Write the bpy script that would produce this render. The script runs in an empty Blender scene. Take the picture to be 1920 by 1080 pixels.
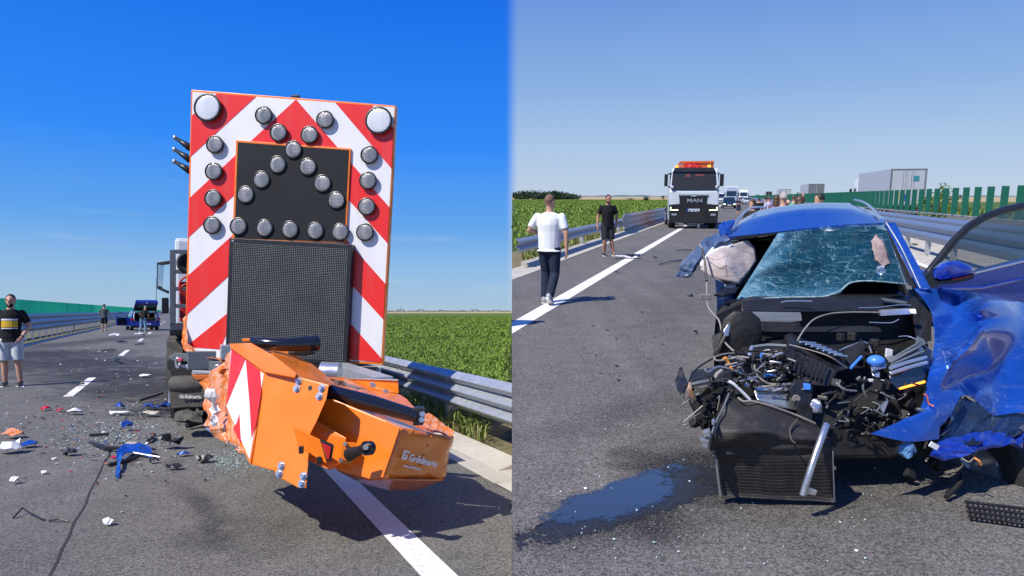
import bpy, bmesh, math, random
import numpy as np
from mathutils import Vector as V, Matrix, noise, Euler
random.seed(7); np.random.seed(7)
sc = bpy.context.scene
COL = sc.collection
R = math.radians

# ---------------------------------------------------------------- camera, sky, sun
F, U0, V0, EYE = 1300.0, 960.0, 583.0, 1.5          # focal length / principal point in photo pixels, eye height
cam = bpy.data.cameras.new('camera'); cam_o = bpy.data.objects.new('camera', cam); COL.objects.link(cam_o)
cam_o.location = (0, 0, EYE); cam_o.rotation_euler = (R(90), 0, 0)
cam.sensor_width = 36; cam.lens = F / 1920 * 36; cam.shift_y = 43 / 1920
cam.clip_start = 0.1; cam.clip_end = 12000
sc.camera = cam_o

SUN_EL, SUN_BACK = 47.0, 40.0                       # elevation; sun stands left and 40 deg behind the camera's side
ce = math.cos(R(SUN_EL))
SUN = V((-math.cos(R(SUN_BACK)) * ce, -math.sin(R(SUN_BACK)) * ce, math.sin(R(SUN_EL))))
sl = bpy.data.lights.new('sun', 'SUN'); sl.energy = 5.0; sl.angle = R(0.5); sl.color = (1, 0.95, 0.84)
so = bpy.data.objects.new('sun', sl); COL.objects.link(so)
so.rotation_euler = SUN.to_track_quat('Z', 'Y').to_euler(); so.location = (-20, -15, 30)

TILT = math.atan(215 / F)                           # the second road climbs a hill
w = bpy.data.worlds.new('World'); sc.world = w; w.use_nodes = True
nt = w.node_tree; nt.nodes.clear()
def N(t, **k):
    n = nt.nodes.new(t)
    for a, b in k.items(): setattr(n, a, b)
    return n
def Lk(a, b): nt.links.new(a, b)
def wmath(op, a, b=None, c=None, clamp=False):
    n = N('ShaderNodeMath', operation=op, use_clamp=clamp)
    for i, x in enumerate((a, b, c)):
        if x is None: continue
        if isinstance(x, (int, float)): n.inputs[i].default_value = x
        else: Lk(x, n.inputs[i])
    return n.outputs[0]
sky = N('ShaderNodeTexSky'); sky.sky_type = 'NISHITA'; sky.sun_disc = False
sky.sun_elevation = R(SUN_EL); sky.sun_rotation = math.atan2(SUN.x, SUN.y)
tc = N('ShaderNodeTexCoord'); nrm = N('ShaderNodeVectorMath', operation='NORMALIZE'); Lk(tc.outputs['Generated'], nrm.inputs[0])
sep = N('ShaderNodeSeparateXYZ'); Lk(nrm.outputs[0], sep.inputs[0])
def ramp(stops):
    r = N('ShaderNodeValToRGB'); e = r.color_ramp.elements
    while len(e) < len(stops): e.new(0.5)
    for el, (p, c) in zip(e, stops): el.position = p; el.color = (*c, 1)
    return r
def s2l(r, g, b):
    f = lambda x: ((x / 255 + 0.055) / 1.055) ** 2.4 if x > 10 else x / 255 / 12.92
    return (f(r), f(g), f(b))
# height above the level horizon / above the horizon of the climbing road
rl = ramp([(0.0, s2l(172, 200, 224)), (0.10, s2l(146, 190, 232)), (0.24, s2l(92, 164, 240)), (0.46, s2l(34, 138, 252)), (0.8, s2l(8, 112, 238)), (1.0, s2l(6, 98, 225))])
Lk(wmath('MULTIPLY', sep.outputs[2], 2.0, clamp=True), rl.inputs[0])
dt = N('ShaderNodeVectorMath', operation='DOT_PRODUCT'); Lk(nrm.outputs[0], dt.inputs[0]); dt.inputs[1].default_value = (0, -math.sin(TILT), math.cos(TILT))
rr = ramp([(0.0, s2l(194, 210, 230)), (0.12, s2l(178, 203, 234)), (0.28, s2l(144, 182, 231)), (0.52, s2l(108, 152, 226)), (1.0, s2l(64, 120, 216))])
Lk(wmath('MULTIPLY', dt.outputs['Value'], 2.0, clamp=True), rr.inputs[0])
side = N('ShaderNodeMapRange', interpolation_type='SMOOTHSTEP'); Lk(sep.outputs[0], side.inputs[0])
side.inputs[1].default_value = -0.010; side.inputs[2].default_value = 0.010
mx = N('ShaderNodeMix', data_type='RGBA'); Lk(side.outputs[0], mx.inputs[0]); Lk(rl.outputs[0], mx.inputs[6]); Lk(rr.outputs[0], mx.inputs[7])
# thin cirrus low over the horizon
mpc = N('ShaderNodeMapping'); mpc.inputs['Scale'].default_value = (5, 5, 48); Lk(nrm.outputs[0], mpc.inputs[0])
cn = N('ShaderNodeTexNoise'); cn.inputs['Scale'].default_value = 1.5; cn.inputs['Detail'].default_value = 6; Lk(mpc.outputs[0], cn.inputs[0])
cm = N('ShaderNodeMapRange'); Lk(cn.outputs[0], cm.inputs[0]); cm.inputs[1].default_value = 0.60; cm.inputs[2].default_value = 0.85; cm.inputs[4].default_value = 0.3
lowm = N('ShaderNodeMapRange'); Lk(sep.outputs[2], lowm.inputs[0]); lowm.inputs[1].default_value = 0.22; lowm.inputs[2].default_value = 0.05
mxc = N('ShaderNodeMix', data_type='RGBA'); Lk(wmath('MULTIPLY', cm.outputs[0], lowm.outputs[0], clamp=True), mxc.inputs[0]); Lk(mx.outputs[2], mxc.inputs[6]); mxc.inputs[7].default_value = (*s2l(205, 218, 235), 1)
up = N('ShaderNodeVectorMath', operation='SCALE'); Lk(mxc.outputs[2], up.inputs[0]); up.inputs['Scale'].default_value = 10.0
m2 = N('ShaderNodeMix', data_type='RGBA'); m2.inputs[0].default_value = 0.92; Lk(sky.outputs[0], m2.inputs[6]); Lk(up.outputs[0], m2.inputs[7])
bg = N('ShaderNodeBackground'); bg.inputs[1].default_value = 0.084; Lk(m2.outputs[2], bg.inputs[0])
wo = N('ShaderNodeOutputWorld'); Lk(bg.outputs[0], wo.inputs[0])
vs = sc.view_settings; vs.view_transform = 'Standard'; vs.look = 'None'; vs.exposure = 0.25; vs.gamma = 1.0; vs.use_curve_mapping = False

# ---------------------------------------------------------------- sites (two stretches of the motorway)
class Site:
    def __init__(s, M, h, vpx):
        s.M = M; s.Mi = M.inverted(); s.h = h
        s.o = s.Mi @ V((0, 0, EYE))
        d = s.gnd(vpx[0], vpx[1] + 2.0); d.z = 0; d.x -= s.o.x; d.y -= s.o.y; d.normalize()
        s.d = d; s.r = V((d.y, -d.x, 0))
    def ray(s, u, v):
        return s.Mi.to_3x3() @ V(((u - U0) / F, 1, (V0 - v) / F))
    def at(s, u, v, Y):
        q = s.ray(u, v); return s.o + q * ((Y - s.o.y) / q.y)
    def gnd(s, u, v, z=0.0):
        q = s.ray(u, v); return s.o + q * ((z - s.o.z) / q.z)
    def onplane(s, u, v, p0, n):
        q = s.ray(u, v); return s.o + q * ((p0 - s.o).dot(n) / q.dot(n))
    def rp(s, a, t, z=0.0):
        p = s.r * a + s.d * t; return V((p.x, p.y, z))
    def st(s, p): return p.x * s.r.x + p.y * s.r.y, p.x * s.d.x + p.y * s.d.y
LS = Site(Matrix.Identity(4), 1.5, (334, 583))
HR = 1.72
RS = Site(Matrix.Translation((0, 0, EYE)) @ Matrix.Rotation(TILT, 4, 'X') @ Matrix.Translation((0, 0, -HR)), HR, (1380, 368))

# ---------------------------------------------------------------- materials
MATS = {}
def mat(name, col, rough=0.6, metal=0.0, var=0.12, vscale=6.0, bump=0.0, bscale=60.0, coat=0.0, emit=None, estr=0.0, trans=0.0, alpha=1.0, spec=0.5, fn=None):
    if name in MATS: return MATS[name]
    m = bpy.data.materials.new(name); m.use_nodes = True; t = m.node_tree
    b = t.nodes['Principled BSDF']
    b.inputs['Roughness'].default_value = rough; b.inputs['Metallic'].default_value = metal
    b.inputs['Coat Weight'].default_value = coat; b.inputs['Coat Roughness'].default_value = 0.06
    b.inputs['Specular IOR Level'].default_value = spec
    b.inputs['Transmission Weight'].default_value = trans; b.inputs['Alpha'].default_value = alpha
    b.inputs['Base Color'].default_value = (*col, 1)
    if emit: b.inputs['Emission Color'].default_value = (*emit, 1); b.inputs['Emission Strength'].default_value = estr
    co = t.nodes.new('ShaderNodeTexCoord')
    if var > 0:
        n = t.nodes.new('ShaderNodeTexNoise'); n.inputs['Scale'].default_value = vscale; n.inputs['Detail'].default_value = 7; n.inputs['Roughness'].default_value = 0.65
        t.links.new(co.outputs['Object'], n.inputs[0])
        mr = t.nodes.new('ShaderNodeMapRange'); mr.inputs[1].default_value = 0.25; mr.inputs[2].default_value = 0.75
        mr.inputs[3].default_value = 1 - var; mr.inputs[4].default_value = 1 + var; t.links.new(n.outputs[0], mr.inputs[0])
        sc_ = t.nodes.new('ShaderNodeVectorMath'); sc_.operation = 'SCALE'; sc_.inputs[0].default_value = col; t.links.new(mr.outputs[0], sc_.inputs['Scale'])
        t.links.new(sc_.outputs[0], b.inputs['Base Color'])
        m2 = t.nodes.new('ShaderNodeMapRange'); m2.inputs[3].default_value = max(0.02, rough - 0.12); m2.inputs[4].default_value = min(1, rough + 0.12)
        t.links.new(n.outputs[0], m2.inputs[0]); t.links.new(m2.outputs[0], b.inputs['Roughness'])
    if bump > 0:
        n = t.nodes.new('ShaderNodeTexNoise'); n.inputs['Scale'].default_value = bscale; n.inputs['Detail'].default_value = 5
        t.links.new(co.outputs['Object'], n.inputs[0])
        bp = t.nodes.new('ShaderNodeBump'); bp.inputs['Strength'].default_value = bump; bp.inputs['Distance'].default_value = 0.02
        t.links.new(n.outputs[0], bp.inputs['Height']); t.links.new(bp.outputs[0], b.inputs['Normal'])
    if fn: fn(t, b, co)
    MATS[name] = m; return m

class G:                                              # tiny node helper
    def __init__(s, t): s.t = t
    def n(s, ty, **k):
        x = s.t.nodes.new(ty)
        for a, b in k.items(): setattr(x, a, b)
        return x
    def l(s, a, b): s.t.links.new(a, b)
    def math(s, op, a, b=0.0, clamp=False):
        n = s.n('ShaderNodeMath', operation=op, use_clamp=clamp)
        for i, x in enumerate((a, b)):
            if isinstance(x, (int, float)): n.inputs[i].default_value = x
            else: s.l(x, n.inputs[i])
        return n.outputs[0]
    def noise(s, co, scale, detail=5, rough=0.6):
        n = s.n('ShaderNodeTexNoise'); n.inputs['Scale'].default_value = scale; n.inputs['Detail'].default_value = detail; n.inputs['Roughness'].default_value = rough
        s.l(co, n.inputs[0]); return n.outputs[0]
    def rng(s, x, a, b, c=0.0, d=1.0):
        n = s.n('ShaderNodeMapRange'); n.inputs[1].default_value = a; n.inputs[2].default_value = b; n.inputs[3].default_value = c; n.inputs[4].default_value = d
        s.l(x, n.inputs[0]); return n.outputs[0]
    def mix(s, f, a, b):
        n = s.n('ShaderNodeMix', data_type='RGBA')
        if isinstance(f, (int, float)): n.inputs[0].default_value = f
        else: s.l(f, n.inputs[0])
        for i, x in ((6, a), (7, b)):
            if isinstance(x, tuple): n.inputs[i].default_value = (*x, 1)
            else: s.l(x, n.inputs[i])
        return n.outputs[2]
    def vor(s, co, scale, feature='F1', rnd=1.0):
        n = s.n('ShaderNodeTexVoronoi', feature=feature); n.inputs['Scale'].default_value = scale; n.inputs['Randomness'].default_value = rnd
        s.l(co, n.inputs[0]); return n
    def mapping(s, co, scale=(1, 1, 1), loc=(0, 0, 0), rot=(0, 0, 0)):
        n = s.n('ShaderNodeMapping'); n.inputs['Scale'].default_value = scale; n.inputs['Location'].default_value = loc; n.inputs['Rotation'].default_value = rot
        s.l(co, n.inputs[0]); return n.outputs[0]
    def bump(s, h, strength, dist, b):
        n = s.n('ShaderNodeBump'); n.inputs['Strength'].default_value = strength; n.inputs['Distance'].default_value = dist
        s.l(h, n.inputs['Height']); s.l(n.outputs[0], b.inputs['Normal'])

def asphalt(name, base, stains, roadrot):
    # stains: (x, y, rx, ry, rot, strength) soft oil / tyre marks that lie on the road
    def fn(t, b, co):
        g = G(t); P = co.outputs['Object']
        v = g.vor(P, 95); sep = g.n('ShaderNodeSeparateColor'); g.l(v.outputs['Color'], sep.inputs[0])
        v2 = g.vor(P, 210); sp2 = g.n('ShaderNodeSeparateColor'); g.l(v2.outputs['Color'], sp2.inputs[0])
        big = g.noise(P, 0.35, 6); mid = g.noise(P, 3.0, 6); fine = g.noise(P, 45, 4)
        streak = g.noise(g.mapping(P, (2.2, 0.09, 1), rot=(0, 0, roadrot)), 1.0, 5)
        k = g.math('MULTIPLY', g.rng(big, .3, .7, .84, 1.14), g.rng(mid, .3, .7, .88, 1.12))
        k = g.math('MULTIPLY', k, g.rng(streak, .3, .7, .85, 1.13))
        k = g.math('MULTIPLY', k, g.rng(sep.outputs[0], 0, 1, .45, 1.5))
        k = g.math('MULTIPLY', k, g.rng(fine, .3, .7, .75, 1.25))
        for (x, y, rx, ry, rot, st) in stains:
            mpn = g.n('ShaderNodeMapping', vector_type='TEXTURE'); mpn.inputs['Location'].default_value = (x, y, 0); mpn.inputs['Rotation'].default_value = (0, 0, rot); mpn.inputs['Scale'].default_value = (rx, ry, 1)
            g.l(P, mpn.inputs[0]); mp = mpn.outputs[0]
            ln = g.n('ShaderNodeVectorMath', operation='LENGTH'); g.l(mp, ln.inputs[0])
            d = g.math('ADD', ln.outputs['Value'], g.rng(g.noise(P, 2.2, 7), .25, .75, -.45, .45))
            k = g.math('MULTIPLY', k, g.rng(d, 0.35, 1.15, 1 - st, 1.0))
        c = g.n('ShaderNodeVectorMath', operation='SCALE'); c.inputs[0].default_value = base; g.l(k, c.inputs['Scale'])
        chip = g.rng(sp2.outputs[1], .94, .95)                      # pale stones in the aggregate
        g.l(g.mix(chip, c.outputs[0], (.22, .20, .19)), b.inputs['Base Color'])
        h = g.math('ADD', g.math('MULTIPLY', v.outputs['Distance'], 1.0), g.math('MULTIPLY', fine, .5))
        g.bump(h, 0.6, 0.006, b)
    return mat(name, base, 0.78, var=0, fn=fn, spec=0.35)

M = {}
def paint_worn(t, b, co):
    g = G(t); P = co.outputs['Object']
    w_ = g.math('ADD', g.noise(P, 38, 6, .7), g.math('MULTIPLY', g.noise(P, 2.5, 5), .35))
    g.l(g.mix(g.rng(w_, .76, .90), g.mix(g.rng(g.noise(P, 1.2, 6), .3, .7), (.66, .63, .60), (.78, .76, .73)), (.10, .098, .095)), b.inputs['Base Color'])
    g.bump(g.noise(P, 90, 3), .4, .004, b)
M['line'] = mat('road_paint', (.75, .73, .70), .7, var=0, fn=paint_worn)
def conc(t, b, co):
    g = G(t); P = co.outputs['Object']
    c = g.mix(g.rng(g.noise(P, 1.6, 8, .7), .3, .7), (.36, .33, .28), (.50, .465, .40))
    c = g.mix(g.rng(g.noise(P, 14, 6, .7), .55, .75, 0, .6), c, (.22, .20, .17))
    g.l(c, b.inputs['Base Color']); g.bump(g.noise(P, 70, 5), .4, .008, b)
M['concrete'] = mat('weathered_concrete', (.44, .41, .36), .9, var=0, fn=conc)
def soil(t, b, co):
    g = G(t); P = co.outputs['Object']
    c = g.mix(g.rng(g.noise(P, .8, 8, .7), .35, .65), (.17, .13, .07), (.10, .11, .035))
    c = g.mix(g.rng(g.noise(P, 9, 6, .7), .45, .7), c, (.26, .21, .12))
    g.l(c, b.inputs['Base Color']); g.bump(g.noise(P, 25, 6), .8, .04, b)
M['verge'] = mat('dry_verge_soil', (.17, .14, .08), .95, var=0, fn=soil)
def crop(t, b, co):
    g = G(t); P = co.outputs['Object']
    c = g.mix(g.rng(g.noise(P, .05, 6), .35, .65), (.075, .135, .010), (.115, .185, .016))
    c = g.mix(g.rng(g.noise(P, 2.2, 8, .75), .4, .65), c, (.045, .085, .008))
    c = g.mix(g.rng(g.noise(P, 7, 6, .75), .5, .7), c, (.125, .20, .022))
    g.l(c, b.inputs['Base Color']); g.bump(g.noise(P, 6, 7, .75), 1.0, .35, b)
M['crop'] = mat('green_crop', (.05, .13, .016), .8, var=0, fn=crop)
def straw(t, b, co):
    g = G(t); P = co.outputs['Object']
    g.l(g.mix(g.rng(g.noise(P, .02, 6), .35, .65), (.42, .31, .16), (.30, .25, .12)), b.inputs['Base Color'])
M['straw'] = mat('ripe_field', (.4, .3, .16), .9, var=0, fn=straw)
def leafm(name, c1, c2):
    def fn(t, b, co):
        g = G(t); oi = g.n('ShaderNodeNewGeometry')
        g.l(g.mix(g.math('ADD', g.math('MULTIPLY', oi.outputs['Random Per Island'], .7), g.math('MULTIPLY', g.noise(co.outputs['Object'], .25, 4), .3)), c1, c2), b.inputs['Base Color'])
        b.inputs['Subsurface Weight'].default_value = 0.0
    return mat(name, c1, .55, var=0, fn=fn, spec=.3)
M['leaf'] = leafm('crop_leaf', (.075, .135, .008), (.20, .30, .035))
M['grass'] = leafm('verge_grass', (.06, .13, .015), (.22, .26, .06))
M['drygrass'] = leafm('dry_grass', (.22, .17, .07), (.40, .31, .15))
M['treeleaf'] = leafm('far_tree_leaf', (.012, .028, .012), (.035, .06, .022))
M['shrubleaf'] = leafm('shrub_leaf', (.07, .14, .02), (.20, .27, .05))
M['bark'] = mat('bark', (.09, .065, .045), .9, var=.3, bump=.5)
def galv(name, base):
    def fn(t, b, co):
        g = G(t); P = co.outputs['Object']
        c = g.mix(g.rng(g.vor(P, 26).outputs['Distance'], 0, .7), base, tuple(x * .82 for x in base))
        c = g.mix(g.rng(g.noise(g.mapping(P, (1, 1, .3)), 5, 7, .7), .5, .8, 0, .5), c, (.30, .28, .25))
        g.l(c, b.inputs['Base Color'])
        g.l(g.rng(g.noise(P, 8, 5), .3, .7, .38, .58), b.inputs['Roughness'])
    return mat(name, base, .45, .55, var=0, fn=fn)
M['galv'] = galv('galvanised_steel', (.50, .53, .57))
M['galv_post'] = galv('galvanised_post', (.56, .57, .58))
M['galv_shaded'] = galv('galvanised_steel_shaded', (.24, .32, .46))  # same steel, blue tone of shaded rail faces put into its colour
M['green'] = mat('sunlit_green_plastic', (.008, .50, .28), .5, var=.12, vscale=2)  # sunlit look of the left slats put into a raised base green
M['green_shaded'] = mat('shaded_green_plastic', (.008, .12, .075), .5, var=.15, vscale=2)  # same kind of slat, its shaded side put into a darker green
def scratched(name, col, dirt=(.75, .70, .66), amt=.66, coat=.3, rough=.34):
    def fn(t, b, co):
        g = G(t); P = co.outputs['Object']
        c = g.mix(g.rng(g.noise(P, 1.5, 7, .6), .3, .7), tuple(x * .93 for x in col), tuple(min(1, x * 1.05) for x in col))
        scr = g.noise(g.mapping(P, (60, 60, 6), rot=(.3, .5, .2)), 1.0, 6, .75)
        c = g.mix(g.rng(scr, amt, amt + .06, 0, .55), c, dirt)
        gr_ = g.math('MULTIPLY', g.rng(g.noise(P, 1.1, 7, .72), .48, .70), g.rng(g.noise(P, 11, 6, .75), .35, .75, .15, .75))
        c = g.mix(g.math('MULTIPLY', gr_, .55), c, (.20, .10, .045))
        fine_ = g.noise(g.mapping(P, (9, 9, 90), rot=(.6, .2, .9)), 1.0, 7, .8); c = g.mix(g.rng(fine_, .68, .74, 0, .35), c, (.55, .35, .22))
        g.l(c, b.inputs['Base Color']); g.l(g.rng(g.noise(P, 6, 5), .3, .7, rough - .08, rough + .1), b.inputs['Roughness'])
        g.bump(g.noise(P, 2.5, 3), .12, .02, b)
    return mat(name, col, rough, var=0, coat=coat, fn=fn)
M['orange'] = scratched('orange_paint', (.86, .195, .006), amt=.80)
M['orange_gloss'] = scratched('glossy_orange_paint', (.80, .205, .012), amt=.84, coat=1.0, rough=.22)
M['orange_torn'] = scratched('torn_orange_paint', (.84, .20, .01), dirt=(.78, .70, .66), amt=.50)
M['orange_dull'] = mat('dull_orange', (.55, .12, .012), .5, var=.15)
def refl(name, col):
    def fn(t, b, co):
        g = G(t); P = co.outputs['Object']
        c = g.mix(g.rng(g.noise(P, 1.2, 6), .3, .7), tuple(x * .93 for x in col), col)
        st_ = g.noise(g.mapping(P, (7, 7, .7)), 1.0, 7, .7); c = g.mix(g.math('MULTIPLY', g.rng(st_, .52, .78), .22), c, (.30, .26, .22))
        c = g.mix(g.rng(g.noise(P, 50, 5, .8), .70, .76, 0, .5), c, (.30, .27, .24))
        g.l(c, b.inputs['Base Color'])
        h = g.vor(P, 55, 'DISTANCE_TO_EDGE', .15).outputs['Distance']; g.bump(h, .08, .01, b)
    return mat(name, col, .38, var=0, fn=fn, coat=.25)
M['rwhite'] = refl('white_reflective_sheet', (.80, .78, .80))
M['rred'] = refl('red_reflective_sheet', (.80, .018, .012))
M['black'] = mat('black_plastic', (.013, .013, .015), .42, var=.25, vscale=9)
M['black_gloss'] = mat('black_gloss', (.010, .010, .012), .16, var=.2, coat=.6)
M['panel_black'] = mat('matt_black_panel', (.013, .014, .018), .7, spec=.25, var=.35, vscale=4)
M['rubber'] = mat('tyre_rubber', (.018, .018, .019), .85, var=.3, vscale=8, bump=.3, bscale=40)
M['steel'] = mat('zinc_steel', (.62, .62, .63), .3, .85, var=.15, vscale=20)
M['alu'] = mat('dented_aluminium', (.60, .60, .62), .34, .9, var=.2, vscale=10, bump=.3, bscale=12)
M['grey'] = mat('grey_steel', (.16, .175, .19), .5, .2, var=.2, vscale=5)
M['dark'] = mat('dark_grimy_metal', (.018, .017, .017), .6, .2, var=.45, vscale=12, bump=.3, bscale=30)
M['dusty'] = mat('dusty_black_plastic', (.075, .068, .06), .85, var=.5, vscale=9, bump=.4, bscale=25)
M['white'] = mat('white_paint', (.78, .79, .80), .35, var=.06, coat=.3)
M['trailer'] = mat('shaded_white_trailer', (.40, .43, .47), .5, var=.08)  # white trailers darkened, their shade is put into the base colour
M['white_shade'] = mat('white_vinyl', (.70, .72, .74), .5, var=.08)
M['redgoods'] = mat('red_plastic', (.60, .02, .02), .45, var=.2)
M['yellow'] = mat('yellow_plastic', (.75, .45, .02), .5, var=.2)
def carpaint(name, col, coat=1.0):
    def fn(t, b, co):
        g = G(t); P = co.outputs['Object']
        c = g.mix(g.rng(g.noise(P, 3, 6, .7), .3, .7), col, tuple(x * 1.12 for x in col))
        dust = g.math('MULTIPLY', g.rng(g.noise(P, 24, 6, .75), .5, .85), .22)
        g.l(g.mix(dust, c, (.26, .27, .32)), b.inputs['Base Color'])
        g.l(g.rng(g.noise(P, 9, 5), .3, .7, .24, .42), b.inputs['Roughness'])
    return mat(name, col, .3, .35, var=0, coat=coat, fn=fn)
M['blue'] = carpaint('blue_car_paint', (.006, .060, .34))
M['blue2'] = carpaint('blue_estate_and_shaded_door', (.008, .036, .34))
M['navyp'] = carpaint('dark_blue_car_paint', (.010, .020, .055))
M['whitep'] = carpaint('white_car_paint', (.68, .70, .72))
M['silverp'] = carpaint('silver_car_paint', (.40, .43, .46))
M['glass_dark'] = mat('tinted_glass', (.010, .016, .022), .06, var=0, coat=1.0, spec=.8)
M['tail'] = mat('red_lens', (.55, .01, .008), .2, var=.1, coat=1)
M['amber'] = mat('amber_lens', (.8, .3, .02), .2, var=0, emit=(1, .45, .06), estr=1.2)
M['led'] = mat('lit_headlamp', (.8, .9, .6), .2, var=0, emit=(.85, 1, .55), estr=1.6)
M['indic'] = mat('lit_indicator', (1, .3, .03), .3, var=0, emit=(1, .26, .02), estr=2.6)
def drape(t, b, co):
    g = G(t); Pd = co.outputs['Object']
    f1 = g.noise(g.mapping(Pd, (1.5, 1.5, 8), rot=(.2, .7, 0)), 1.0, 3); f2 = g.noise(g.mapping(Pd, (6, 6, 1.5), rot=(.5, -.3, 0)), 1.0, 3)
    g.bump(g.math('ADD', f1, g.math('MULTIPLY', f2, .25)), .5, .04, b)
    g.l(g.mix(g.rng(g.noise(Pd, 9, 6, .7), .4, .7), (.46, .40, .39), (.36, .29, .28)), b.inputs['Base Color'])
M['bag'] = mat('airbag_cloth', (.44, .39, .385), .9, var=0, fn=drape)
M['bagred'] = mat('stained_cloth', (.30, .22, .21), .9, var=.5, vscale=8, bump=.5, bscale=10)
M['cable'] = mat('pale_cable', (.24, .22, .20), .6, var=.4)
M['silver'] = mat('silver_trim', (.62, .64, .67), .25, .8, var=.1)
M['bluecap'] = mat('blue_plastic_cap', (.06, .22, .70), .35, var=.1)
M['copper'] = mat('orange_clip', (.55, .22, .05), .5, var=.2)
# ---------------------------------------------------------------- mesh helpers
class MB:
    def __init__(s): s.v = []; s.f = []; s.mi = []; s.uv = {}
    def add(s, vs, fs, m=0):
        k = len(s.v); s.v += [V(x) for x in vs]; s.f += [tuple(i + k for i in f) for f in fs]; s.mi += [m] * len(fs); return s
    def box(s, c, sz, rot=None, m=0, taper=(1, 1)):
        c = V(c); x, y, z = (a / 2 for a in sz); vs = []
        for dz in (-1, 1):
            tx, ty = (1, 1) if dz < 0 else taper
            for dx, dy in ((-1, -1), (1, -1), (1, 1), (-1, 1)): vs.append(V((dx * x * tx, dy * y * ty, dz * z)))
        if rot: e = Euler(rot).to_matrix(); vs = [e @ q for q in vs]
        return s.add([q + c for q in vs], [(3, 2, 1, 0), (4, 5, 6, 7), (0, 1, 5, 4), (1, 2, 6, 5), (2, 3, 7, 6), (3, 0, 4, 7)], m)
    def hexa(s, p, m=0):     # 8 corners: bottom 4 ccw then top 4
        return s.add(p, [(3, 2, 1, 0), (4, 5, 6, 7), (0, 1, 5, 4), (1, 2, 6, 5), (2, 3, 7, 6), (3, 0, 4, 7)], m)
    def tube(s, pts, rad, n=8, m=0, cap=True):
        pts = [V(p) for p in pts]; rs = rad if isinstance(rad, (list, tuple)) else [rad] * len(pts)
        rings = []; ref = None
        for i, p in enumerate(pts):
            d = (pts[min(i + 1, len(pts) - 1)] - pts[max(i - 1, 0)])
            if d.length < 1e-9: d = V((0, 0, 1))
            d.normalize()
            if ref is None: ref = d.orthogonal().normalized()
            ref = (ref - d * ref.dot(d)); ref = ref.normalized() if ref.length > 1e-6 else d.orthogonal().normalized()
            q = d.cross(ref); r = rs[i]; rx, ry = r if isinstance(r, tuple) else (r, r)
            rings.append([p + ref * (rx * math.cos(2 * math.pi * k / n)) + q * (ry * math.sin(2 * math.pi * k / n)) for k in range(n)])
        vs = [a for r_ in rings for a in r_]; fs = []
        for i in range(len(pts) - 1):
            for k in range(n): fs.append((i * n + k, i * n + (k + 1) % n, (i + 1) * n + (k + 1) % n, (i + 1) * n + k))
        if cap: fs.append(tuple(range(n - 1, -1, -1))); fs.append(tuple((len(pts) - 1) * n + k for k in range(n)))
        return s.add(vs, fs, m)
    def disc(s, c, n, r, depth, seg=20, m=0):          # short cylinder from c along -n by depth
        n = V(n).normalized(); return s.tube([V(c) - n * depth, V(c)], r, seg, m)
    def ell(s, c, rx, ry, rz, nu=14, nv=9, m=0, rot=None):
        vs = []; fs = []; e = Euler(rot).to_matrix() if rot else None
        for j in range(nv + 1):
            th = math.pi * j / nv
            for i in range(nu):
                ph = 2 * math.pi * i / nu; q = V((rx * math.sin(th) * math.cos(ph), ry * math.sin(th) * math.sin(ph), rz * math.cos(th)))
                vs.append((e @ q if e else q) + V(c))
        for j in range(nv):
            for i in range(nu): fs.append((j * nu + i, (j + 1) * nu + i, (j + 1) * nu + (i + 1) % nu, j * nu + (i + 1) % nu))
        return s.add(vs, fs, m)
    def rings(s, rs, m=0, cap=True):                   # loft through rings of equal count
        n = len(rs[0]); fs = []
        for i in range(len(rs) - 1):
            for k in range(n): fs.append((i * n + k, i * n + (k + 1) % n, (i + 1) * n + (k + 1) % n, (i + 1) * n + k))
        if cap: fs += [tuple(range(n - 1, -1, -1)), tuple((len(rs) - 1) * n + k for k in range(n))]
        return s.add([p for r_ in rs for p in r_], fs, m)
    def prism(s, pts, off, m=0):                       # polygon pts, other side at pts + off
        off = V(off); n = len(pts); a = [V(p) for p in pts]; b = [p + off for p in a]
        return s.add(a + b, [tuple(range(n)), tuple(range(2 * n - 1, n - 1, -1))] + [(i, n + i, n + (i + 1) % n, (i + 1) % n) for i in range(n)], m)
    def grid(s, rows, m=0):
        n = len(rows[0]); fs = [(i * n + j, i * n + j + 1, (i + 1) * n + j + 1, (i + 1) * n + j) for i in range(len(rows) - 1) for j in range(n - 1)]
        return s.add([p for r_ in rows for p in r_], fs, m)

class Thing:
    def __init__(s, site, name, label, cat, base, group=None, rot=0.0, kind=None):
        s.site = site; s.B = Matrix.Translation(base) @ Matrix.Rotation(rot, 4, 'Z'); s.Bi = s.B.inverted()
        o = bpy.data.objects.new(name, None); COL.objects.link(o); o.empty_display_size = .2
        o.matrix_world = site.M @ s.B; s.o = o
        if label: o['label'] = label
        if cat: o['category'] = cat
        if group: o['group'] = group
        if kind: o['kind'] = kind
    def part(s, name, mb, mats, parent=None, local=False, smooth=False, bevel=0.0, label=None, kind=None, subd=0):
        return finish(name, mb, mats, parent or s.o, None if local else s.Bi, smooth, bevel, label, kind, subd)

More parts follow.
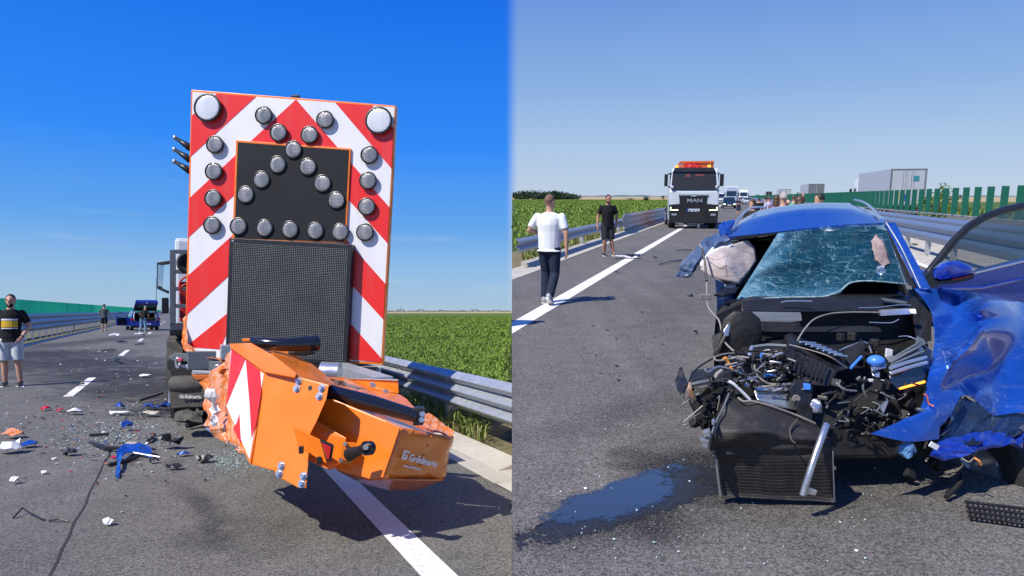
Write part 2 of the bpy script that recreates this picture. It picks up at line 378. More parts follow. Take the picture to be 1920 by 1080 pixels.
def finish(name, mb, mats, parent=None, pre=None, smooth=False, bevel=0.0, label=None, kind=None, subd=0):
    if isinstance(mb, MB):
        me = bpy.data.meshes.new(name)
        me.from_pydata([tuple(pre @ p) if pre else tuple(p) for p in mb.v], [], mb.f)
        mats = mats if isinstance(mats, (list, tuple)) else [mats]
        for m in mats: me.materials.append(m)
        me.polygons.foreach_set('material_index', mb.mi)
        b = bmesh.new(); b.from_mesh(me)
        bmesh.ops.recalc_face_normals(b, faces=b.faces[:])
        if bevel > 0:
            es = [e for e in b.edges if len(e.link_faces) == 2 and e.calc_face_angle(0) > .5]
            if es: bmesh.ops.bevel(b, geom=es, offset=bevel, segments=2, profile=.6, affect='EDGES', clamp_overlap=True)
        if subd: 
            bmesh.ops.subdivide_edges(b, edges=b.edges[:], cuts=subd, use_grid_fill=True)
        b.to_mesh(me); b.free()
        if mb.uv:
            pass
    else: me = mb
    o = bpy.data.objects.new(name, me); COL.objects.link(o)
    if parent: o.parent = parent
    if label: o['label'] = label
    if kind: o['kind'] = kind
    if smooth:
        me.polygons.foreach_set('use_smooth', [True] * len(me.polygons))
        if bevel > 0 or smooth == 'auto':
            try: me.set_sharp_from_angle(angle=R(38))
            except Exception: pass
    return o

def inst(name, me, parent, loc=(0, 0, 0), rotz=0.0, scale=None):
    o = bpy.data.objects.new(name, me); COL.objects.link(o); o.parent = parent; o.location = loc; o.rotation_euler = (0, 0, rotz)
    if scale: o.scale = scale
    return o

def structure(site, name, mb, mats, kind='structure', smooth=False, label=None, parent=None):
    o = finish(name, mb, mats, parent, None, smooth, 0, label)
    if not parent: o.matrix_world = site.M
    o['kind'] = kind; return o

def clip(poly, ax, lim, keep_less):
    out = []
    for i, a in enumerate(poly):
        b = poly[(i + 1) % len(poly)]
        ia = (a[ax] <= lim) if keep_less else (a[ax] >= lim); ib = (b[ax] <= lim) if keep_less else (b[ax] >= lim)
        if ia: out.append(a)
        if ia != ib: t = (lim - a[ax]) / (b[ax] - a[ax]); out.append(a.lerp(b, t))
    return out
def strip(site, name, s0, s1, t0, t1, z, m, kind='structure', parent=None):
    ps = [site.rp(s0, t0, z), site.rp(s1, t0, z), site.rp(s1, t1, z), site.rp(s0, t1, z)]
    ps = clip(ps, 0, 0.0, site is LS); ps = clip(ps, 1, -6.0, False)
    if len(ps) < 3: return None
    return structure(site, name, MB().add(ps, [tuple(range(len(ps)))]), m, kind, parent=parent)

def plane3(site, a, b, c):
    A, B_, C = (site.at(*q) for q in (a, b, c)); n = (B_ - A).cross(C - A).normalized()
    if n.dot(site.o - A) < 0: n = -n
    return A, n
def text_into(mb, s, org, ex, ey, size, m=0, depth=.002, bold=0.0):
    cu = bpy.data.curves.new('lettering', 'FONT'); cu.body = s; cu.size = size; cu.extrude = depth; cu.offset = bold; cu.resolution_u = 3
    o = bpy.data.objects.new('lettering', cu); COL.objects.link(o)
    bpy.context.view_layer.update()
    me = o.to_mesh(); ez = V(ex).cross(V(ey)).normalized()
    mb.add([V(org) + V(ex) * v.co.x + V(ey) * v.co.y + ez * v.co.z for v in me.vertices], [tuple(p.vertices) for p in me.polygons], m)
    wdt = max((v.co.x for v in me.vertices), default=0)
    o.to_mesh_clear(); bpy.data.objects.remove(o); bpy.data.curves.remove(cu); return wdt

def crumple(mb, amp, freq, seed=0, cuts=2):
    """subdivide and dent a sheet"""
    me = bpy.data.meshes.new('t'); me.from_pydata([tuple(p) for p in mb.v], [], mb.f)
    b = bmesh.new(); b.from_mesh(me)
    bmesh.ops.remove_doubles(b, verts=b.verts[:], dist=1e-5)
    bmesh.ops.triangulate(b, faces=[f for f in b.faces if len(f.verts) > 4])
    if cuts: bmesh.ops.subdivide_edges(b, edges=b.edges[:], cuts=cuts, use_grid_fill=True)
    bmesh.ops.recalc_face_normals(b, faces=b.faces[:]); b.normal_update()
    off = V((seed * 3.1, seed * 1.7, seed))
    mv = {}
    for v in b.verts:
        q = v.co * freq + off
        k = 1 - abs(noise.noise(q)) * 2.2 + .5 * (1 - abs(noise.noise(q * 2.3)) * 2)
        mv[v] = v.normal * amp * (k - .4)
    for v, d in mv.items(): v.co += d
    out = MB(); b.verts.index_update()
    out.add([v.co.copy() for v in b.verts], [tuple(v.index for v in f.verts) for f in b.faces])
    b.free(); bpy.data.meshes.remove(me); return out
def thicken(mb, t):
    """give a sheet a back face: every vertex pushed along its own normal"""
    me = bpy.data.meshes.new('t'); me.from_pydata([tuple(p) for p in mb.v], [], mb.f)
    b = bmesh.new(); b.from_mesh(me); bmesh.ops.remove_doubles(b, verts=b.verts[:], dist=1e-5)
    bmesh.ops.recalc_face_normals(b, faces=b.faces[:]); b.normal_update(); b.verts.index_update()
    n = len(b.verts); vs = [v.co.copy() for v in b.verts] + [v.co - v.normal * t for v in b.verts]
    fs = [tuple(v.index for v in f.verts) for f in b.faces]; fs += [tuple(i + n for i in reversed(f)) for f in fs]
    for e in b.edges:
        if len(e.link_faces) == 1: a, c = e.verts[0].index, e.verts[1].index; fs.append((a, c, c + n, a + n))
    b.free(); bpy.data.meshes.remove(me); out = MB(); out.add(vs, fs); return out

def blades(name, site, pos, hgt, wid, lean, m, kind='stuff', parent=None, two=True):
    """leaf blades: pos (n,3) roots; every blade a bent strip of 2 quads (tip pointed)"""
    n = len(pos); a = np.random.rand(n) * 2 * np.pi; h = hgt * (.6 + .8 * np.random.rand(n)); w_ = wid * (.6 + .8 * np.random.rand(n)); ln = lean * (.3 + np.random.rand(n))
    dx, dy = np.cos(a), np.sin(a); P = np.asarray(pos, dtype=float)
    def mk(o, up, out): 
        q = P.copy(); q[:, 0] += -dy * w_ * o + dx * out; q[:, 1] += dx * w_ * o + dy * out; q[:, 2] += up; return q
    vs = np.stack([mk(-.5, 0, 0), mk(.5, 0, 0), mk(.5, h * .7, ln * h * .35), mk(-.5, h * .7, ln * h * .35), mk(0, h * (1 - .35 * ln), ln * h)], 1).reshape(-1, 3)
    me = bpy.data.meshes.new(name); me.vertices.add(n * 5); me.vertices.foreach_set('co', vs.ravel())
    k = np.arange(n)[:, None] * 5
    lo = np.concatenate([k + np.array([[0, 1, 2, 3]]), k + np.array([[3, 2, 4]])], 1).ravel()
    me.loops.add(n * 7); me.loops.foreach_set('vertex_index', lo)
    me.polygons.add(n * 2); st = np.stack([np.arange(n) * 7, np.arange(n) * 7 + 4], 1).ravel(); me.polygons.foreach_set('loop_start', st)
    me.update(calc_edges=True); me.validate(); me.materials.append(m)
    o = bpy.data.objects.new(name, me); COL.objects.link(o)
    if parent: o.parent = parent
    else: o.matrix_world = site.M
    if kind: o['kind'] = kind
    return o
def leafcloud(name, pos, size, m, parent=None, site=None, kind=None):
    n = len(pos); P = np.asarray(pos, float); d1 = np.random.randn(n, 3); d1 /= np.linalg.norm(d1, axis=1)[:, None]; d2 = np.random.randn(n, 3)
    d2 -= (d1 * d2).sum(1)[:, None] * d1; d2 /= np.linalg.norm(d2, axis=1)[:, None]; s_ = size * (.6 + .8 * np.random.rand(n))[:, None]
    vs = np.stack([P - d1 * s_, P + d2 * s_ * .45, P + d1 * s_, P - d2 * s_ * .45], 1).reshape(-1, 3)
    me = bpy.data.meshes.new(name); me.vertices.add(n * 4); me.vertices.foreach_set('co', vs.ravel())
    me.loops.add(n * 4); me.loops.foreach_set('vertex_index', np.arange(n * 4)); me.polygons.add(n); me.polygons.foreach_set('loop_start', np.arange(n) * 4)
    me.update(calc_edges=True); me.materials.append(m)
    o = bpy.data.objects.new(name, me); COL.objects.link(o)
    if parent: o.parent = parent
    elif site: o.matrix_world = site.M
    if kind: o['kind'] = kind
    return o

# ---------------------------------------------------------------- guard rails, fences
def wave_profile(z0, z1, out, waves):
    """(offset, z) outline of a corrugated beam, front then back (thin)"""
    pts = []
    n = waves * 8
    for i in range(n + 1):
        k = i / n; ph = k * waves * 2 * math.pi
        pts.append((out * (0.5 - 0.5 * math.cos(ph)) ** .75, z0 + (z1 - z0) * k))
    return pts + [(o - .010, z) for o, z in reversed(pts)]
def guard_rail(site, name, label, s, t0, t1, z0, z1, side, spacing, m, pm, waves=2, group=None, step=4.0, tpost=None, lat=None, post_top=None, bolts=True, post_w=.12):
    """side=+1: corrugations bulge towards +r, -1: towards -r. s may be a function of t."""
    S = s if callable(s) else (lambda t: s)
    T = Thing(site, name, label, 'guard rail', site.rp(S(t0), t0), group)
    prof = wave_profile(z0, z1, .085, waves); rs = []; t = t0
    while True:
        rs.append([site.rp(S(t) + side * o, t, z) for o, z in prof])
        if t >= t1: break
        t = min(t1, t + step)
    T.part('beam', MB().rings(rs), m, smooth='auto')
    ptop = post_top or z1 - .06
    pm_ = MB(); hw = post_w / 2                               # C-shaped post
    for c, sz in (((0, 0), (post_w, .010)), ((-hw + .005, .035), (.010, .06)), ((hw - .005, .035), (.010, .06))):
        pm_.box((c[0], c[1] + .0, ptop / 2 - .1), (sz[0], sz[1], ptop + .2))
    me = None; rot = math.atan2(site.r.y, site.r.x)
    t = tpost if tpost is not None else t0 + .5; bl = MB(); k = 0
    while t < t1 - .1:
        p = site.rp(S(t) - side * .05, t)
        if (p.x < -.06) if site is LS else (p.x > .06):
            loc = T.Bi @ p
            if me is None: me = finish('post', pm_, pm, T.o).data; o = T.o.children[-1]; o.location = loc; o.rotation_euler = (0, 0, rot)
            else: inst('post', me, T.o, loc, rot)
            if bolts and k < 12:
                for zz in ((z0 * .72 + z1 * .28), (z0 * .28 + z1 * .72)):
                    for dt_ in (-.16, .16):
                        c = site.rp(S(t) + side * .012, t + dt_, zz)
                        bl.tube([c - site.r * side * .03, c + site.r * side * .022], .015, 6)
            k += 1
        t += spacing
    if bl.v: T.part('bolt_heads', bl, M['steel'], kind='stuff')
    return T

def slat_fence(site, name, label, s, t0, n_single, t_end, z0, z1, width, spacing, m):
    T = Thing(site, name, label, 'fence', site.rp(s, t0))
    rot = math.atan2(site.r.y, site.r.x)
    sm = MB().box((0, 0, (z1 - z0) / 2), (width, .035, z1 - z0)); me = None; t = t0
    for k in range(n_single):
        loc = T.Bi @ site.rp(s, t, z0)
        if me is None: o = finish('slat', sm, m, T.o, bevel=.006); me = o.data; o.location = loc; o.rotation_euler = (0, 0, rot + .12)
        else: inst('slat', me, T.o, loc, rot + .12 + random.uniform(-.05, .05))
        t += spacing
    far = MB(); a = site.r; b_ = site.d
    while t < t_end:
        c = site.rp(s, t); h = a * width / 2; q = b_ * .018
        far.hexa([c - h - q + V((0, 0, z0)), c + h - q + V((0, 0, z0)), c + h + q + V((0, 0, z0)), c - h + q + V((0, 0, z0)), c - h - q + V((0, 0, z1)), c + h - q + V((0, 0, z1)), c + h + q + V((0, 0, z1)), c - h + q + V((0, 0, z1))])
        t += spacing
    if far.v: T.part('far_slat', far, m, kind='stuff')
    rail = MB(); c0 = site.rp(s, t0 - .3); c1 = site.rp(s, t_end)
    rail.tube([c0 + V((0, 0, z0 - .03)), c1 + V((0, 0, z0 - .03))], .03, 6)
    T.part('base_rail', rail, M['galv_post'])
    return T
# ---------------------------------------------------------------- people
def remesh(mb, vox, smooth_it=3):
    me = bpy.data.meshes.new('t'); me.from_pydata([tuple(p) for p in mb.v], [], mb.f)
    b = bmesh.new(); b.from_mesh(me); bmesh.ops.recalc_face_normals(b, faces=b.faces[:]); b.to_mesh(me); b.free()
    o = bpy.data.objects.new('t', me); COL.objects.link(o)
    r = o.modifiers.new('r', 'REMESH'); r.mode = 'VOXEL'; r.voxel_size = vox
    s = o.modifiers.new('s', 'SMOOTH'); s.factor = .5; s.iterations = smooth_it
    dg = bpy.context.evaluated_depsgraph_get(); ev = o.evaluated_get(dg)
    out = MB(); m2 = ev.to_mesh(); out.add([v.co.copy() for v in m2.vertices], [tuple(p.vertices) for p in m2.polygons]); ev.to_mesh_clear()
    bpy.data.objects.remove(o); bpy.data.meshes.remove(me); return out

def skinmat(name, c): return mat(name, c, .55, var=.10, vscale=14, spec=.4)
SKIN = {'fair': skinmat('fair_skin', (.52, .29, .20)), 'tan': skinmat('tanned_skin', (.42, .21, .135))}
HAIR = {'black': mat('black_hair', (.012, .010, .009), .6, var=.3, vscale=40), 'brown': mat('brown_hair', (.075, .038, .020), .55, var=.4, vscale=30),
        'stubble': mat('shaved_hair', (.17, .095, .065), .8, var=.2, vscale=30), 'grey': mat('grey_hair', (.35, .32, .30), .7, var=.3, vscale=30)}
def cloth(name, c, b=.35):
    return mat(name, c, .88, var=.14, vscale=7, bump=b, bscale=16, spec=.2)
CL = {'black': cloth('black_cotton', (.014, .014, .016)), 'white': cloth('white_cotton', (.76, .78, .82), .2), 'jeans': cloth('dark_denim', (.020, .028, .055)),
      'light_jeans': cloth('light_denim', (.17, .30, .42)), 'light_grey': cloth('light_grey_jersey', (.52, .55, .57)), 'grey': cloth('grey_cotton', (.075, .09, .095)),
      'dark': cloth('dark_cotton', (.025, .026, .032)), 'sky': cloth('light_blue_cotton', (.16, .28, .55)), 'navy': cloth('navy_dress', (.022, .026, .050)),
      'greent': cloth('green_cotton', (.10, .32, .22)), 'lilac': cloth('lilac_shirt', (.42, .42, .58)), 'brownd': cloth('brown_dress', (.16, .07, .07))}
SHOE = {'black': mat('black_shoe', (.014, .014, .016), .5, var=.2), 'grey': mat('grey_shoe', (.32, .35, .38), .6, var=.2), 'tan': mat('tan_shoe', (.35, .27, .18), .7, var=.2)}
SOLE = mat('shoe_sole', (.62, .61, .58), .7, var=.1)

def person(site, label, base, yaw, h=1.76, skin='fair', hair='black', hair_style='short', top='black', bottom='shorts', bcol='dark', shoe='black',
           pose=None, lean=0.0, head=(0, 0), beard=False, detail=True, build=1.0, group=None, extra=None):
    """faces local +y; pose gives joint overrides in metres for a 1.75 m figure"""
    T = Thing(site, 'person', label, 'person', base, group, yaw)
    k = h / 1.75; J = dict(hl=(-.095, 0, .90), hr=(.095, 0, .90), kl=(-.105, .02, .49), kr=(.105, .02, .49), al=(-.11, 0, .085), ar=(.11, 0, .085),
             sl=(-.178 * build, 0, 1.405), sr=(.178 * build, 0, 1.405), el=(-.255 * build, -.02, 1.14), er=(.255 * build, -.02, 1.14),
             wl=(-.255 * build, .07, .89), wr=(.255 * build, .07, .89), fl=-1.0, fr=-1.0, toel=0.0, toer=0.0)
    J.update(pose or {})
    def bend(p):
        p = V(p)
        if lean and p.z > .88:
            d = p - V((0, 0, .92)); f = min(1, (p.z - .88) / .12); a = -lean * f
            p = V((0, 0, .92)) + Matrix.Rotation(a, 3, 'X') @ d
        return p
    P = {a: (bend(b) if a[0] in 'se' or a[0] == 'w' else V(b)) if isinstance(b, tuple) else b for a, b in J.items()}
    B_ = build
    def ring(c, rx, ry, n=14, yawr=0):
        return [bend((c[0] + rx * math.cos(2 * math.pi * i / n), c[1] + ry * math.sin(2 * math.pi * i / n), c[2])) for i in range(n)]
    torso = [(.80, .10, .09, 0), (.88, .165, .115, 0), (.95, .168, .118, 0), (1.05, .150 * B_, .108 * B_, .005), (1.16, .158 * B_, .112 * B_, .01), (1.28, .172 * B_, .118 * B_, .01), (1.37, .170 * B_, .110, 0), (1.435, .125 * B_, .085, -.005), (1.475, .075, .065, -.005)]
    def torso_into(mb, grow, z0, z1):
        rs = [ring((0, y, z), rx + grow, ry + grow) for z, rx, ry, y in torso if z0 - 1e-6 <= z <= z1 + 1e-6]
        mb.rings(rs)
    def limb(mb, a, b, c, r, grow=0, f0=0.0, f1=1.0):
        """a-b-c chain, radii r at a, mid ab, b, mid bc, c; clipped to the fraction f0..f1 of the whole"""
        pts = [a, a.lerp(b, .5), b, b.lerp(c, .35), c]; ts = [0, .25, .5, .68, 1.0]; out = []; rr = []
        def sample(t):
            for i in range(4):
                if ts[i] <= t <= ts[i + 1]:
                    q = (t - ts[i]) / (ts[i + 1] - ts[i]); return pts[i].lerp(pts[i + 1], q), r[i] * (1 - q) + r[i + 1] * q
            return pts[-1], r[-1]
        n = 9
        for i in range(n):
            p, ra = sample(f0 + (f1 - f0) * i / (n - 1)); out.append(p); rr.append(ra + grow)
        mb.tube(out, rr, 12)
    ARM = [.060, .051, .042, .041, .028]; LEG = [.092, .080, .058, .060, .040]
    body = MB()
    torso_into(body, -.004, .80, 1.475)
    for sd in 'lr':
        limb(body, P['h' + sd], P['k' + sd], P['a' + sd], LEG)
        limb(body, P['s' + sd], P['e' + sd], P['w' + sd], ARM)
        body.ell(P['s' + sd], .056, .056, .052)
        a = P['a' + sd]; dx = P['toe' + sd]
        body.tube([a + V((0, -.03, -.04)), a + V((0, .05, -.05)), a + V((0, .13, -.062))], [.036, .036, .024], 10)
        w_ = P['w' + sd]; d = (w_ - P['e' + sd]).normalized()
        body.tube([w_ - d * .02, w_ + d * .04, w_ + d * .085], [(.026, .026), (.036, .022), (.036, .018)], 10)
    hc = bend((0, .012, 1.628)); hr_ = Matrix.Rotation(head[0], 3, 'Z') @ Matrix.Rotation(-head[1] - lean * .5, 3, 'X')
    def hp(x, y, z): return hc + hr_ @ V((x, y, z))
    body.tube([bend((0, -.012, 1.42)), bend((0, 0, 1.50)), hp(0, -.012, -.06)], [.066, .056, .054], 12)
    def hell(mb, x, y, z, rx, ry, rz):
        t = MB(); t.ell((0, 0, 0), rx, ry, rz, 16, 11); mb.add([hp(p.x + x, p.y + y, p.z + z) for p in t.v], t.f)
    hell(body, 0, -.005, .022, .076, .094, .098); hell(body, 0, .028, -.052, .056, .062, .068); hell(body, 0, .072, -.088, .028, .026, .024)
    if detail:
        hell(body, 0, .098, -.018, .012, .020, .024); hell(body, 0, .086, .016, .052, .014, .012)
        for sx in (-1, 1): hell(body, sx * .080, -.005, -.008, .012, .022, .032)
    bm_ = remesh(body, .0135 if detail else .022)
    if detail:                                            # fingers: unequal, slightly curled, rooted in the palm
        for sd, sg in (('l', -1), ('r', 1)):
            w_ = P['w' + sd]; d = (w_ - P['e' + sd]).normalized(); side_ = V((0, 1, 0)) - d * d.y
            side_ = side_.normalized() if side_.length > .1 else V((1, 0, 0)); palm = d.cross(side_).normalized()
            if palm.x * sg > 0: palm = -palm
            root = w_ + d * .075
            for q, (of, ln) in enumerate(((-.026, .060), (-.009, .072), (.009, .078), (.026, .070))):
                a = root + side_ * of
                bm_.tube([a, a + d * ln * .5 + palm * .006, a + d * ln * .82 + palm * .020, a + d * ln + palm * .034], [.0095, .009, .008, .006], 6)
            a = w_ + d * .035 + side_ * .030
            bm_.tube([a, a + d * .028 + side_ * .022 + palm * .008, a + d * .062 + side_ * .026 + palm * .018], [.012, .011, .008], 6)
    S = lambda mb: (setattr(mb, 'v', [p * k for p in mb.v]), mb)[1]
    T.part('body', S(bm_), SKIN[skin], local=True, smooth=True)
    # ---- clothes
    sh = MB(); hem = .80 if bottom != 'dress' else .80
    rs = []
    for z, rx, ry, y in torso:
        if z < .86: continue
        rs.append((z, rx, ry, y))
    rs = [(.845, .178 * max(1, B_ * .98), .128 * max(1, B_), 0)] + rs
    sh.rings([ring((0, y, z), rx + .018, ry + .018) for z, rx, ry, y in rs[:-1]] + [ring((0, -.005, 1.468), .080, .072)])
    for sd in 'lr':
        limb(sh, P['s' + sd], P['e' + sd], P['w' + sd], [.060, .062, .058, .05, .04], .004, 0.0, .38)
        sh.ell(P['s' + sd], .060, .062, .054)
    if bottom == 'dress':
        sh.rings([ring((0, 0, z), rx, ry) for z, rx, ry in ((.55, .22, .17), (.70, .215, .16), (.88, .195, .145), (1.0, .175, .13))])
    T.part('shirt' if bottom != 'dress' else 'dress', S(remesh(sh, .0135 if detail else .02, 2)), CL[top], local=True, smooth=True)
    if bottom != 'dress':
        pt = MB(); pt.rings([ring((0, 0, z), rx, ry) for z, rx, ry in ((.80, .125, .105), (.86, .176, .126), (.95, .180, .128), (1.0, .166 * max(1, B_ * .97), .122))])
        for sd in 'lr':
            if bottom == 'shorts': limb(pt, P['h' + sd], P['k' + sd], P['a' + sd], [.108, .108, .098, .09, .09], .0, 0.0, .50)
            else: limb(pt, P['h' + sd], P['k' + sd], P['a' + sd], [.104, .090, .074, .074, .066], .004, 0.0, .985)
        T.part('shorts' if bottom == 'shorts' else 'trousers', S(remesh(pt, .0135 if detail else .02, 2)), CL[bcol], local=True, smooth=True)
    for sd in 'lr':
        a = P['a' + sd]; pitch = P['toe' + sd]; m_ = Matrix.Rotation(pitch, 3, 'X')
        f = lambda x, y, z: a + m_ @ V((x, y, z))
        s_ = MB(); s_.rings([[f(rx * math.cos(2 * math.pi * i / 12) + 0, y + 0, zc + rz * math.sin(2 * math.pi * i / 12)) for i in range(12)] for y, rx, rz, zc in
                 ((-.085, .022, .030, -.035), (-.07, .036, .052, -.025), (-.02, .043, .056, -.024), (.05, .047, .042, -.040), (.12, .049, .030, -.050), (.165, .038, .022, -.056), (.18, .016, .012, -.060))])
        so_ = MB(); so_.prism([f(x, y, -.064) for x, y in ((-.030, -.088), (.030, -.088), (.042, -.02), (.050, .09), (.042, .16), (.0, .188), (-.042, .16), (-.050, .09), (-.042, -.02))], m_ @ V((0, 0, -.021)))
        o = T.part('shoe', S(s_), SHOE[shoe], local=True, smooth=True); T.part('sole', S(so_), SOLE, parent=o, local=True)
    # ---- hair, face
    hm = MB(); c = []
    if hair_style != 'bald':
        gx, gy, gz = (.006, .006, .010) if hair_style in ('short', 'shaved') else (.014, .016, .014)
        if hair_style == 'shaved': gx = gy = gz = .002
        nu, nv = 18, 10; vs = []; fs = []
        lim = 2.0 if hair_style == 'long' else 1.75
        for j in range(nv + 1):
            for i in range(nu):
                ph = 2 * math.pi * i / nu; front = max(0, math.sin(ph))
                mx_ = lim - (1.05 if hair_style != 'shaved' else 1.0) * front ** .8
                th = mx_ * j / nv
                vs.append(hp((.077 + gx) * math.sin(th) * math.cos(ph), (.095 + gy) * math.sin(th) * math.sin(ph) - .006, .022 + (.099 + gz) * math.cos(th)))
        for j in range(nv):
            for i in range(nu): fs.append((j * nu + i, (j + 1) * nu + i, (j + 1) * nu + (i + 1) % nu, j * nu + (i + 1) % nu))
        hm.add(vs, fs)
        if hair_style == 'long':
            hm.rings([[hp(rx * math.cos(2 * math.pi * i / 12), yo + ry * math.sin(2 * math.pi * i / 12), z) for i in range(12)] for z, rx, ry, yo in ((.04, .082, .070, -.036), (-.04, .092, .062, -.050), (-.13, .098, .055, -.062), (-.22, .085, .045, -.075), (-.27, .05, .03, -.08))])
        T.part('hair', S(hm), HAIR[hair], local=True, smooth=True)
    if detail:
        e = MB()
        for sx in (-1, 1):
            t = MB(); t.ell((0, 0, 0), .012, .006, .006, 8, 5); e.add([hp(q.x + sx * .031, q.y + .086, q.z + .004) for q in t.v], t.f)
            t = MB(); t.ell((0, 0, 0), .018, .006, .004, 8, 5); e.add([hp(q.x + sx * .032, q.y + .092, q.z + .024) for q in t.v], t.f)
        t = MB(); t.ell((0, 0, 0), .022, .005, .005, 8, 5)
        T.part('eyes_and_brows', S(e), HAIR['black'], local=True)
        mo = MB(); mo.add([hp(q.x, q.y + .088, q.z - .062) for q in t.v], t.f); T.part('mouth', S(mo), mat('lips', (.33, .12, .10), .5, var=0), local=True)
        if beard:
            bd = MB(); t = MB(); t.ell((0, 0, 0), .061, .060, .052, 16, 9)
            bd.add([hp(q.x, q.y + .031, q.z - .078) for q in t.v], [f for f in t.f if sum(t.v[i].z for i in f) / 4 < .026]); T.part('beard', S(bd), HAIR['black'], local=True, smooth=True)
    T.k = k; T.P = P; T.S = S; T.hp = hp
    if extra: extra(T)
    return T

# ---------------------------------------------------------------- vehicles
def wheel(T, c, r, wd, ax=(1, 0, 0), rim=True, nm='wheel', spokes=7):
    c = V(c); ax = V(ax).normalized(); t = MB(); prof = ((-.5, .62), (-.5, .90), (-.36, 1.0), (.36, 1.0), (.5, .90), (.5, .62)); n = 26
    q = ax.orthogonal().normalized(); q2 = ax.cross(q)
    t.rings([[c + ax * wd * a + (q * math.cos(2 * math.pi * i / n) + q2 * math.sin(2 * math.pi * i / n)) * r * b for i in range(n)] for a, b in prof], cap=True)
    o = T.part(nm, t, M['rubber'], local=True, smooth='auto')
    if rim:
        m_ = MB(); e = ax * wd * .5
        m_.rings([[c + ax * wd * a + (q * math.cos(2 * math.pi * i / n) + q2 * math.sin(2 * math.pi * i / n)) * r * b for i in range(n)] for a, b in ((-.51, .60), (-.51, .54), (-.36, .48), (.36, .48), (.51, .54), (.51, .60))], cap=True)
        for i in range(spokes):
            a = 2 * math.pi * i / spokes; d = q * math.cos(a) + q2 * math.sin(a)
            for sg in (-1, 1): m_.tube([c + e * sg * .98, c + e * sg * .98 + d * r * .56], r * .05, 5)
        T.part('rim', m_, M['silver'], parent=o, local=True, smooth='auto')
    return o

def car(site, label, base, yaw, paint, L=4.3, W=1.8, Hh=1.5, kind='hatch', lights=False, group=None, name='parked_car', plate=True):
    """front along local -y (towards the viewer when yaw matches the road)"""
    T = Thing(site, name, label, 'van' if kind == 'van' else 'car', base, group, yaw)
    hw = W / 2; van = kind == 'van'; bz = .28; belt = (.95 if not van else 1.25); hood = .82 if not van else 1.05
    # body: rings along the length (y from front to rear), each a rounded section
    def sec(y, wd, z0, z1):
        a = wd; return [V((x, y, z)) for x, z in ((-a * .90, z0), (-a, z0 + .12), (-a, (z0 + z1) / 2), (-a * .97, z1 - .06), (-a * .88, z1), (a * .88, z1), (a * .97, z1 - .06), (a, (z0 + z1) / 2), (a, z0 + .12), (a * .90, z0))]
    b = MB(); b.rings([sec(0, hw * .80, bz + .10, hood - .18), sec(.06, hw * .92, bz, hood - .08), sec(.35, hw, bz - .02, hood), sec(1.15, hw, bz - .02, belt - .02), sec(L * .5, hw, bz - .02, belt), sec(L - .5, hw, bz - .02, belt), sec(L - .06, hw * .95, bz, belt - .05), sec(L, hw * .86, bz + .1, belt - .15)])
    body = T.part('body', b, paint, local=True, smooth='auto')
    # greenhouse
    ws = 1.05 if not van else .75; we = ws + (.75 if not van else .65); re_ = L - (.25 if kind != 'sedan' else .9); rt = re_ - (.35 if kind != 'van' else .1)
    z0, z1 = belt - .03, Hh; w0, w1 = hw * .93, hw * .74 if not van else hw * .86
    g = MB(); g.hexa([V((-w0, ws, z0)), V((w0, ws, z0)), V((w0, re_, z0)), V((-w0, re_, z0)), V((-w1, we, z1 - .05)), V((w1, we, z1 - .05)), V((w1, rt, z1 - .05)), V((-w1, rt, z1 - .05))])
    T.part('roof', g, paint, local=True, bevel=.05)
    def face(name, p, off, m=M['glass_dark']):
        T.part(name, MB().prism([V(q) + V(off) * .6 for q in p], [-x for x in off]), m, local=True)
    lp = lambda a, c, t: a + (c - a) * t
    zt, zb = .86, .10
    Z = lambda t: lp(z0, z1 - .05, t)
    face('windscreen', [(-lp(w0, w1, zb) * .93, lp(ws, we, zb), Z(zb)), (lp(w0, w1, zb) * .93, lp(ws, we, zb), Z(zb)), (lp(w0, w1, zt) * .92, lp(ws, we, zt), Z(zt)), (-lp(w0, w1, zt) * .92, lp(ws, we, zt), Z(zt))], (0, -.03, .02))
    for sg in (-1, 1):
        m1 = (ws + re_) / 2
        for (a, c) in ((ws + .45, m1 - .05), (m1 + .05, re_ - .25)):
            a2 = max(a, we + .10) if a < m1 else a + .0; 
            face('side_window', [(sg * lp(w0, w1, zb), a, Z(zb)), (sg * lp(w0, w1, zb), c, Z(zb)), (sg * lp(w0, w1, zt), min(c, rt - .1), Z(zt)), (sg * lp(w0, w1, zt), a2, Z(zt))], (sg * .02, 0, .004))
        T.part('headlight', MB().box((sg * hw * .70, .045, hood - .22), (.34, .10, .14)), M['led'] if lights else M['silver'], local=True, bevel=.03)
        T.part('mirror', MB().ell((sg * (hw + .10), ws + .35, belt + .06), .11, .07, .075, 10, 6), paint, local=True, smooth=True)
        T.part('tail_light', MB().box((sg * hw * .78, L - .02, belt - .28), (.26, .08, .2)), M['tail'], local=True, bevel=.02)
        for y in (.78, L - .75): wheel(T, (sg * (hw - .10), y, .32), .32, .21)
    gr = T.part('grille', MB().box((0, .02, hood - .28), (hw * .8, .08, .20)), M['black'], local=True, bevel=.02)
    T.part('bumper', MB().box((0, .03, bz + .10), (hw * 1.5, .10, .20)), M['black'], local=True, bevel=.04)
    if plate: T.part('licence_plate', MB().box((0, -.025, bz + .20), (.50, .012, .11)), M['white'], local=True)
    return T

def cab_parts(T, W, z0, Hc, depth, paint, y0=0.0, dark=True):
    hw = W / 2
    b = MB(); b.hexa([V((-hw, y0, z0)), V((hw, y0, z0)), V((hw, y0 + depth, z0)), V((-hw, y0 + depth, z0)), V((-hw * .95, y0 + .28, Hc)), V((hw * .95, y0 + .28, Hc)), V((hw * .95, y0 + depth, Hc)), V((-hw * .95, y0 + depth, Hc))])
    return T.part('cab', b, paint, local=True, bevel=.07)

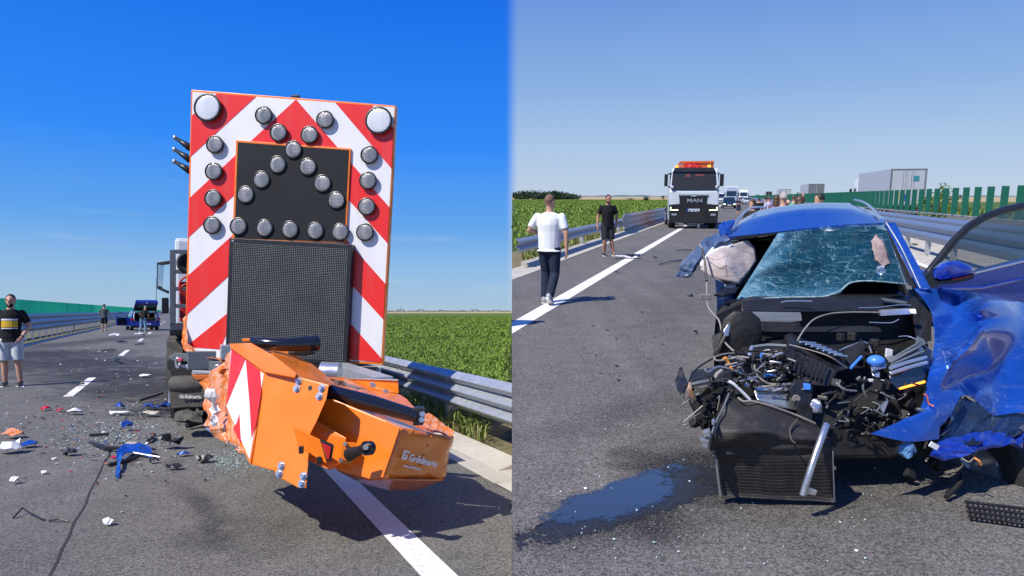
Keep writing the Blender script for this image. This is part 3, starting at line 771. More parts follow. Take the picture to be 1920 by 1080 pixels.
def box_truck(site, label, base, yaw, name, L=12, W=2.5, top=3.9, paint=None, cabpaint=None, rear_view=True, group=None, back=None, refrigerated=False, nwheel=3, logo=False, tank=False):
    """cab towards +y when rear_view (we see the doors), towards -y otherwise"""
    T = Thing(site, name, label, 'lorry', base, group, yaw); hw = W / 2; paint = paint or M['white']; cabpaint = cabpaint or M['white']
    if rear_view: yb0, yb1, yc0, yc1 = 0, L, L + .7, L + 2.8
    else: yb0, yb1, yc0, yc1 = 2.9, 2.9 + L, 0, 2.1
    if tank:
        n = 20; cz = 2.35; r = 1.18
        T.part('tank', MB().rings([[V((r * q * math.cos(2 * math.pi * i / n), y, cz + r * q * math.sin(2 * math.pi * i / n))) for i in range(n)] for y, q in ((yb0, .55), (yb0 + .12, .9), (yb0 + .35, 1), (yb1 - .3, 1), (yb1, .6))]), paint, local=True, smooth='auto')
    else:
        T.part('cargo_box', MB().box((0, (yb0 + yb1) / 2, (1.15 + top) / 2), (W, yb1 - yb0, top - 1.15)), paint, local=True, bevel=.03)
        tr = MB(); yf = yb0 - .012 if rear_view else yb1 + .012
        for x in (-hw + .05, hw - .05): tr.box((x, yf, (1.15 + top) / 2), (.10, .05, top - 1.2))
        tr.box((0, yf, top - .06), (W - .02, .052, .10)); tr.box((0, yf, 1.2), (W - .02, .052, .10))
        T.part('door_frame', tr, M['grey'], local=True)
        for sg in (-1, 1): 
            d = T.part('rear_door', MB().box((sg * hw * .46, yf + (.004 if rear_view else -.004), (1.25 + top - .11) / 2), (hw * .86, .03, top - 1.36 - .02)), back or paint, local=True)
            for q in (.16, .30): T.part('lock_bar', MB().tube([V((sg * hw * q, yf - .03, 1.25)), V((sg * hw * q, yf - .03, top - .15))], .018, 6), M['steel'], parent=d, local=True)
        if logo: T.part('door_sign', MB().box((hw * .42, yf - .022, top - .75), (.42, .012, .40)), mat('teal_sign', (.03, .22, .26), .5, var=.1), local=True)
        if logo: T.part('door_print', MB().box((-hw * .55, yf - .022, 1.75), (.30, .012, .55)), M['yellow'], local=True); T.part('door_print', MB().box((-hw * .05, yf - .022, 1.75), (.42, .012, .5)), mat('blue_print', (.02, .06, .35), .5, var=.1), local=True)
    T.part('chassis', MB().box((0, (min(yb0, yc0) + max(yb1, yc1)) / 2, .95), (1.0, max(yb1, yc1) - min(yb0, yc0) - .4, .28)), M['dark'], local=True)
    hwc = hw * .96; yA, yB = (yc0, yc1)
    front = yB if rear_view else yA; sgn = -1 if rear_view else 1
    c = MB(); c.hexa([V((-hwc, front, .6)), V((hwc, front, .6)), V((hwc, front + sgn * 2.1, .6)), V((-hwc, front + sgn * 2.1, .6)), V((-hwc * .94, front + sgn * .4, 3.3)), V((hwc * .94, front + sgn * .4, 3.3)), V((hwc * .94, front + sgn * 2.1, 3.65)), V((-hwc * .94, front + sgn * 2.1, 3.65))])
    T.part('cab', c, cabpaint, local=True, bevel=.08)
    T.part('windscreen', MB().prism([V((-hwc * .88, front + sgn * .16 - sgn * .02, 1.75)), V((hwc * .88, front + sgn * .16 - sgn * .02, 1.75)), V((hwc * .84, front + sgn * .335 - sgn * .02, 2.85)), V((-hwc * .84, front + sgn * .335 - sgn * .02, 2.85))], (0, sgn * .03, 0)), M['glass_dark'], local=True)
    for sg in (-1, 1):
        T.part('side_window', MB().box((sg * (hwc * .985), front + sgn * 1.0, 2.25), (.05, .9, .8)), M['glass_dark'], local=True)
        T.part('mirror', MB().box((sg * (hwc + .22), front + sgn * .35, 2.2), (.22, .12, .75)), M['black'], local=True, bevel=.03)
        if not rear_view: T.part('headlight', MB().box((sg * hwc * .75, front - .02, .95), (.4, .1, .2)), M['silver'], local=True, bevel=.02)
    if not rear_view:
        T.part('grille', MB().box((0, front - .005, 1.25), (hwc * 1.2, .07, .55)), M['black'], local=True, bevel=.02); T.part('bumper', MB().box((0, front - .02, .62), (W * .96, .16, .34)), M['grey'], local=True, bevel=.04)
    if refrigerated: T.part('cooling_unit', MB().box((0, yb0 - .24, top - .75), (W * .72, .46, 1.0)), M['black'], local=True, bevel=.05)
    ys = [yb0 + 1.2 + 1.3 * i for i in range(nwheel)] if rear_view else [yb1 - 1.2 - 1.3 * i for i in range(nwheel)]
    ys.append(front + sgn * 1.2)
    for y in ys:
        for sg in (-1, 1): wheel(T, (sg * (hw - .18), y, .5), .5, .34)
    if rear_view:
        T.part('rear_bumper', MB().box((0, yb0 + .1, .62), (W * .95, .12, .18)), M['grey'], local=True)
        for sg in (-1, 1): T.part('tail_light', MB().box((sg * hw * .78, yb0 + .02, .82), (.42, .06, .14)), M['tail'], local=True)
    return T
# ================================================================ THE LEFT STRETCH: ground
a0 = math.atan2(LS.d.y, LS.d.x) - math.pi / 2
def lst(u, v): p = LS.gnd(u, v); return (p.x, p.y)
stl = []
for (u, v, rx, ry, rot, st) in ((80, 655, 2.2, 2.6, .2, .70), (165, 678, 1.9, 2.3, .3, .76), (245, 706, 1.5, 2.0, .3, .78), (295, 738, .8, 1.8, 0, .7), (230, 632, 3.2, 2.2, 0, .4), (300, 772, .8, .8, 0, .6),
                                (375, 940, .13, .75, a0 + .28, .38), (385, 1010, .2, .42, a0 + .5, .3), (325, 870, .10, .4, a0, .42), (560, 985, .6, .6, 0, .2)):
    x, y = lst(u, v); stl.append((x, y, rx, ry, rot, st))
def smear(site, lst_, pts, half, st):
    for k, (p, q) in enumerate(zip(pts, pts[1:])):
        a_, b_ = site.gnd(*p), site.gnd(*q); m_ = (a_ + b_) / 2; v_ = b_ - a_
        lst_.append((m_.x, m_.y, v_.length * .72, half[k] if isinstance(half, tuple) else half, math.atan2(v_.y, v_.x), st))
stl = stl[5:]
smear(LS, stl, [(20, 658), (110, 672), (200, 694), (265, 715), (312, 748)], (3.4, 3.0, 2.4, 1.7), .80)
smear(LS, stl, [(40, 654), (160, 641), (275, 630)], 1.5, .6)
smear(LS, stl, [(255, 765), (318, 762)], .8, .75)
smear(LS, stl, [(362, 925), (400, 1000)], .10, .35)
M['asphalt_l'] = asphalt('worn_asphalt', (.132, .125, .110), stl, -a0)
strip(LS, 'ground', -3000, 3000, -40, 9000, -.02, M['crop'])
road = strip(LS, 'road', -5.95, 2.48, -20, 2500, 0, M['asphalt_l'])
strip(LS, 'median_pavement', -8.7, -5.95, -20, 2500, .0, M['verge'])
strip(LS, 'opposite_carriageway', -18, -8.7, -20, 2500, .0, M['asphalt_l'])
strip(LS, 'verge', 2.96, 4.6, -20, 2500, .0, M['verge'])
strip(LS, 'field', 4.6, 2500, -20, 420, .0, M['crop'])
strip(LS, 'ripe_field', 4.6, 4000, 420, 2600, .02, M['straw'])
strip(LS, 'far_field', -3000, -18.5, 250, 2600, .02, M['straw'])
# the ground steps up to the second road here
ps = [V((0, y, z)) for y, z in ((1.35, -.05), (3000, -.05), (3000, 3000 * math.tan(TILT)), (1.35, .0))]
def skirt():
    a = RS.M @ V((0, 0, 0)); mb = MB(); rows = []
    for Yl in (-6, 0, 2, 5, 10, 30, 100, 400, 1500, 4000):
        t = RS.M @ V((0, Yl, 0)); rows.append((V((0, t.y, min(-.3, t.z - .05))), V((0, t.y, t.z - .003))))
    mb.grid([[q for q in r_] for r_ in rows]); return mb
sk = structure(LS, 'embankment_wall', skirt(), M['concrete'])
# markings
strip(LS, 'edge_line', 1.235, 1.425, -20, 1500, .004, M['line'])
strip(LS, 'inner_edge_line', -6.12, -5.93, -20, 1500, .004, M['line'])
tt0 = LS.st(LS.gnd(125, 744))[1]; sdash = LS.st(LS.gnd(125, 744))[0]; sL = LS.st(LS.gnd(118, 744))[0]; sR = LS.st(LS.gnd(136, 744))[0]
tt1 = LS.st(LS.gnd(168, 708.5))[1]
for k in range(9):
    strip(LS, 'lane_dash', sL, sR, tt0 + 3.2 * k * (tt1 - tt0), tt0 + 3.2 * k * (tt1 - tt0) + (tt1 - tt0), .004, M['line'])
M['tar'] = mat('tar_joint', (.03, .028, .028), .8, var=.3, vscale=20)
jt = MB(); t = 2.0; pr = None
rows = []
while t < 12:
    o_ = .02 * noise.noise(V((t * 2, 0, 3))); wj = .007 + .006 * abs(noise.noise(V((t * 5, 2, 0)))); rows.append([LS.rp(-.655 + o_ - wj, t, .003), LS.rp(-.655 + o_ + wj, t, .003)]); t += .12
structure(LS, 'asphalt_joint', jt.grid(rows), M['tar'])
strip(LS, 'gutter_base', 2.485, 2.955, -20, 200, .003, M['concrete'])
# concrete gutter: slabs with open joints
gut = MB().grid([[LS.rp(2.48, -3, -.03), LS.rp(2.96, -3, -.03)], [LS.rp(2.48, 60, -.03), LS.rp(2.96, 60, -.03)]])
go = structure(LS, 'gutter', gut, M['dusty'])
ma = MB().hexa([V((0, 0, -.03)), V((.205, 0, -.03)), V((.205, 1.49, -.03)), V((0, 1.49, -.03)), V((0, 0, .012)), V((.205, 0, .004)), V((.205, 1.49, .004)), V((0, 1.49, .012))])
mb_ = MB().hexa([V((0, 0, -.03)), V((.255, 0, -.03)), V((.255, 1.49, -.03)), V((0, 1.49, -.03)), V((0, 0, .010)), V((.255, 0, .075)), V((.255, 1.49, .075)), V((0, 1.49, .010))])
m1 = m2_ = None; rot = math.atan2(LS.r.y, LS.r.x)
for k in range(30):
    t = 1.0 + 1.5 * k
    for j, (s_, mm) in enumerate(((2.48, ma), (2.70, mb_))):
        p = LS.rp(s_, t + j * .4, random.uniform(0, .006))
        if p.x > .25: continue
        if j == 0 and m1 is None: o = finish('slab', mm, M['concrete'], go, bevel=.006); m1 = o.data; o.location = p; o.rotation_euler = (0, 0, rot)
        elif j == 1 and m2_ is None: o = finish('slab', mm, M['concrete'], go, bevel=.006); m2_ = o.data; o.location = p; o.rotation_euler = (0, 0, rot)
        else: inst('slab', m1 if j == 0 else m2_, go, p, rot + random.uniform(-.004, .004))
# rails
sg_ = LS.st(LS.gnd(842, 800))[0]
def zat(site, u, v, s):       # height of a pixel on the vertical plane s = const
    return site.onplane(u, v, site.rp(s, 0), site.r).z
zt, zb = zat(LS, 950, 719, sg_ - .06), zat(LS, 950, 800, sg_ - .06)
tend = LS.st(LS.onplane(958, 760, LS.rp(sg_ - .09, 0), LS.r))[1]
tpost = LS.st(LS.gnd(842, 800))[1]
guard_rail(LS, 'guard_rail', 'shiny corrugated guard rail between concrete gutter and green crop, behind the orange cushion', sg_, tend, 120, zb, zt, -1, 2.1, M['galv'], M['galv_post'], 3, tpost=tpost, post_w=.16)
sm = LS.st(LS.gnd(49, 640))[0]; zt, zb = zat(LS, 44, 600, sm), zat(LS, 44, 623, sm)
guard_rail(LS, 'guard_rail', 'shaded double wave median guard rail in front of the bright green slat fence', sm, 12, 400, zb, zt, 1, 2.0, M['galv_shaded'], M['galv_post'], 2, tpost=LS.st(LS.gnd(49, 640))[1] - 14)
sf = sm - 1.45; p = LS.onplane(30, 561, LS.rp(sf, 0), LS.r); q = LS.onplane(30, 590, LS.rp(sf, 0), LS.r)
guard_rail(LS, 'guard_rail', 'rear median guard rail right below the bright green slats', sm - 1.2, 12, 400, zb + .22, q.z + .06, 1, 2.0, M['galv_shaded'], M['galv_post'], 2, bolts=False)
slat_fence(LS, 'anti_glare_fence', 'bright green vertical slat fence above the median guard rail at left', sf, LS.st(p)[1] - 3.5, 46, 420, q.z, p.z, .22, .95, M['green'])
# crop leaves, verge grass
def scatter(site, n, s0, s1, t0, t1, pw=1.0, z=0.0, lim=None):
    out = []
    while len(out) < n:
        m_ = n * 2; s_ = s0 + (s1 - s0) * np.random.rand(m_); t_ = t0 + (t1 - t0) * np.random.rand(m_) ** pw
        x = site.r.x * s_ + site.d.x * t_; y = site.r.y * s_ + site.d.y * t_
        ok = (x < -.02) if site is LS else (x > .02)
        y_ = np.where(y > .5, y, .5); u = U0 + F * x / y_
        ok &= (np.abs(x) > .3) & (y > 2) & (u > (640 if site is LS else 955)) & (u < (965 if site is LS else 1960))
        if lim is not None: ok &= lim(x, y)
        out += list(zip(x[ok], y[ok], np.full(ok.sum(), z)))
    return np.array(out[:n])
def rows_of(site, n, s0, s1, t0, t1, pw):
    P = scatter(site, n, s0, s1, t0, t1, pw); P[:, 2] = 0.0
    s_ = P[:, 0] * site.r.x + P[:, 1] * site.r.y; t_ = P[:, 0] * site.d.x + P[:, 1] * site.d.y
    s2 = np.round(s_ / .34) * .34 + np.random.randn(len(s_)) * .075
    P[:, 0] = site.r.x * s2 + site.d.x * t_; P[:, 1] = site.r.y * s2 + site.d.y * t_; return P
blades('crop_plants', LS, rows_of(LS, 110000, 4.7, 40, 4, 40, 1.6), .32, .028, 1.0, M['leaf'])
blades('crop_plants', LS, scatter(LS, 110000, 4.7, 150, 30, 160, 1.7), .36, .06, 1.0, M['leaf'])
blades('verge_grass', LS, scatter(LS, 5200, 2.98, 4.6, 4, 22, 1.3), .26, .014, .7, M['grass'])
blades('verge_grass', LS, scatter(LS, 2600, 2.98, 4.6, 4, 22, 1.3), .20, .012, .9, M['drygrass'])
hr = []
for k in range(900):
    u = random.uniform(722, 958); d_ = random.uniform(1500, 1700); hh = max(0, noise.noise(V((u * .05, 3, 0)))) * 9 + 1.5
    hr.append(((u - 960) / F * d_, d_, random.random() * hh))
leafcloud('far_trees', hr, 1.6, M['treeleaf'], site=LS, kind='stuff')
hr = []
for k in range(700):
    u = random.uniform(200, 335); d_ = random.uniform(1500, 1700); hh = max(0, noise.noise(V((u * .06, 8, 0)))) * 9 + 1
    hr.append(((u - 960) / F * d_, d_, random.random() * hh))
leafcloud('far_trees', hr, 1.6, M['treeleaf'], site=LS, kind='stuff')
# ================================================================ LEFT: shadow truck with warning board and crash cushion
z1 = lambda x, y: (310 + x / 3.6, 150 + y / 3.6)
z2 = lambda x, y: (310 + x / 3.6, 430 + y / 3.6)
z3 = lambda x, y: (330 + x / 3.483, 620 + y / 3.483)
z5 = lambda x, y: (300 + x / 6.75, 640 + y / 6.75)
TR = Thing(LS, 'attenuator_truck', 'works truck with red and white arrow board and crushed orange cushion, seen from behind', 'works truck', LS.rp(1.2, 8.9))
BP, BN = LS.at(345, 600, 8.35), V((-.10, -1, 0)).normalized()
def bp(uv, off=0.0): return LS.onplane(uv[0], uv[1], BP - BN * -off if off else BP, BN) 
outline = [(358.5, 168), (742, 198), (717, 684), (560, 676), (417, 676), (372, 668), (343, 655), (341, 625), (348, 592)]
bd = MB().prism([bp(p) for p in outline], -BN * .09)
board = TR.part('warning_board', bd, M['orange'], bevel=.006)
def inset(pts, d):
    c = (sum(p[0] for p in pts) / len(pts), sum(p[1] for p in pts) / len(pts)); return [(p[0] + (c[0] - p[0]) * d / 250, p[1] + (c[1] - p[1]) * d / 290) for p in pts]
wl = [(361, 172), (740, 201), (714.5, 679), (560, 673), (418, 672), (380, 668), (352, 648), (349, 620), (352, 592)]
def clipw(poly):      # keep a polygon inside the white sheet (convex enough)
    ps = [V((p[0], p[1], 0)) for p in poly]; cw = [(361, 172), (740, 201), (714.5, 679), (346, 650)]
    n = len(cw)
    for i in range(n):
        a, b = cw[i], cw[(i + 1) % n]; nx, ny = -(b[1] - a[1]), b[0] - a[0]; out = []
        for j, p in enumerate(ps):
            q = ps[(j + 1) % len(ps)]; dp = (p.x - a[0]) * nx + (p.y - a[1]) * ny; dq = (q.x - a[0]) * nx + (q.y - a[1]) * ny
            if dp >= 0: out.append(p)
            if (dp >= 0) != (dq >= 0): out.append(p.lerp(q, dp / (dp - dq)))
        ps = out
        if not ps: break
    return [(p.x, p.y) for p in ps]
def sheet(name, pts, off, m, th=.0025, parent=None, bevel=0, sub=False):
    return TR.part(name, MB().prism([bp(p, off) for p in pts], -BN * th), m, parent=parent or board, bevel=bevel)
sheet('white_sheet', wl, .004, M['rwhite'], .003)
red = [[z1(355, 85), z1(620, 105), z1(165, 522), z1(178, 240)],
       [z1(882, 130), z1(872, 400), z1(150, 1068), z1(158, 800)],
       [z2(480, 15), z2(150, 315), z2(140, 580), z2(480, 266)],
       [z2(480, 518), z2(140, 790), z2(150, 860), z2(260, 905), z2(352, 868)],
       [z1(1143, 148), z1(1395, 168), z1(1560, 345), z1(1545, 620)],
       [z1(882, 130), z1(1530, 880), z1(1520, 1126), z1(872, 400)],
       [z2(1200, 45), z2(1500, 385), z2(1490, 630), z2(1200, 313)],
       [z2(1200, 580), z2(1475, 890), z2(1462, 925), z2(1200, 910)]]
for q in red: sheet('red_stripe', clipw(q), .0075, M['rred'], .003)
# scuffs at the crushed corner
sheet('panel_frame', [z1(477, 405), z1(1252, 462), z1(1218, 1100), z1(452, 1075)], .030, M['orange'], .024, bevel=.004)
sheet('dark_panel', [z1(489, 420), z1(1238, 473), z1(1206, 1092), z1(466, 1066)], .035, M['panel_black'], .006)
led = sheet('message_screen', [z2(432, 58), z2(1260, 102), z2(1222, 915), z2(404, 868)], .115, M['black'], .11, bevel=.006)
# face of the message screen: a pixel matrix
def ledfn(t, b, co):
    g = G(t); uv = g.n('ShaderNodeUVMap'); mp = g.mapping(uv.outputs[0], (64, 66, 1))
    fr = g.n('ShaderNodeVectorMath', operation='FRACTION'); g.l(mp, fr.inputs[0])
    sb = g.n('ShaderNodeVectorMath', operation='SUBTRACT'); g.l(fr.outputs[0], sb.inputs[0]); sb.inputs[1].default_value = (.5, .5, 0)
    ln = g.n('ShaderNodeVectorMath', operation='LENGTH'); g.l(sb.outputs[0], ln.inputs[0])
    fl = g.n('ShaderNodeVectorMath', operation='FLOOR'); g.l(mp, fl.inputs[0])
    wn = g.n('ShaderNodeTexWhiteNoise'); g.l(fl.outputs[0], wn.inputs[0])
    dot = g.math('MULTIPLY', g.math('LESS_THAN', ln.outputs['Value'], .24), g.rng(wn.outputs[0], 0, 1, .75, 1.0))
    blot = g.mix(g.rng(g.noise(uv.outputs[0], 3, 4), .35, .7), (.32, .35, .35), (.20, .23, .22))
    g.l(g.mix(dot, (.010, .011, .012), blot), b.inputs['Base Color']); b.inputs['Roughness'].default_value = .55
    g.bump(dot, .4, .004, b)
M['led_matrix'] = mat('led_matrix', (.02, .02, .02), .5, var=0, fn=ledfn, spec=.25)
lp = [bp(z2(*p), .1175) for p in ((458, 88), (1235, 130), (1200, 893), (428, 846))]
me = bpy.data.meshes.new('screen_face'); me.from_pydata([tuple(TR.Bi @ p) for p in (lp[3], lp[2], lp[1], lp[0])], [], [(0, 1, 2, 3)])
uv = me.uv_layers.new(name='UVMap')
for l_, q in zip(uv.data, ((0, 0), (1, 0), (1, 1), (0, 1))): l_.uv = q
me.materials.append(M['led_matrix']); finish('screen_face', me, None, board)
TR.part('corner_screw', MB().disc(bp(z2(455, 77), .122), BN, .014, .01, 8), M['steel'], parent=board)
# lamps
def lensfn(big):
    def fn(t, b, co):
        g = G(t); P = co.outputs['Object']
        v = g.vor(P, 46 if big else 62, 'F1', .12); sp = g.n('ShaderNodeSeparateColor'); g.l(v.outputs['Color'], sp.inputs[0])
        dot = g.rng(v.outputs['Distance'], .12, .42, 1, 0)
        if big: c = g.mix(dot, (.62, .63, .68), (.86, .87, .90))
        else: c = g.mix(dot, (.17, .175, .19), g.mix(g.rng(sp.outputs[0], .35, .65), (.58, .62, .62), (.66, .48, .46)))
        g.l(c, b.inputs['Base Color']); g.bump(g.math('SUBTRACT', 1.0, v.outputs['Distance']), .5, .008, b)
    return mat('clear_flood_lens' if big else 'signal_lens', (.4, .4, .4), .22, var=0, coat=.6, fn=fn)
M['lens'] = lensfn(False); M['lens_big'] = lensfn(True)
big = [(298, 193, 97), (1448, 280, 95)]
small = [(673, 243), (1085, 273), (772, 360), (980, 375), (872, 475), (766, 575), (970, 590), (657, 676), (1068, 702), (550, 777), (1162, 815), (344, 440), (1383, 510), (336, 620), (1374, 683), (332, 802), (1365, 858), (325, 982), (1354, 1030), (503, 990), (678, 1002), (849, 1012), (1019, 1020), (1187, 1028)]
for i, (x, y, *r_) in enumerate(big + small):
    r = r_[0] if r_ else 62; c = bp(z1(x, y), .008); rad = r / 3.6 / F * c.y * .985
    dp = .055 if r_ else .042
    h = MB(); n = BN; q = V((0, 0, 1)); q2 = n.cross(q).normalized(); ng = 28
    rg = lambda rr, o_: [c + n * o_ + (q * math.cos(2 * math.pi * k / ng) + q2 * math.sin(2 * math.pi * k / ng)) * rr for k in range(ng)]
    h.rings([rg(rad * .92, .0), rg(rad * .96, dp * .6), rg(rad, dp * .8), rg(rad, dp), rg(rad * (.90 if r_ else .91), dp + .004), rg(rad * .88, dp - .008)])
    lo = TR.part('flood_lamp' if r_ else 'arrow_lamp', h, M['black'], parent=board, smooth='auto')
    l_ = MB(); l_.rings([rg(rad * .875 * math.sin(a), dp - .006 + .012 * math.cos(a) ) for a in (1.55, 1.3, 1.0, .7, .4, .12)], m=0)
    TR.part('flood_lens' if r_ else 'lamp_lens', l_, M['lens_big'] if r_ else M['lens'], parent=board, smooth=True)
# top lug, marker arms
c = bp((552, 182)); TR.part('top_lug', MB().box(c + V((0, .05, .012)), (.10, .05, .05)), M['black'], parent=board, bevel=.01)
for (x0, y0, x1, y1) in ((66, 390, 165, 455), (63, 470, 165, 535), (62, 550, 165, 612)):
    a, b_ = LS.at(*z1(x0, y0), 8.65), LS.at(*z1(x1, y1), 8.5)
    mk = TR.part('marker_arm', MB().tube([a, b_], [.018, .045], 10), M['black'], parent=board, smooth=True)
    TR.part('arm_tip', MB().ell(a, .032, .032, .032, 10, 7), M['silver'], parent=board, smooth=True)
# crushed orange side panel and lower flange of the board
cr = MB().grid([[LS.at(358, 588, 8.52), LS.at(349, 592, 8.36), LS.at(352, 640, 8.30)], [LS.at(343, 600, 8.60), LS.at(341, 625, 8.30), LS.at(356, 652, 8.27)], [LS.at(345, 640, 8.62), LS.at(343, 659, 8.26), LS.at(385, 671, 8.26)], [LS.at(352, 660, 8.7), LS.at(380, 672, 8.32), LS.at(420, 679, 8.27)]])
TR.part('bent_edge', thicken(crumple(cr, .045, 4, 2), .006), M['orange_torn'], parent=board)
# ---- chassis, wheels, rear bracketry, body rack, cab (behind the board)
def rbox(name, s0, s1, t0, t1, h0, h1, m, parent=None, bevel=.0, mb=None):
    p = [LS.rp(s0, t0, h0), LS.rp(s1, t0, h0), LS.rp(s1, t1, h0), LS.rp(s0, t1, h0), LS.rp(s0, t0, h1), LS.rp(s1, t0, h1), LS.rp(s1, t1, h1), LS.rp(s0, t1, h1)]
    if mb is not None: mb.hexa(p); return None
    return TR.part(name, MB().hexa(p), m, parent=parent, bevel=bevel)
ch = MB(); rbox('', .70, .95, 9.0, 19.5, .75, 1.0, None, mb=ch); rbox('', 1.55, 1.8, 9.0, 19.5, .75, 1.0, None, mb=ch); rbox('', .1, 2.35, 9.02, 9.25, .80, 1.02, None, mb=ch)
chassis = TR.part('chassis', ch, M['grey'], bevel=.01)
rbox('rear_crossbeam', .45, 2.35, 8.75, 9.0, .93, 1.10, M['galv'], bevel=.01)
for t_ in (10.6, 12.1, 17.6):
    for s_ in (.06, .42, 2.0, 2.32):
        if t_ > 17 and s_ in (.42, 2.0): continue
        o = MB(); c = TR.Bi @ LS.rp(s_, t_, .52); ax = (TR.B.to_3x3().inverted() @ LS.r)
        wheel(TR, c, .52, .31, ax, rim=(s_ in (.06, 2.32)))
for t_ in (9.9, 11.35): 
    g_ = MB(); rows = []
    for k in range(9):
        a = math.pi * k / 8; rows.append([LS.rp(-.14, t_ + .75 - .66 * math.cos(a), .5 + .62 * math.sin(a)), LS.rp(.58, t_ + .75 - .66 * math.cos(a), .5 + .62 * math.sin(a))])
    TR.part('mudguard', thicken(MB().grid(rows), .012), M['dusty'], smooth='auto')
rbox('load_floor', -.10, 2.45, 10.0, 15.6, 1.18, 1.26, M['dark'], bevel=.01)
# grey cage that carries equipment
for s_ in (-.10, .16, .42):
    pass
cage = MB()
for (s0, t0) in ((-.13, 13.4), (-.13, 14.4), (-.13, 15.5), (.5, 13.4)):
    rbox('', s0, s0 + .09, t0, t0 + .09, 1.28, 2.56, None, mb=cage)
for h_ in (1.55, 1.85, 2.15, 2.50):
    rbox('', -.128, -.05, 13.49, 15.5, h_, h_ + .07, None, mb=cage); rbox('', -.05, 2.4, 13.402, 13.47, h_, h_ + .07, None, mb=cage)
TR.part('equipment_cage', cage, M['grey'], bevel=.006)
rd = MB(); rbox('', .02, .5, 13.6, 14.3, 1.6, 2.02, None, mb=rd); rbox('', .02, .4, 13.6, 14.1, 1.3, 1.6, None, mb=rd); 
TR.part('red_equipment', rd, M['redgoods'], bevel=.05)
TR.part('red_hose', MB().tube([LS.rp(.12 + .1 * math.cos(a), 13.34, 2.0 + .12 * math.sin(a) - .02 * a) for a in np.linspace(0, 9, 30)], .02, 6), M['redgoods'], smooth=True)
wy = MB(); wy.box(LS.rp(.24, 13.36, 1.44), (.16, .02, .13)); TR.part('warning_label', wy, M['yellow'])
TR.part('spare_wheel', MB().rings([[LS.rp(.16 + rr * math.cos(a), 13.35 + o_, 2.34 + rr * math.sin(a)) for a in np.linspace(0, 2 * math.pi, 22, endpoint=False)] for rr, o_ in ((.08, .02), (.10, -.04), (.16, -.06), (.19, 0), (.19, .2))]), M['rubber'], smooth='auto')
# cab
cb = [LS.rp(-.10, 17.0, .8), LS.rp(2.4, 17.0, .8), LS.rp(2.4, 19.2, .8), LS.rp(-.10, 19.2, .8), LS.rp(-.06, 17.0, 3.12), LS.rp(2.36, 17.0, 3.12), LS.rp(2.36, 18.9, 3.12), LS.rp(-.06, 18.9, 3.12)]
cabo = TR.part('cab', MB().hexa(cb), M['white'], bevel=.08)
rbox('cab_lower_cladding', -.16, -.10, 17.2, 18.9, .8, 1.6, M['black'], bevel=.02)
f = MB(); p = [LS.at(294, 492, 19), LS.at(320, 488, 19), LS.at(323, 494, 19), LS.at(306, 497, 19), LS.at(304, 540, 19), LS.at(318, 546, 19), LS.at(316, 551, 19), LS.at(294, 541, 19)]
TR.part('mirror_housing', MB().prism(p, LS.d * .10), M['black'], parent=cabo, bevel=.008)
TR.part('mirror_glass', MB().prism([LS.at(*q, 18.985) for q in ((296, 496), (308, 498), (305, 538), (296, 536))], LS.d * .012), mat('mirror_glass', (.55, .6, .66), .04, 1.0, var=0), parent=cabo)
TR.part('mirror_lower_pane', MB().prism([LS.at(*q, 18.975) for q in ((296, 524), (305.5, 528), (305, 538), (296, 536))], LS.d * .01), M['silver'], parent=cabo)
lo_ = MB()
rbox('', -.28, -.16, 14.6, 14.9, 1.45, 1.75, None, mb=lo_); TR.part('work_lamp', lo_, M['black'], bevel=.02)
rbox('fuel_tank', -.12, .5, 13.0, 15.2, .45, 1.05, M['grey'], bevel=.05)
# rear underside on the crash side
pl = lambda pts, y, th, m, name, bevel=.006: TR.part(name, MB().prism([LS.at(*z5(*p), y) for p in pts], LS.d * th), m, bevel=bevel)
pl([(110, 200), (200, 150), (320, 155), (560, 215), (555, 250), (420, 255), (250, 250), (150, 240)], 8.25, .05, M['grey'], 'rear_bracket')
pl([(245, 250), (545, 245), (550, 365), (500, 360), (400, 350), (260, 330)], 8.32, .06, M['dark'], 'torn_bracket')
pl([(262, 300), (400, 292), (455, 300), (497, 350), (380, 352), (270, 330)], 8.24, .03, M['white_shade'], 'broken_lamp_shell')
pl([(555, 250), (780, 255), (765, 385), (640, 380), (560, 350)], 8.27, .10, M['grey'], 'rear_beam')
pl([(410, 368), (745, 385), (735, 420), (540, 410), (400, 420)], 8.0, .06, M['galv'], 'bent_flange')
pl([(400, 425), (690, 425), (640, 460), (500, 490), (440, 475)], 7.98, .05, M['orange_dull'], 'torn_flange')
TR.part('shackle', MB().tube([LS.at(*z5(728 + 36 * math.cos(a), 340 + 38 * math.sin(a)), 7.9) for a in np.linspace(0, 6.3, 18)], .012, 6), M['steel'], smooth=True)
TR.part('cable_loop', MB().tube([LS.at(*z5(225 + 25 * math.cos(a), 275 + 62 * math.sin(a)), 8.2) for a in np.linspace(0, 6.3, 18)], .014, 6), M['steel'], smooth=True)
TR.part('red_connector', MB().box(LS.at(*z5(262, 230), 8.15), (.05, .05, .035)), mat('pink_plastic', (.6, .05, .12), .5, var=0), bevel=.008)
pl([(82, 0), (290, 0), (290, 160), (180, 140), (110, 200), (95, 500), (82, 560)], 9.2, .25, M['dusty'], 'rear_mudflap')
TR.part('crushed_tube', MB().tube([LS.at(*z5(178, 542), 8.15), LS.at(*z5(330, 545), 8.1), LS.at(*z5(520, 540), 8.15)], [.095, .105, .10], 16), M['dusty'], smooth='auto')
pl([(150, 200), (420, 360), (520, 520), (520, 600), (180, 600), (100, 560), (90, 260)], 9.0, .2, M['dark'], 'axle_housing')
fl = pl([(110, 600), (560, 600), (560, 835), (330, 832), (150, 850), (120, 760)], 8.7, .03, M['dusty'], 'mud_flap')
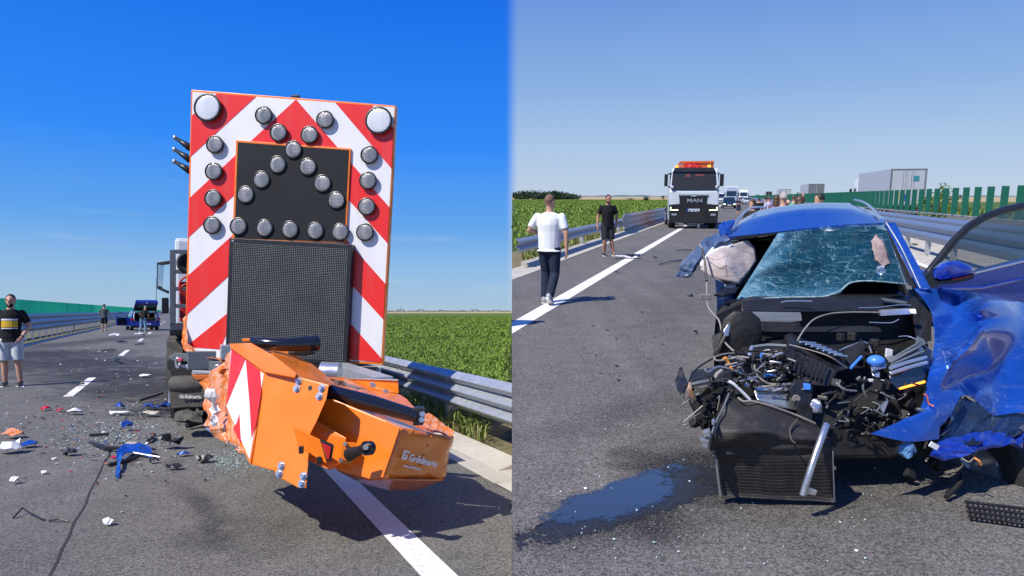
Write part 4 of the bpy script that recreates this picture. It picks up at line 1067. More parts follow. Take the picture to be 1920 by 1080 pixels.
P0 = LS.at(*z5(245, 718), 8.66); tb = MB(); text_into(tb, 'Grădinariu', P0, V((.97, .05, -.02)), V((0, 0, 1)), .062, bold=.001, depth=.003)
TR.part('mud_flap_lettering', tb, M['white_shade'])
db = crumple(MB().grid([[LS.at(*z5(190, 900), 8.5), LS.at(*z5(350, 845), 8.55), LS.at(*z5(550, 860), 8.5)], [LS.at(*z5(160, 960), 8.25), LS.at(*z5(330, 905), 8.2), LS.at(*z5(520, 950), 8.25)], [LS.at(*z5(185, 1000), 8.1), LS.at(*z5(350, 975), 8.1), LS.at(*z5(540, 985), 8.1)]]), .05, 5, 3)
TR.part('torn_mudguard', thicken(db, .01), M['dusty'])
# ---- crash cushion
cushion = None
def q3(x, y, d): return LS.at(*z3(x, y), d)
def solid(name, pts, th, m, parent=None, bevel=.006, off=None):
    return TR.part(name, MB().prism([q3(*p) for p in pts], (off or LS.d) * th), m, parent=parent, bevel=bevel)
A_, An = plane3(LS, (*z3(575, 270), 4.62), (*z3(1000, 355), 4.42), (*z3(650, 945), 4.36))
def qc(x, y, o=0.0): return LS.onplane(*z3(x, y), A_ + An * o, An)
main = [(575, 268), (780, 296), (1000, 355), (982, 450), (920, 592), (870, 690), (865, 860), (850, 1032), (795, 1026), (650, 945), (645, 916), (480, 872), (540, 560)]
cushion = TR.part('crash_cushion', MB().prism([qc(*p) for p in main], LS.d * .12), M['orange'], bevel=.008)
core = MB().prism([qc(*p, -.13) for p in ((600, 330), (960, 380), (900, 600), (860, 840), (620, 900), (500, 840))], LS.d * 2.4)
TR.part('cushion_core', core, M['orange_dull'], parent=cushion)
# striped flank
fl = [(355, 105, 5.05), (575, 268, 4.63), (540, 560, 4.53), (480, 860, 4.48), (470, 850, 4.52), (325, 495, 5.05), (338, 330, 5.05)]
FA, FN = plane3(LS, (*z3(355, 105), 5.05), (*z3(575, 268), 4.63), (*z3(480, 860), 4.44))
def qf(x, y, o=0.0): return LS.onplane(*z3(x, y), FA + FN * o, FN)
flank = [(355, 105), (573, 270), (538, 560), (484, 866), (470, 850), (325, 495), (338, 330)]
TR.part('striped_flank', MB().prism([qf(*p) for p in flank], -FN * .05), M['orange'], parent=cushion, bevel=.005)
TR.part('white_flank_sheet', MB().prism([qf(*p, .004) for p in ((358, 118), (572, 282), (528, 560), (480, 838), (330, 494), (342, 340))], -FN * .003), M['rwhite'], parent=cushion)
for q in ([(362, 122), (452, 186), (328, 488), (342, 340)], [(455, 190), (548, 262), (556, 400), (520, 620), (492, 700), (480, 480)], [(412, 545), (422, 735), (372, 640), (396, 600)]):
    TR.part('red_flank_stripe', MB().prism([qf(*p, .0075) for p in q], -FN * .003), M['rred'], parent=cushion)
def surf(name, pts, faces, m, th=.008, parent=None, amp=0, freq=4, seed=1, cuts=2, smooth=False, fnp=q3):
    mb = MB(); mb.add([fnp(*p) for p in pts], faces)
    if amp: mb = crumple(mb, amp, freq, seed, cuts)
    return TR.part(name, thicken(mb, th), m, parent=parent or cushion, smooth=smooth)
surf('top_flange', [(350, 85, 5.1), (490, 80, 5.1), (640, 165, 4.85), (785, 276, 4.52), (775, 302, 4.46), (578, 266, 4.58), (355, 107, 5.0)], [(0, 1, 6), (1, 2, 5, 6), (2, 3, 4, 5)], M['orange'])
surf('rear_cover', [(560, 150, 5.35), (640, 128, 5.5), (720, 130, 5.5), (830, 185, 5.4), (925, 245, 5.25), (1045, 352, 4.9), (1000, 360, 4.6), (785, 290, 4.56), (640, 168, 4.9)], [(0, 1, 8), (1, 2, 3, 8), (3, 4, 7, 8), (4, 5, 6, 7)], M['orange'], amp=.006, freq=3)
surf('crumpled_side', [(350, 110, 5.0), (300, 190, 5.35), (330, 240, 5.15), (345, 330, 5.02), (150, 335, 5.6), (270, 330, 5.3), (325, 495, 4.98), (170, 480, 5.5), (250, 500, 5.25), (370, 640, 4.8), (185, 625, 5.45), (270, 640, 5.1), (430, 770, 4.62), (290, 700, 5.15), (360, 745, 4.95), (472, 850, 4.5)],
     [(0, 1, 2), (0, 2, 3), (1, 5, 2), (2, 5, 3), (1, 4, 5), (4, 7, 8, 5), (5, 8, 6, 3), (7, 10, 11, 8), (8, 11, 9, 6), (10, 13, 11), (11, 13, 14), (11, 14, 12, 9), (14, 15, 12)], M['orange_torn'], amp=.055, freq=3.2, seed=5, cuts=3)
for k, (x, y, rr) in enumerate(((230, 430, 60), (240, 600, 46), (300, 250, 44), (255, 520, 55), (330, 690, 40))):
    random.seed(40 + k); pts = [(x + rr * (.6 + .5 * random.random()) * math.cos(a) * .8, y + rr * (.6 + .5 * random.random()) * math.sin(a), 5.02 + random.uniform(-.08, .02)) for a in np.linspace(0, 5.4, 6)]
    surf('torn_sheet', pts + [(x, y, 4.98)], [(i, (i + 1) % 6, 6) for i in range(6)], M['rwhite' if k in (0, 1, 3) else 'orange_torn'], amp=.03, freq=6, seed=k, cuts=2)
surf('grey_lining', [(185, 640, 5.42), (290, 705, 5.1), (420, 780, 4.7), (415, 765, 4.72), (300, 690, 5.12), (195, 625, 5.42)], [(0, 1, 4, 5), (1, 2, 3, 4)], M['alu'], amp=.02, freq=9, seed=3)
# right hand box
E_, En = plane3(LS, (*z3(950, 500), 4.66), (*z3(1400, 620), 4.50), (*z3(1300, 960), 4.46))
def qe(x, y, o=0.0): return LS.onplane(*z3(x, y), E_ + En * o, En)
TR.part('side_box', MB().prism([qe(*p) for p in ((945, 448), (1040, 452), (1372, 588), (1462, 632), (1350, 962), (1260, 970), (1050, 905), (900, 870), (860, 700), (918, 590))], LS.d * .9), M['orange'], parent=cushion, bevel=.01)
TR.part('side_box_fold', MB().prism([qe(*p, .012) for p in ((1372, 590), (1462, 632), (1350, 962), (1258, 970), (1330, 700))], -En * .012), M['orange'], parent=cushion, bevel=.003)
H_, Hn = plane3(LS, (*z3(1462, 632), 4.56), (*z3(1810, 692), 4.95), (*z3(1350, 962), 4.50))
def qh(x, y, o=0.0): return LS.onplane(*z3(x, y), H_ + Hn * o, Hn)
def bil(a, b, c, d, u, v): return tuple((a[i] * (1 - u) + b[i] * u) * (1 - v) + (d[i] * (1 - u) + c[i] * u) * v for i in range(2))
hr_ = [[qh(*bil((1462, 632), (1808, 692), (1742, 974), (1350, 962), j / 12, k / 9)) + Hn * (.030 * noise.noise(V((j * .42, k * .45, 2))) + .012 * math.sin(math.pi * j / 12)) for j in range(13)] for k in range(10)]
TR.part('glossy_end_plate', thicken(MB().grid(hr_), .01), M['orange_gloss'], parent=cushion, smooth=True)
surf('lower_skirt', [(1050, 903, 4.78), (1260, 972, 4.53), (1350, 965, 4.50), (1560, 972, 4.62), (1742, 972, 4.84), (1560, 1036, 4.95), (1400, 1036, 4.90), (1200, 986, 4.92)], [(0, 1, 7), (1, 2, 6, 7), (2, 3, 5, 6), (3, 4, 5)], M['orange_gloss'])
surf('upper_fold', [(1030, 446, 4.92), (1200, 478, 4.95), (1372, 553, 4.9), (1680, 666, 4.92), (1660, 676, 4.78), (1462, 634, 4.57), (1372, 590, 4.60)], [(0, 1, 6), (1, 2, 5, 6), (2, 3, 4, 5)], mat('faded_orange_paint', (.80, .32, .20), .4, var=.1, coat=.4))
surf('top_deck', [(990, 308, 5.7), (1130, 312, 6.0), (1300, 372, 5.8), (1455, 418, 5.7), (1560, 500, 5.4), (1812, 668, 5.1), (1680, 668, 4.93), (1372, 555, 4.92), (1200, 480, 4.97), (1040, 448, 4.9), (975, 370, 5.2)], [(0, 1, 10), (1, 2, 9, 10), (2, 8, 9), (2, 3, 8), (3, 4, 7, 8), (4, 5, 6, 7)], M['orange'], amp=.015, freq=2, seed=8, cuts=3)
surf('torn_corner', [(1600, 600, 4.9), (1640, 545, 5.0), (1730, 600, 5.0), (1812, 665, 4.97), (1805, 700, 4.93), (1690, 655, 4.88)], [(0, 1, 2, 5), (2, 3, 4, 5)], M['orange_torn'], amp=.02, freq=4, seed=2, cuts=2)
solid('rear_flange', [(1058, 312, 5.95), (1450, 322, 5.75), (1456, 412, 5.75), (1290, 376, 5.8)], .03, M['orange'], parent=cushion)
solid('white_flange_edge', [(1058, 310, 5.93), (1452, 320, 5.73), (1452, 328, 5.73), (1150, 322, 5.9)], .05, M['galv'], parent=cushion, bevel=.003)
for p in ((1278, 352, 5.7), (1360, 396, 5.7)): TR.part('rubber_bolt', MB().tube([q3(*p), q3(*p) - LS.d * .06], .022, 10), M['steel'], parent=cushion)
# light box
D_ = V((LS.r.x * -.1, -1, 0)).normalized()
lb = [(766, 626, 4.40), (945, 712, 4.28), (1033, 748, 4.24), (1118, 722, 4.36), (1086, 872, 4.34), (1012, 916, 4.24), (820, 800, 4.38)]
TR.part('lamp_box', MB().prism([q3(920, 592, 4.5), q3(1112, 700, 4.42), q3(1080, 868, 4.40), q3(1010, 914, 4.30), q3(870, 850, 4.4), q3(820, 800, 4.42), q3(766, 626, 4.46)], LS.d * .25), M['orange'], parent=cushion, bevel=.006)
TR.part('lamp_flap', MB().prism([q3(*p) for p in ((764, 624, 4.37), (942, 712, 4.25), (985, 868, 4.25), (800, 760, 4.36))], LS.d * .012), M['orange'], parent=cushion, bevel=.003)
tl = TR.part('tail_light_housing', MB().prism([q3(*p) for p in ((945, 712, 4.20), (1034, 748, 4.20), (1014, 856, 4.20), (985, 850, 4.20))], LS.d * .05), M['black'], parent=cushion, bevel=.006)
TR.part('tail_light_lens', MB().prism([q3(*p) for p in ((952, 732, 4.185), (1014, 758, 4.185), (1000, 842, 4.185), (986, 836, 4.185))], LS.d * .012), M['tail'], parent=cushion, bevel=.003)
for (x, y) in ((818, 778), (938, 846)): TR.part('hinge', MB().box(q3(x, y, 4.27), (.026, .03, .045)), M['black'], parent=cushion, bevel=.004)
TR.part('buffer_plate', MB().prism([q3(*p) for p in ((1086, 728, 4.32), (1176, 732, 4.32), (1148, 876, 4.32), (1060, 868, 4.32))], LS.d * .01), M['orange'], parent=cushion, bevel=.002)
TR.part('buffer_foot', MB().prism([q3(*p) for p in ((1125, 768, 4.295), (1158, 760, 4.295), (1150, 846, 4.295), (1128, 858, 4.295), (1108, 842, 4.295))], LS.d * .015), M['black'], parent=cushion, bevel=.004)
TR.part('rubber_buffer', MB().tube([q3(1132, 808, 4.29), q3(1180, 790, 4.24), q3(1232, 768, 4.18), q3(1250, 765, 4.17)], [.042, .032, .026, .040], 14), M['black'], parent=cushion, smooth='auto')
TR.part('buffer_head', MB().tube([q3(1238, 768, 4.16), q3(1268, 766, 4.20)], [.044, .044], 16), M['black'], parent=cushion, smooth='auto')
TR.part('buffer_bolt', MB().disc(q3(1238, 762, 4.13), (0, -1, 0), .017, .03, 12), M['steel'], parent=cushion)
bolt = None
for (x, y) in ((803, 328), (790, 378), (953, 376), (938, 428), (690, 882), (677, 932), (835, 950), (823, 1000)):
    mb = MB(); c = qc(x, y, .0); mb.disc(c + An * .006, An, .026, .008, 16); mb.disc(c + An * .022, An, .016, .018, 6)
    TR.part('hex_bolt', mb, M['steel'], parent=cushion)
TR.part('bolt_hole', MB().disc(qc(875, 374, .002), An, .016, .003, 14), M['black'], parent=cushion)
for (x, y) in ((1102, 742), (1075, 848)): TR.part('small_bolt', MB().disc(q3(x, y, 4.30), (0, -1, 0), .012, .02, 8), M['steel'], parent=cushion)
rv = MB()
for k in range(12):
    t = k / 11; rv.ell(qh(1468 - 108 * t, 650 + 290 * t, .006), .008, .008, .008, 6, 4)
for k in range(5):
    t = k / 4; rv.ell(qh(1668 - 90 * t, 690 + 250 * t, .03), .008, .008, .008, 6, 4); rv.ell(qh(1795 - 60 * t, 720 + 220 * t, .0), .008, .008, .008, 6, 4)
TR.part('rivets', rv, M['orange'], parent=cushion, kind='stuff')
# lettering on the end plate
ex = (qh(1590, 832) - qh(1480, 804)).normalized(); ey = Hn.cross(ex).normalized()
if ey.z < 0: ey = -ey
tb = MB(); o = qh(1480, 838, .055); sz = .062
wd = text_into(tb, 'Grădinariu', o + ex * .052, ex, ey, sz, bold=.0012); text_into(tb, 'www.gradinariu.ro', o + ex * .025 - ey * .045, ex, ey, sz * .36, bold=.0004)
lg = [(0, 0), (.046, 0), (.046, .030), (.034, .030), (.034, .012), (.012, .012), (.012, .046), (.052, .046), (.052, .058), (0, .058)]
tb.prism([o + ex * (a - .012) + ey * b for a, b in lg], Hn * .002); tb.prism([o + ex * (a - .012) + ey * b for a, b in ((.020, .020), (.028, .020), (.028, .038), (.020, .038))], Hn * .002)
TR.part('maker_lettering', tb, M['white'], parent=cushion)
# hydraulic tubes
TR.part('hydraulic_cylinder', MB().tube([q3(985, 400, 4.75), q3(1290, 478, 4.72), q3(1575, 560, 4.72)], [.058, .056, .046], 18), M['black_gloss'], parent=cushion, smooth='auto')
TR.part('cylinder_bracket', MB().box(q3(1585, 555, 4.74), (.07, .10, .12)), M['black'], parent=cushion, bevel=.01)
for (x, y) in ((1608, 545), (1604, 582)): TR.part('bracket_pin', MB().tube([q3(x, y, 4.70), q3(x, y, 4.62)], .018, 10), M['steel'], parent=cushion)
TR.part('upper_tube', MB().tube([q3(500, 62, 5.3), q3(560, 80, 5.25), q3(700, 92, 5.25), q3(860, 85, 5.3), q3(915, 82, 5.35)], [.030, .048, .050, .062, .068], 18), M['black_gloss'], parent=cushion, smooth='auto')
TR.part('tube_shroud', MB().prism([q3(*p) for p in ((800, 120, 5.4), (925, 120, 5.4), (915, 150, 5.4), (830, 168, 5.4), (730, 150, 5.4))], LS.d * .12), M['black'], parent=cushion, bevel=.01)
TR.part('tube_end', MB().prism([q3(*p) for p in ((430, 52, 5.3), (500, 50, 5.3), (520, 68, 5.3), (440, 74, 5.3))], LS.d * .05), M['orange'], parent=cushion, bevel=.006)
TR.part('coupling', MB().tube([q3(950, 275, 6.6), q3(1070, 280, 6.6)], .11, 14), M['steel'], smooth='auto')
TR.part('rear_lamp_cluster', MB().prism([LS.at(*z3(*p), 7.9) for p in ((1210, 235), (1342, 232), (1335, 290), (1310, 312), (1210, 275))], LS.d * .06), M['galv'], bevel=.01)
TR.part('lamp_cluster_dark', MB().prism([LS.at(*z3(*p), 7.88) for p in ((1215, 236), (1320, 236), (1300, 262), (1220, 252))], LS.d * .015), M['black'])
TR.part('red_marker', MB().prism([LS.at(*z3(*p), 7.86) for p in ((1250, 255), (1275, 262), (1258, 280))], LS.d * .01), M['tail'])
sup = MB()
for s_ in (1.0, 1.6): rbox('', s_, s_ + .18, 6.2, 9.0, .74, .90, None, mb=sup)
TR.part('cushion_support_arm', sup, M['galv'], bevel=.01)
# ================================================================ THE RIGHT STRETCH: the road climbing the hill
def rst(u, v): p = RS.gnd(u, v); return (p.x, p.y)
str_ = []
ar = math.atan2(RS.d.y, RS.d.x) - math.pi / 2
for (u, v, rx, ry, rot, st) in ((1180, 960, .5, .34, .1, .6), (1320, 880, .6, .5, 0, .7), (1090, 1000, .5, .3, .2, .35), (1450, 900, 1.0, 1.0, 0, .45), (1220, 760, .3, 1.6, -.9, .3), (1300, 520, .7, 9, ar, .18)):
    x, y = rst(u, v); str_.append((x, y, rx, ry, rot, st))
M['asphalt_r'] = asphalt('worn_asphalt_uphill', (.126, .117, .106), str_, -ar)
srail = RS.st(RS.gnd(1735, 478))[0]
strip(RS, 'ground', -4000, 6000, -40, 6000, -.02, M['crop'])
strip(RS, 'road', -4.35, 4.65, -20, 2500, 0, M['asphalt_r'])
strip(RS, 'median_pavement', 4.65, 8.0, -20, 2500, .0, M['concrete'])
strip(RS, 'opposite_carriageway', 8.0, 18, -20, 2500, .0, M['asphalt_r'])
strip(RS, 'verge', -6.6, -5.02, -20, 1500, .0, M['verge'])
strip(RS, 'field', -400, -6.6, -20, 330, .0, M['crop'])
strip(RS, 'ripe_field', -1500, -6.6, 330, 3000, .02, M['straw'])
strip(RS, 'verge', 18, 24, -20, 1500, .0, M['verge'])
strip(RS, 'far_field', 24, 4000, 90, 240, .0, M['crop'])
strip(RS, 'ripe_field', 24, 4000, 240, 3000, .02, M['straw'])
def s_at(u, v): return RS.st(RS.gnd(u, v))[0]
strip(RS, 'edge_line', s_at(1050, 553.7), s_at(1070, 558.7), -20, 1500, .004, M['line'])
strip(RS, 'inner_edge_line', s_at(1738, 503), s_at(1738, 503) + .2, -20, 1500, .004, M['line'])
strip(RS, 'gutter_base', -5.03, -4.36, -20, 200, .003, M['concrete'])
# gutter slabs
gut = MB().grid([[RS.rp(-5.05, 2, -.03), RS.rp(-4.35, 2, -.03)], [RS.rp(-5.05, 90, -.03), RS.rp(-4.35, 90, -.03)]])
gut.v = [V((max(p.x, .0), p.y, p.z)) for p in gut.v]
go = structure(RS, 'gutter', gut, M['dusty'])
ma = MB().hexa([V((0, 0, -.03)), V((.26, 0, -.03)), V((.26, 1.98, -.03)), V((0, 1.98, -.03)), V((0, 0, .004)), V((.26, 0, .012)), V((.26, 1.98, .012)), V((0, 1.98, .004))])
mb_ = MB().hexa([V((0, 0, -.03)), V((.40, 0, -.03)), V((.40, 1.98, -.03)), V((0, 1.98, -.03)), V((0, 0, .11)), V((.40, 0, .012)), V((.40, 1.98, .012)), V((0, 1.98, .11))])
ms = [None, None]; rot = math.atan2(RS.r.y, RS.r.x)
for k in range(36):
    for j, (s_, mm) in enumerate(((-4.62, ma), (-5.03, mb_))):
        p = RS.rp(s_, 2.0 + 2.0 * k + j * .5, random.uniform(0, .006))
        if p.x < .02 - .2 * 0: continue
        if ms[j] is None: o = finish('slab', mm, M['concrete'], go, bevel=.006); ms[j] = o.data; o.location = p; o.rotation_euler = (0, 0, rot)
        else: inst('slab', ms[j], go, p, rot + random.uniform(-.004, .004))
# guard rails
s1 = s_at(1092, 462); zt, zb = zat(RS, 1060, 431, s1 + .06), zat(RS, 1060, 453, s1 + .06)
t_at = lambda u, s: RS.st(RS.onplane(u, 450, RS.rp(s, 0), RS.r))[1]
ta, tb_ = t_at(967, s1), t_at(1168, s1)
guard_rail(RS, 'guard_rail', 'low single guard rail beside the green crop, passing behind the man in the white shirt', s1, ta, tb_, zb, zt, 1, 4.0, M['galv'], M['galv_post'], 2, tpost=RS.st(RS.gnd(1092, 462))[1] - 4.0, bolts=False, post_w=.14)
te = t_at(1250, s1)
zt2, zb2 = zat(RS, 1200, 397, s1 + .06), zat(RS, 1200, 424, s1 + .06)
guard_rail(RS, 'guard_rail', 'taller triple wave guard rail leading up to the dumper truck', s1, tb_ + .02, te + 60, zb2, zt2, 1, 2.0, M['galv'], M['galv_post'], 3, bolts=False)
ptr = Thing(RS, 'rail_end_plate', 'white angled steel plate where the low rail joins the taller rail', 'rail plate', RS.rp(s1, tb_))
a, b_ = RS.rp(s1 + .12, tb_ - 1.2), RS.rp(s1 + .12, tb_ + .8)
ptr.part('plate', MB().prism([a + V((0, 0, zb)), b_ + V((0, 0, zb)), b_ + V((0, 0, zt2 + .05)), RS.rp(s1 + .12, tb_ - .2, zt2 + .05), a + V((0, 0, zt))], RS.r * .012), M['galv'])
sm2 = srail; zt, zb = zat(RS, 1910, 440, sm2 - .06), zat(RS, 1800, 467, sm2 - .06)
guard_rail(RS, 'guard_rail', 'blue grey median guard rail right behind the blue wreck', sm2, 2.5, 300, zb, zt, -1, 2.6, M['galv_shaded'], M['galv_post'], 2, tpost=RS.st(RS.gnd(1735, 478))[1] - 2.6, post_w=.14)
guard_rail(RS, 'guard_rail', 'far median guard rail standing below the dark green slats', sm2 + 1.5, 2.5, 300, zb, zt, -1, 2.6, M['galv_shaded'], M['galv_post'], 2, bolts=False, post_w=.14)
sf2 = sm2 + 1.75; n_ = RS.r
p = RS.onplane(1886, 348.5, RS.rp(sf2, 0), n_); q = RS.onplane(1832, 406, RS.rp(sf2, 0), n_); p2 = RS.onplane(1859, 349.5, RS.rp(sf2, 0), n_)
slat_fence(RS, 'anti_glare_fence', 'row of spaced dark green vertical slats in front of the white lorry trailer', sf2, RS.st(p)[1] - 2 * (RS.st(p2)[1] - RS.st(p)[1]), 64, 420, q.z, p.z, .19, RS.st(p2)[1] - RS.st(p)[1], M['green_shaded'])
# crop and grass
blades('crop_plants', RS, rows_of(RS, 90000, -60, -6.8, 12, 62, 1.5), .32, .042, 1.0, M['leaf'])
blades('crop_plants', RS, scatter(RS, 120000, -220, -6.8, 55, 300, 1.5), .38, .11, 1.0, M['leaf'])
blades('verge_grass', RS, scatter(RS, 6000, -6.7, -5.05, 8, 60, 1.3), .24, .022, .7, M['grass'])
blades('verge_grass', RS, scatter(RS, 3500, -6.7, -5.05, 8, 60, 1.3), .20, .02, .9, M['drygrass'])
blades('verge_grass', RS, scatter(RS, 9000, 19, 26, 12, 140, 1.3), .6, .06, .7, M['grass'])
# distance: wood, hills, shrubs
pts = []
cr_ = [(random.uniform(962, 1074), random.uniform(335, 420), random.uniform(1.6, 3.4), random.uniform(3.0, 6.2)) for _ in range(75)]
cr_ = [q for q in cr_ if not (1010 < q[0] < 1022 and q[3] > 4.6)]
for u, d_, rr_, top in cr_:
    p = RS.at(u, 368, d_); top = .88 * top * (1 - .45 * max(0, (u - 1035)) / 40) * (.85 + .3 * noise.noise(V((u * .06, 1, 0))))
    if p.x < 3.0: continue
    for k in range(230):
        a = random.gauss(0, .5), random.gauss(0, .5), random.gauss(0, .5)
        pts.append((max(.6, p.x + a[0] * rr_ * 1.4), p.y + a[1] * rr_ * 1.4, max(.1, top * .62 + a[2] * top * .42)))
leafcloud('far_wood', pts, .55, M['treeleaf'], site=RS, kind='stuff')
def ridge(name, u0, u1, d_, hgt, m, seed):
    top = []; bot = []; bk = []
    for k in range(60):
        u = u0 + (u1 - u0) * k / 59; e = math.sin(math.pi * k / 59) ** .3; p = RS.at(u, 368, d_); h_ = hgt * e * (.6 + .5 * noise.noise(V((k * .11, seed, 0))))
        top.append(V((p.x, p.y, h_))); bot.append(V((p.x, p.y, -3))); bk.append(V((p.x * 1.1, p.y * 1.1, -3)))
    structure(RS, name, MB().grid([bot, top, bk]), m, smooth=True)
M['hill'] = mat('haze_blue_hill', (.10, .16, .22), 1, var=.2, vscale=.01)  # distance haze put into the blue base colour
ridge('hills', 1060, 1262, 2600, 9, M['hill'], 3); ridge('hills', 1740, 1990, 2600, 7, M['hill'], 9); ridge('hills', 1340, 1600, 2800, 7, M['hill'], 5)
def bush(site, label, u, v, d_, w_, h_, n, m=None, name='shrub', leaf=.10, cat='shrub'):
    b0 = site.at(u, v, d_); T = Thing(site, name, label, cat, (b0.x, b0.y, 0))
    tr = MB()
    for k in range(5):
        a = k * 1.26; tr.tube([V((0, 0, 0)), V((.1 * w_ * math.cos(a), .1 * w_ * math.sin(a), h_ * .4)), V((.28 * w_ * math.cos(a), .28 * w_ * math.sin(a), h_ * .8))], [.05 * w_ * .4, .02 * w_, .006], 6)
    T.part('trunk', tr, M['bark'], local=True); pts = []
    cl = [(random.gauss(0, .22) * w_, random.gauss(0, .22) * w_, h_ * random.uniform(.25, .92), random.uniform(.12, .26) * w_) for _ in range(14)]
    while len(pts) < n:
        c = random.choice(cl); pts.append((c[0] + random.gauss(0, c[3]), c[1] + random.gauss(0, c[3]), max(.05, min(h_ * 1.05, c[2] + random.gauss(0, c[3] * .9)))))
    leafcloud('crown', pts, leaf, m or M['shrubleaf'], parent=T.o); return T
bush(RS, 'pale green leafy shrub beyond the dark green slats, right of the white trailer', 1748, 388, 46, 1.7, 2.0, 900)
bush(RS, 'slim upright sapling beyond the dark green slats', 1762, 388, 43, 1.0, 2.5, 700, leaf=.09, name='sapling', cat='tree')
bush(RS, 'small dark round bush alone at the far field edge', 1212, 372.5, 230, 1.7, 1.5, 700, M['treeleaf'], leaf=.13)
bush(RS, 'tiny dark tree on the horizon just left of the dumper truck', 1243, 370.5, 330, 1.0, 2.0, 400, M['treeleaf'], leaf=.14, name='tree', cat='tree')
bush(RS, 'low dark hedge clump near the far field edge', 1183, 372, 260, 2.6, .8, 500, M['treeleaf'], leaf=.13)
bush(RS, 'distant dark tree clump on the horizon right of the trailer', 1797, 371, 300, 2.8, 2.2, 600, M['treeleaf'], leaf=.16, name='tree', cat='tree')

# ---------------------------------------------------------------- dumper truck
road_yaw = math.atan2(RS.d.y, RS.d.x) - math.pi / 2
def truck():
    Y = 37.5; b0 = RS.at(1299, 428, Y); b0.z = 0
    T = Thing(RS, 'dumper_truck', 'white and black dumper truck with orange skip and amber beacons facing the wreck', 'lorry', b0, None, road_yaw + .13)
    k = RS.at(1345, 400, Y).x - RS.at(1254, 400, Y).x; W = k * .985; hw = W / 2
    zz = lambda v: RS.at(1299, v, Y).z
    px = lambda u: (RS.at(u, 400, Y).x - b0.x)
    c = MB()
    prof = [(0.02, zz(424) + .30), (0, zz(396)), (0.0, zz(360)), (.06, zz(356)), (.30, zz(320)), (.45, zz(315))]
    c.rings([[V((-hw, y, z)), V((hw, y, z)), V((hw, 2.2, z)), V((-hw, 2.2, z))] for y, z in prof[:4]] + [[V((-hw * .93, y, z)), V((hw * .93, y, z)), V((hw * .93, 2.2, z)), V((-hw * .93, 2.2, z))] for y, z in prof[4:]])
    cab = T.part('cab', c, mat('shaded_works_white', (.56, .60, .66), .35, var=.08, coat=.3), local=True, bevel=.07)  # white cab greyed, its backlit shade is in the base colour
    Y1 = lambda z: 0 if z <= zz(356) else .06 + .24 * (z - zz(356)) / (zz(318) - zz(356))
    def pl(name, pts, m, off=.02, th=.03, parent=None, bevel=.01):
        q = [V((px(u), Y1(zz(v)) - off, zz(v))) for u, v in pts]; return T.part(name, MB().prism(q, (0, th, 0)), m, parent=parent, local=True, bevel=bevel)
    ws = pl('windscreen', [(1262, 354), (1335, 354), (1333, 323), (1264, 323)], M['glass_dark'], .02, .03)
    pl('upper_trim', [(1257.5, 356), (1340, 356), (1338, 322), (1335, 315), (1264, 315), (1260, 322)], M['black'], .012, .03)
    pl('sun_visor', [(1260, 322), (1337, 322), (1334, 314), (1264, 314)], M['black'], .10, .16)
    pl('seat_cover', [(1283, 338), (1287, 338), (1292, 330), (1291, 326), (1284, 326)], mat('red_seat', (.16, .035, .035), .8), .03, .006, ws, 0)
    pl('seat_cover', [(1303, 336), (1317, 338), (1318, 327), (1301, 326)], mat('red_seat', (.16, .035, .035), .8), .03, .006, ws, 0)
    pl('name_board', [(1266, 350), (1278, 350), (1278, 344), (1266, 344)], mat('pale_card', (.35, .42, .50), .6), .03, .006, ws, 0)
    pl('dash_flag', [(1318, 348), (1331, 349), (1328, 343), (1319, 345)], mat('pale_card', (.35, .42, .50), .6), .03, .006, ws, 0)
    gr = pl('grille', [(1273, 365), (1325, 365), (1323, 383), (1320, 392), (1278, 392), (1274, 383)], M['black'], .03, .04)
    pl('chrome_strip', [(1271, 366.5), (1327, 366.5), (1326, 364), (1272, 364)], M['silver'], .05, .03, gr, 0)
    pl('badge', [(1294, 368.5), (1304, 368.5), (1302, 363.5), (1296, 363.5)], M['silver'], .07, .02, gr, 0)
    tb = MB(); s_ = abs(px(1311) - px(1287)) / 2.35; o = V((px(1287), -.055, zz(379)))
    text_into(tb, 'MAN', o, V((1.12, 0, 0)), V((0, 0, .8)), s_ * 1.12, depth=.012, bold=s_ * .02); T.part('lettering', tb, M['silver'], parent=gr, local=True)
    low = pl('bumper', [(1256, 418), (1344, 418), (1345, 384), (1322, 382), (1318, 392), (1282, 392), (1277, 382), (1255, 384)], M['black'], .09, .12)
    pl('lower_grille', [(1275, 417), (1325, 417), (1321, 398), (1279, 398)], M['dark'], .12, .03, low)
    for (a, b_) in ((1257, 1272), (1328, 1343)):
        m_ = a if a < 1300 else b_
        pl('headlight', [(a, 395), (b_, 395), (b_, 386), (a, 386)], M['black_gloss'], .11, .03, low)
        e = ((a, 394.6), (b_, 394.6), (b_, 392.8), (a + 2, 392.8), (a + 2, 388), (a, 388)) if a < 1300 else ((a, 394.6), (b_, 394.6), (b_, 388), (b_ - 2, 388), (b_ - 2, 392.8), (a, 392.8))
        pl('daytime_light', e, M['led'], .125, .012, low, 0)
        pl('fog_lamp', [(a + 3, 404), (b_ - 3, 404), (b_ - 3, 400.5), (a + 3, 400.5)], M['silver'], .11, .02, low, 0)
    npl = pl('licence_plate', [(1288, 396.5), (1311, 396.5), (1311, 391.5), (1288, 391.5)], mat('plate_white', (.62, .68, .78), .5, var=.05), .13, .02, low, 0)
    tb = MB(); text_into(tb, 'BV 09 MLX', V((px(1291.5), -.134, zz(396))), V((1, 0, 0)), V((0, 0, 1)), abs(zz(391.8) - zz(396.2)) * 1.05, depth=.004); T.part('plate_text', tb, M['black'], parent=npl, local=True)
    pl('plate_band', [(1288, 396.5), (1290.5, 396.5), (1290.5, 391.5), (1288, 391.5)], mat('plate_blue', (.02, .06, .5), .5, var=0), .134, .012, npl, 0)
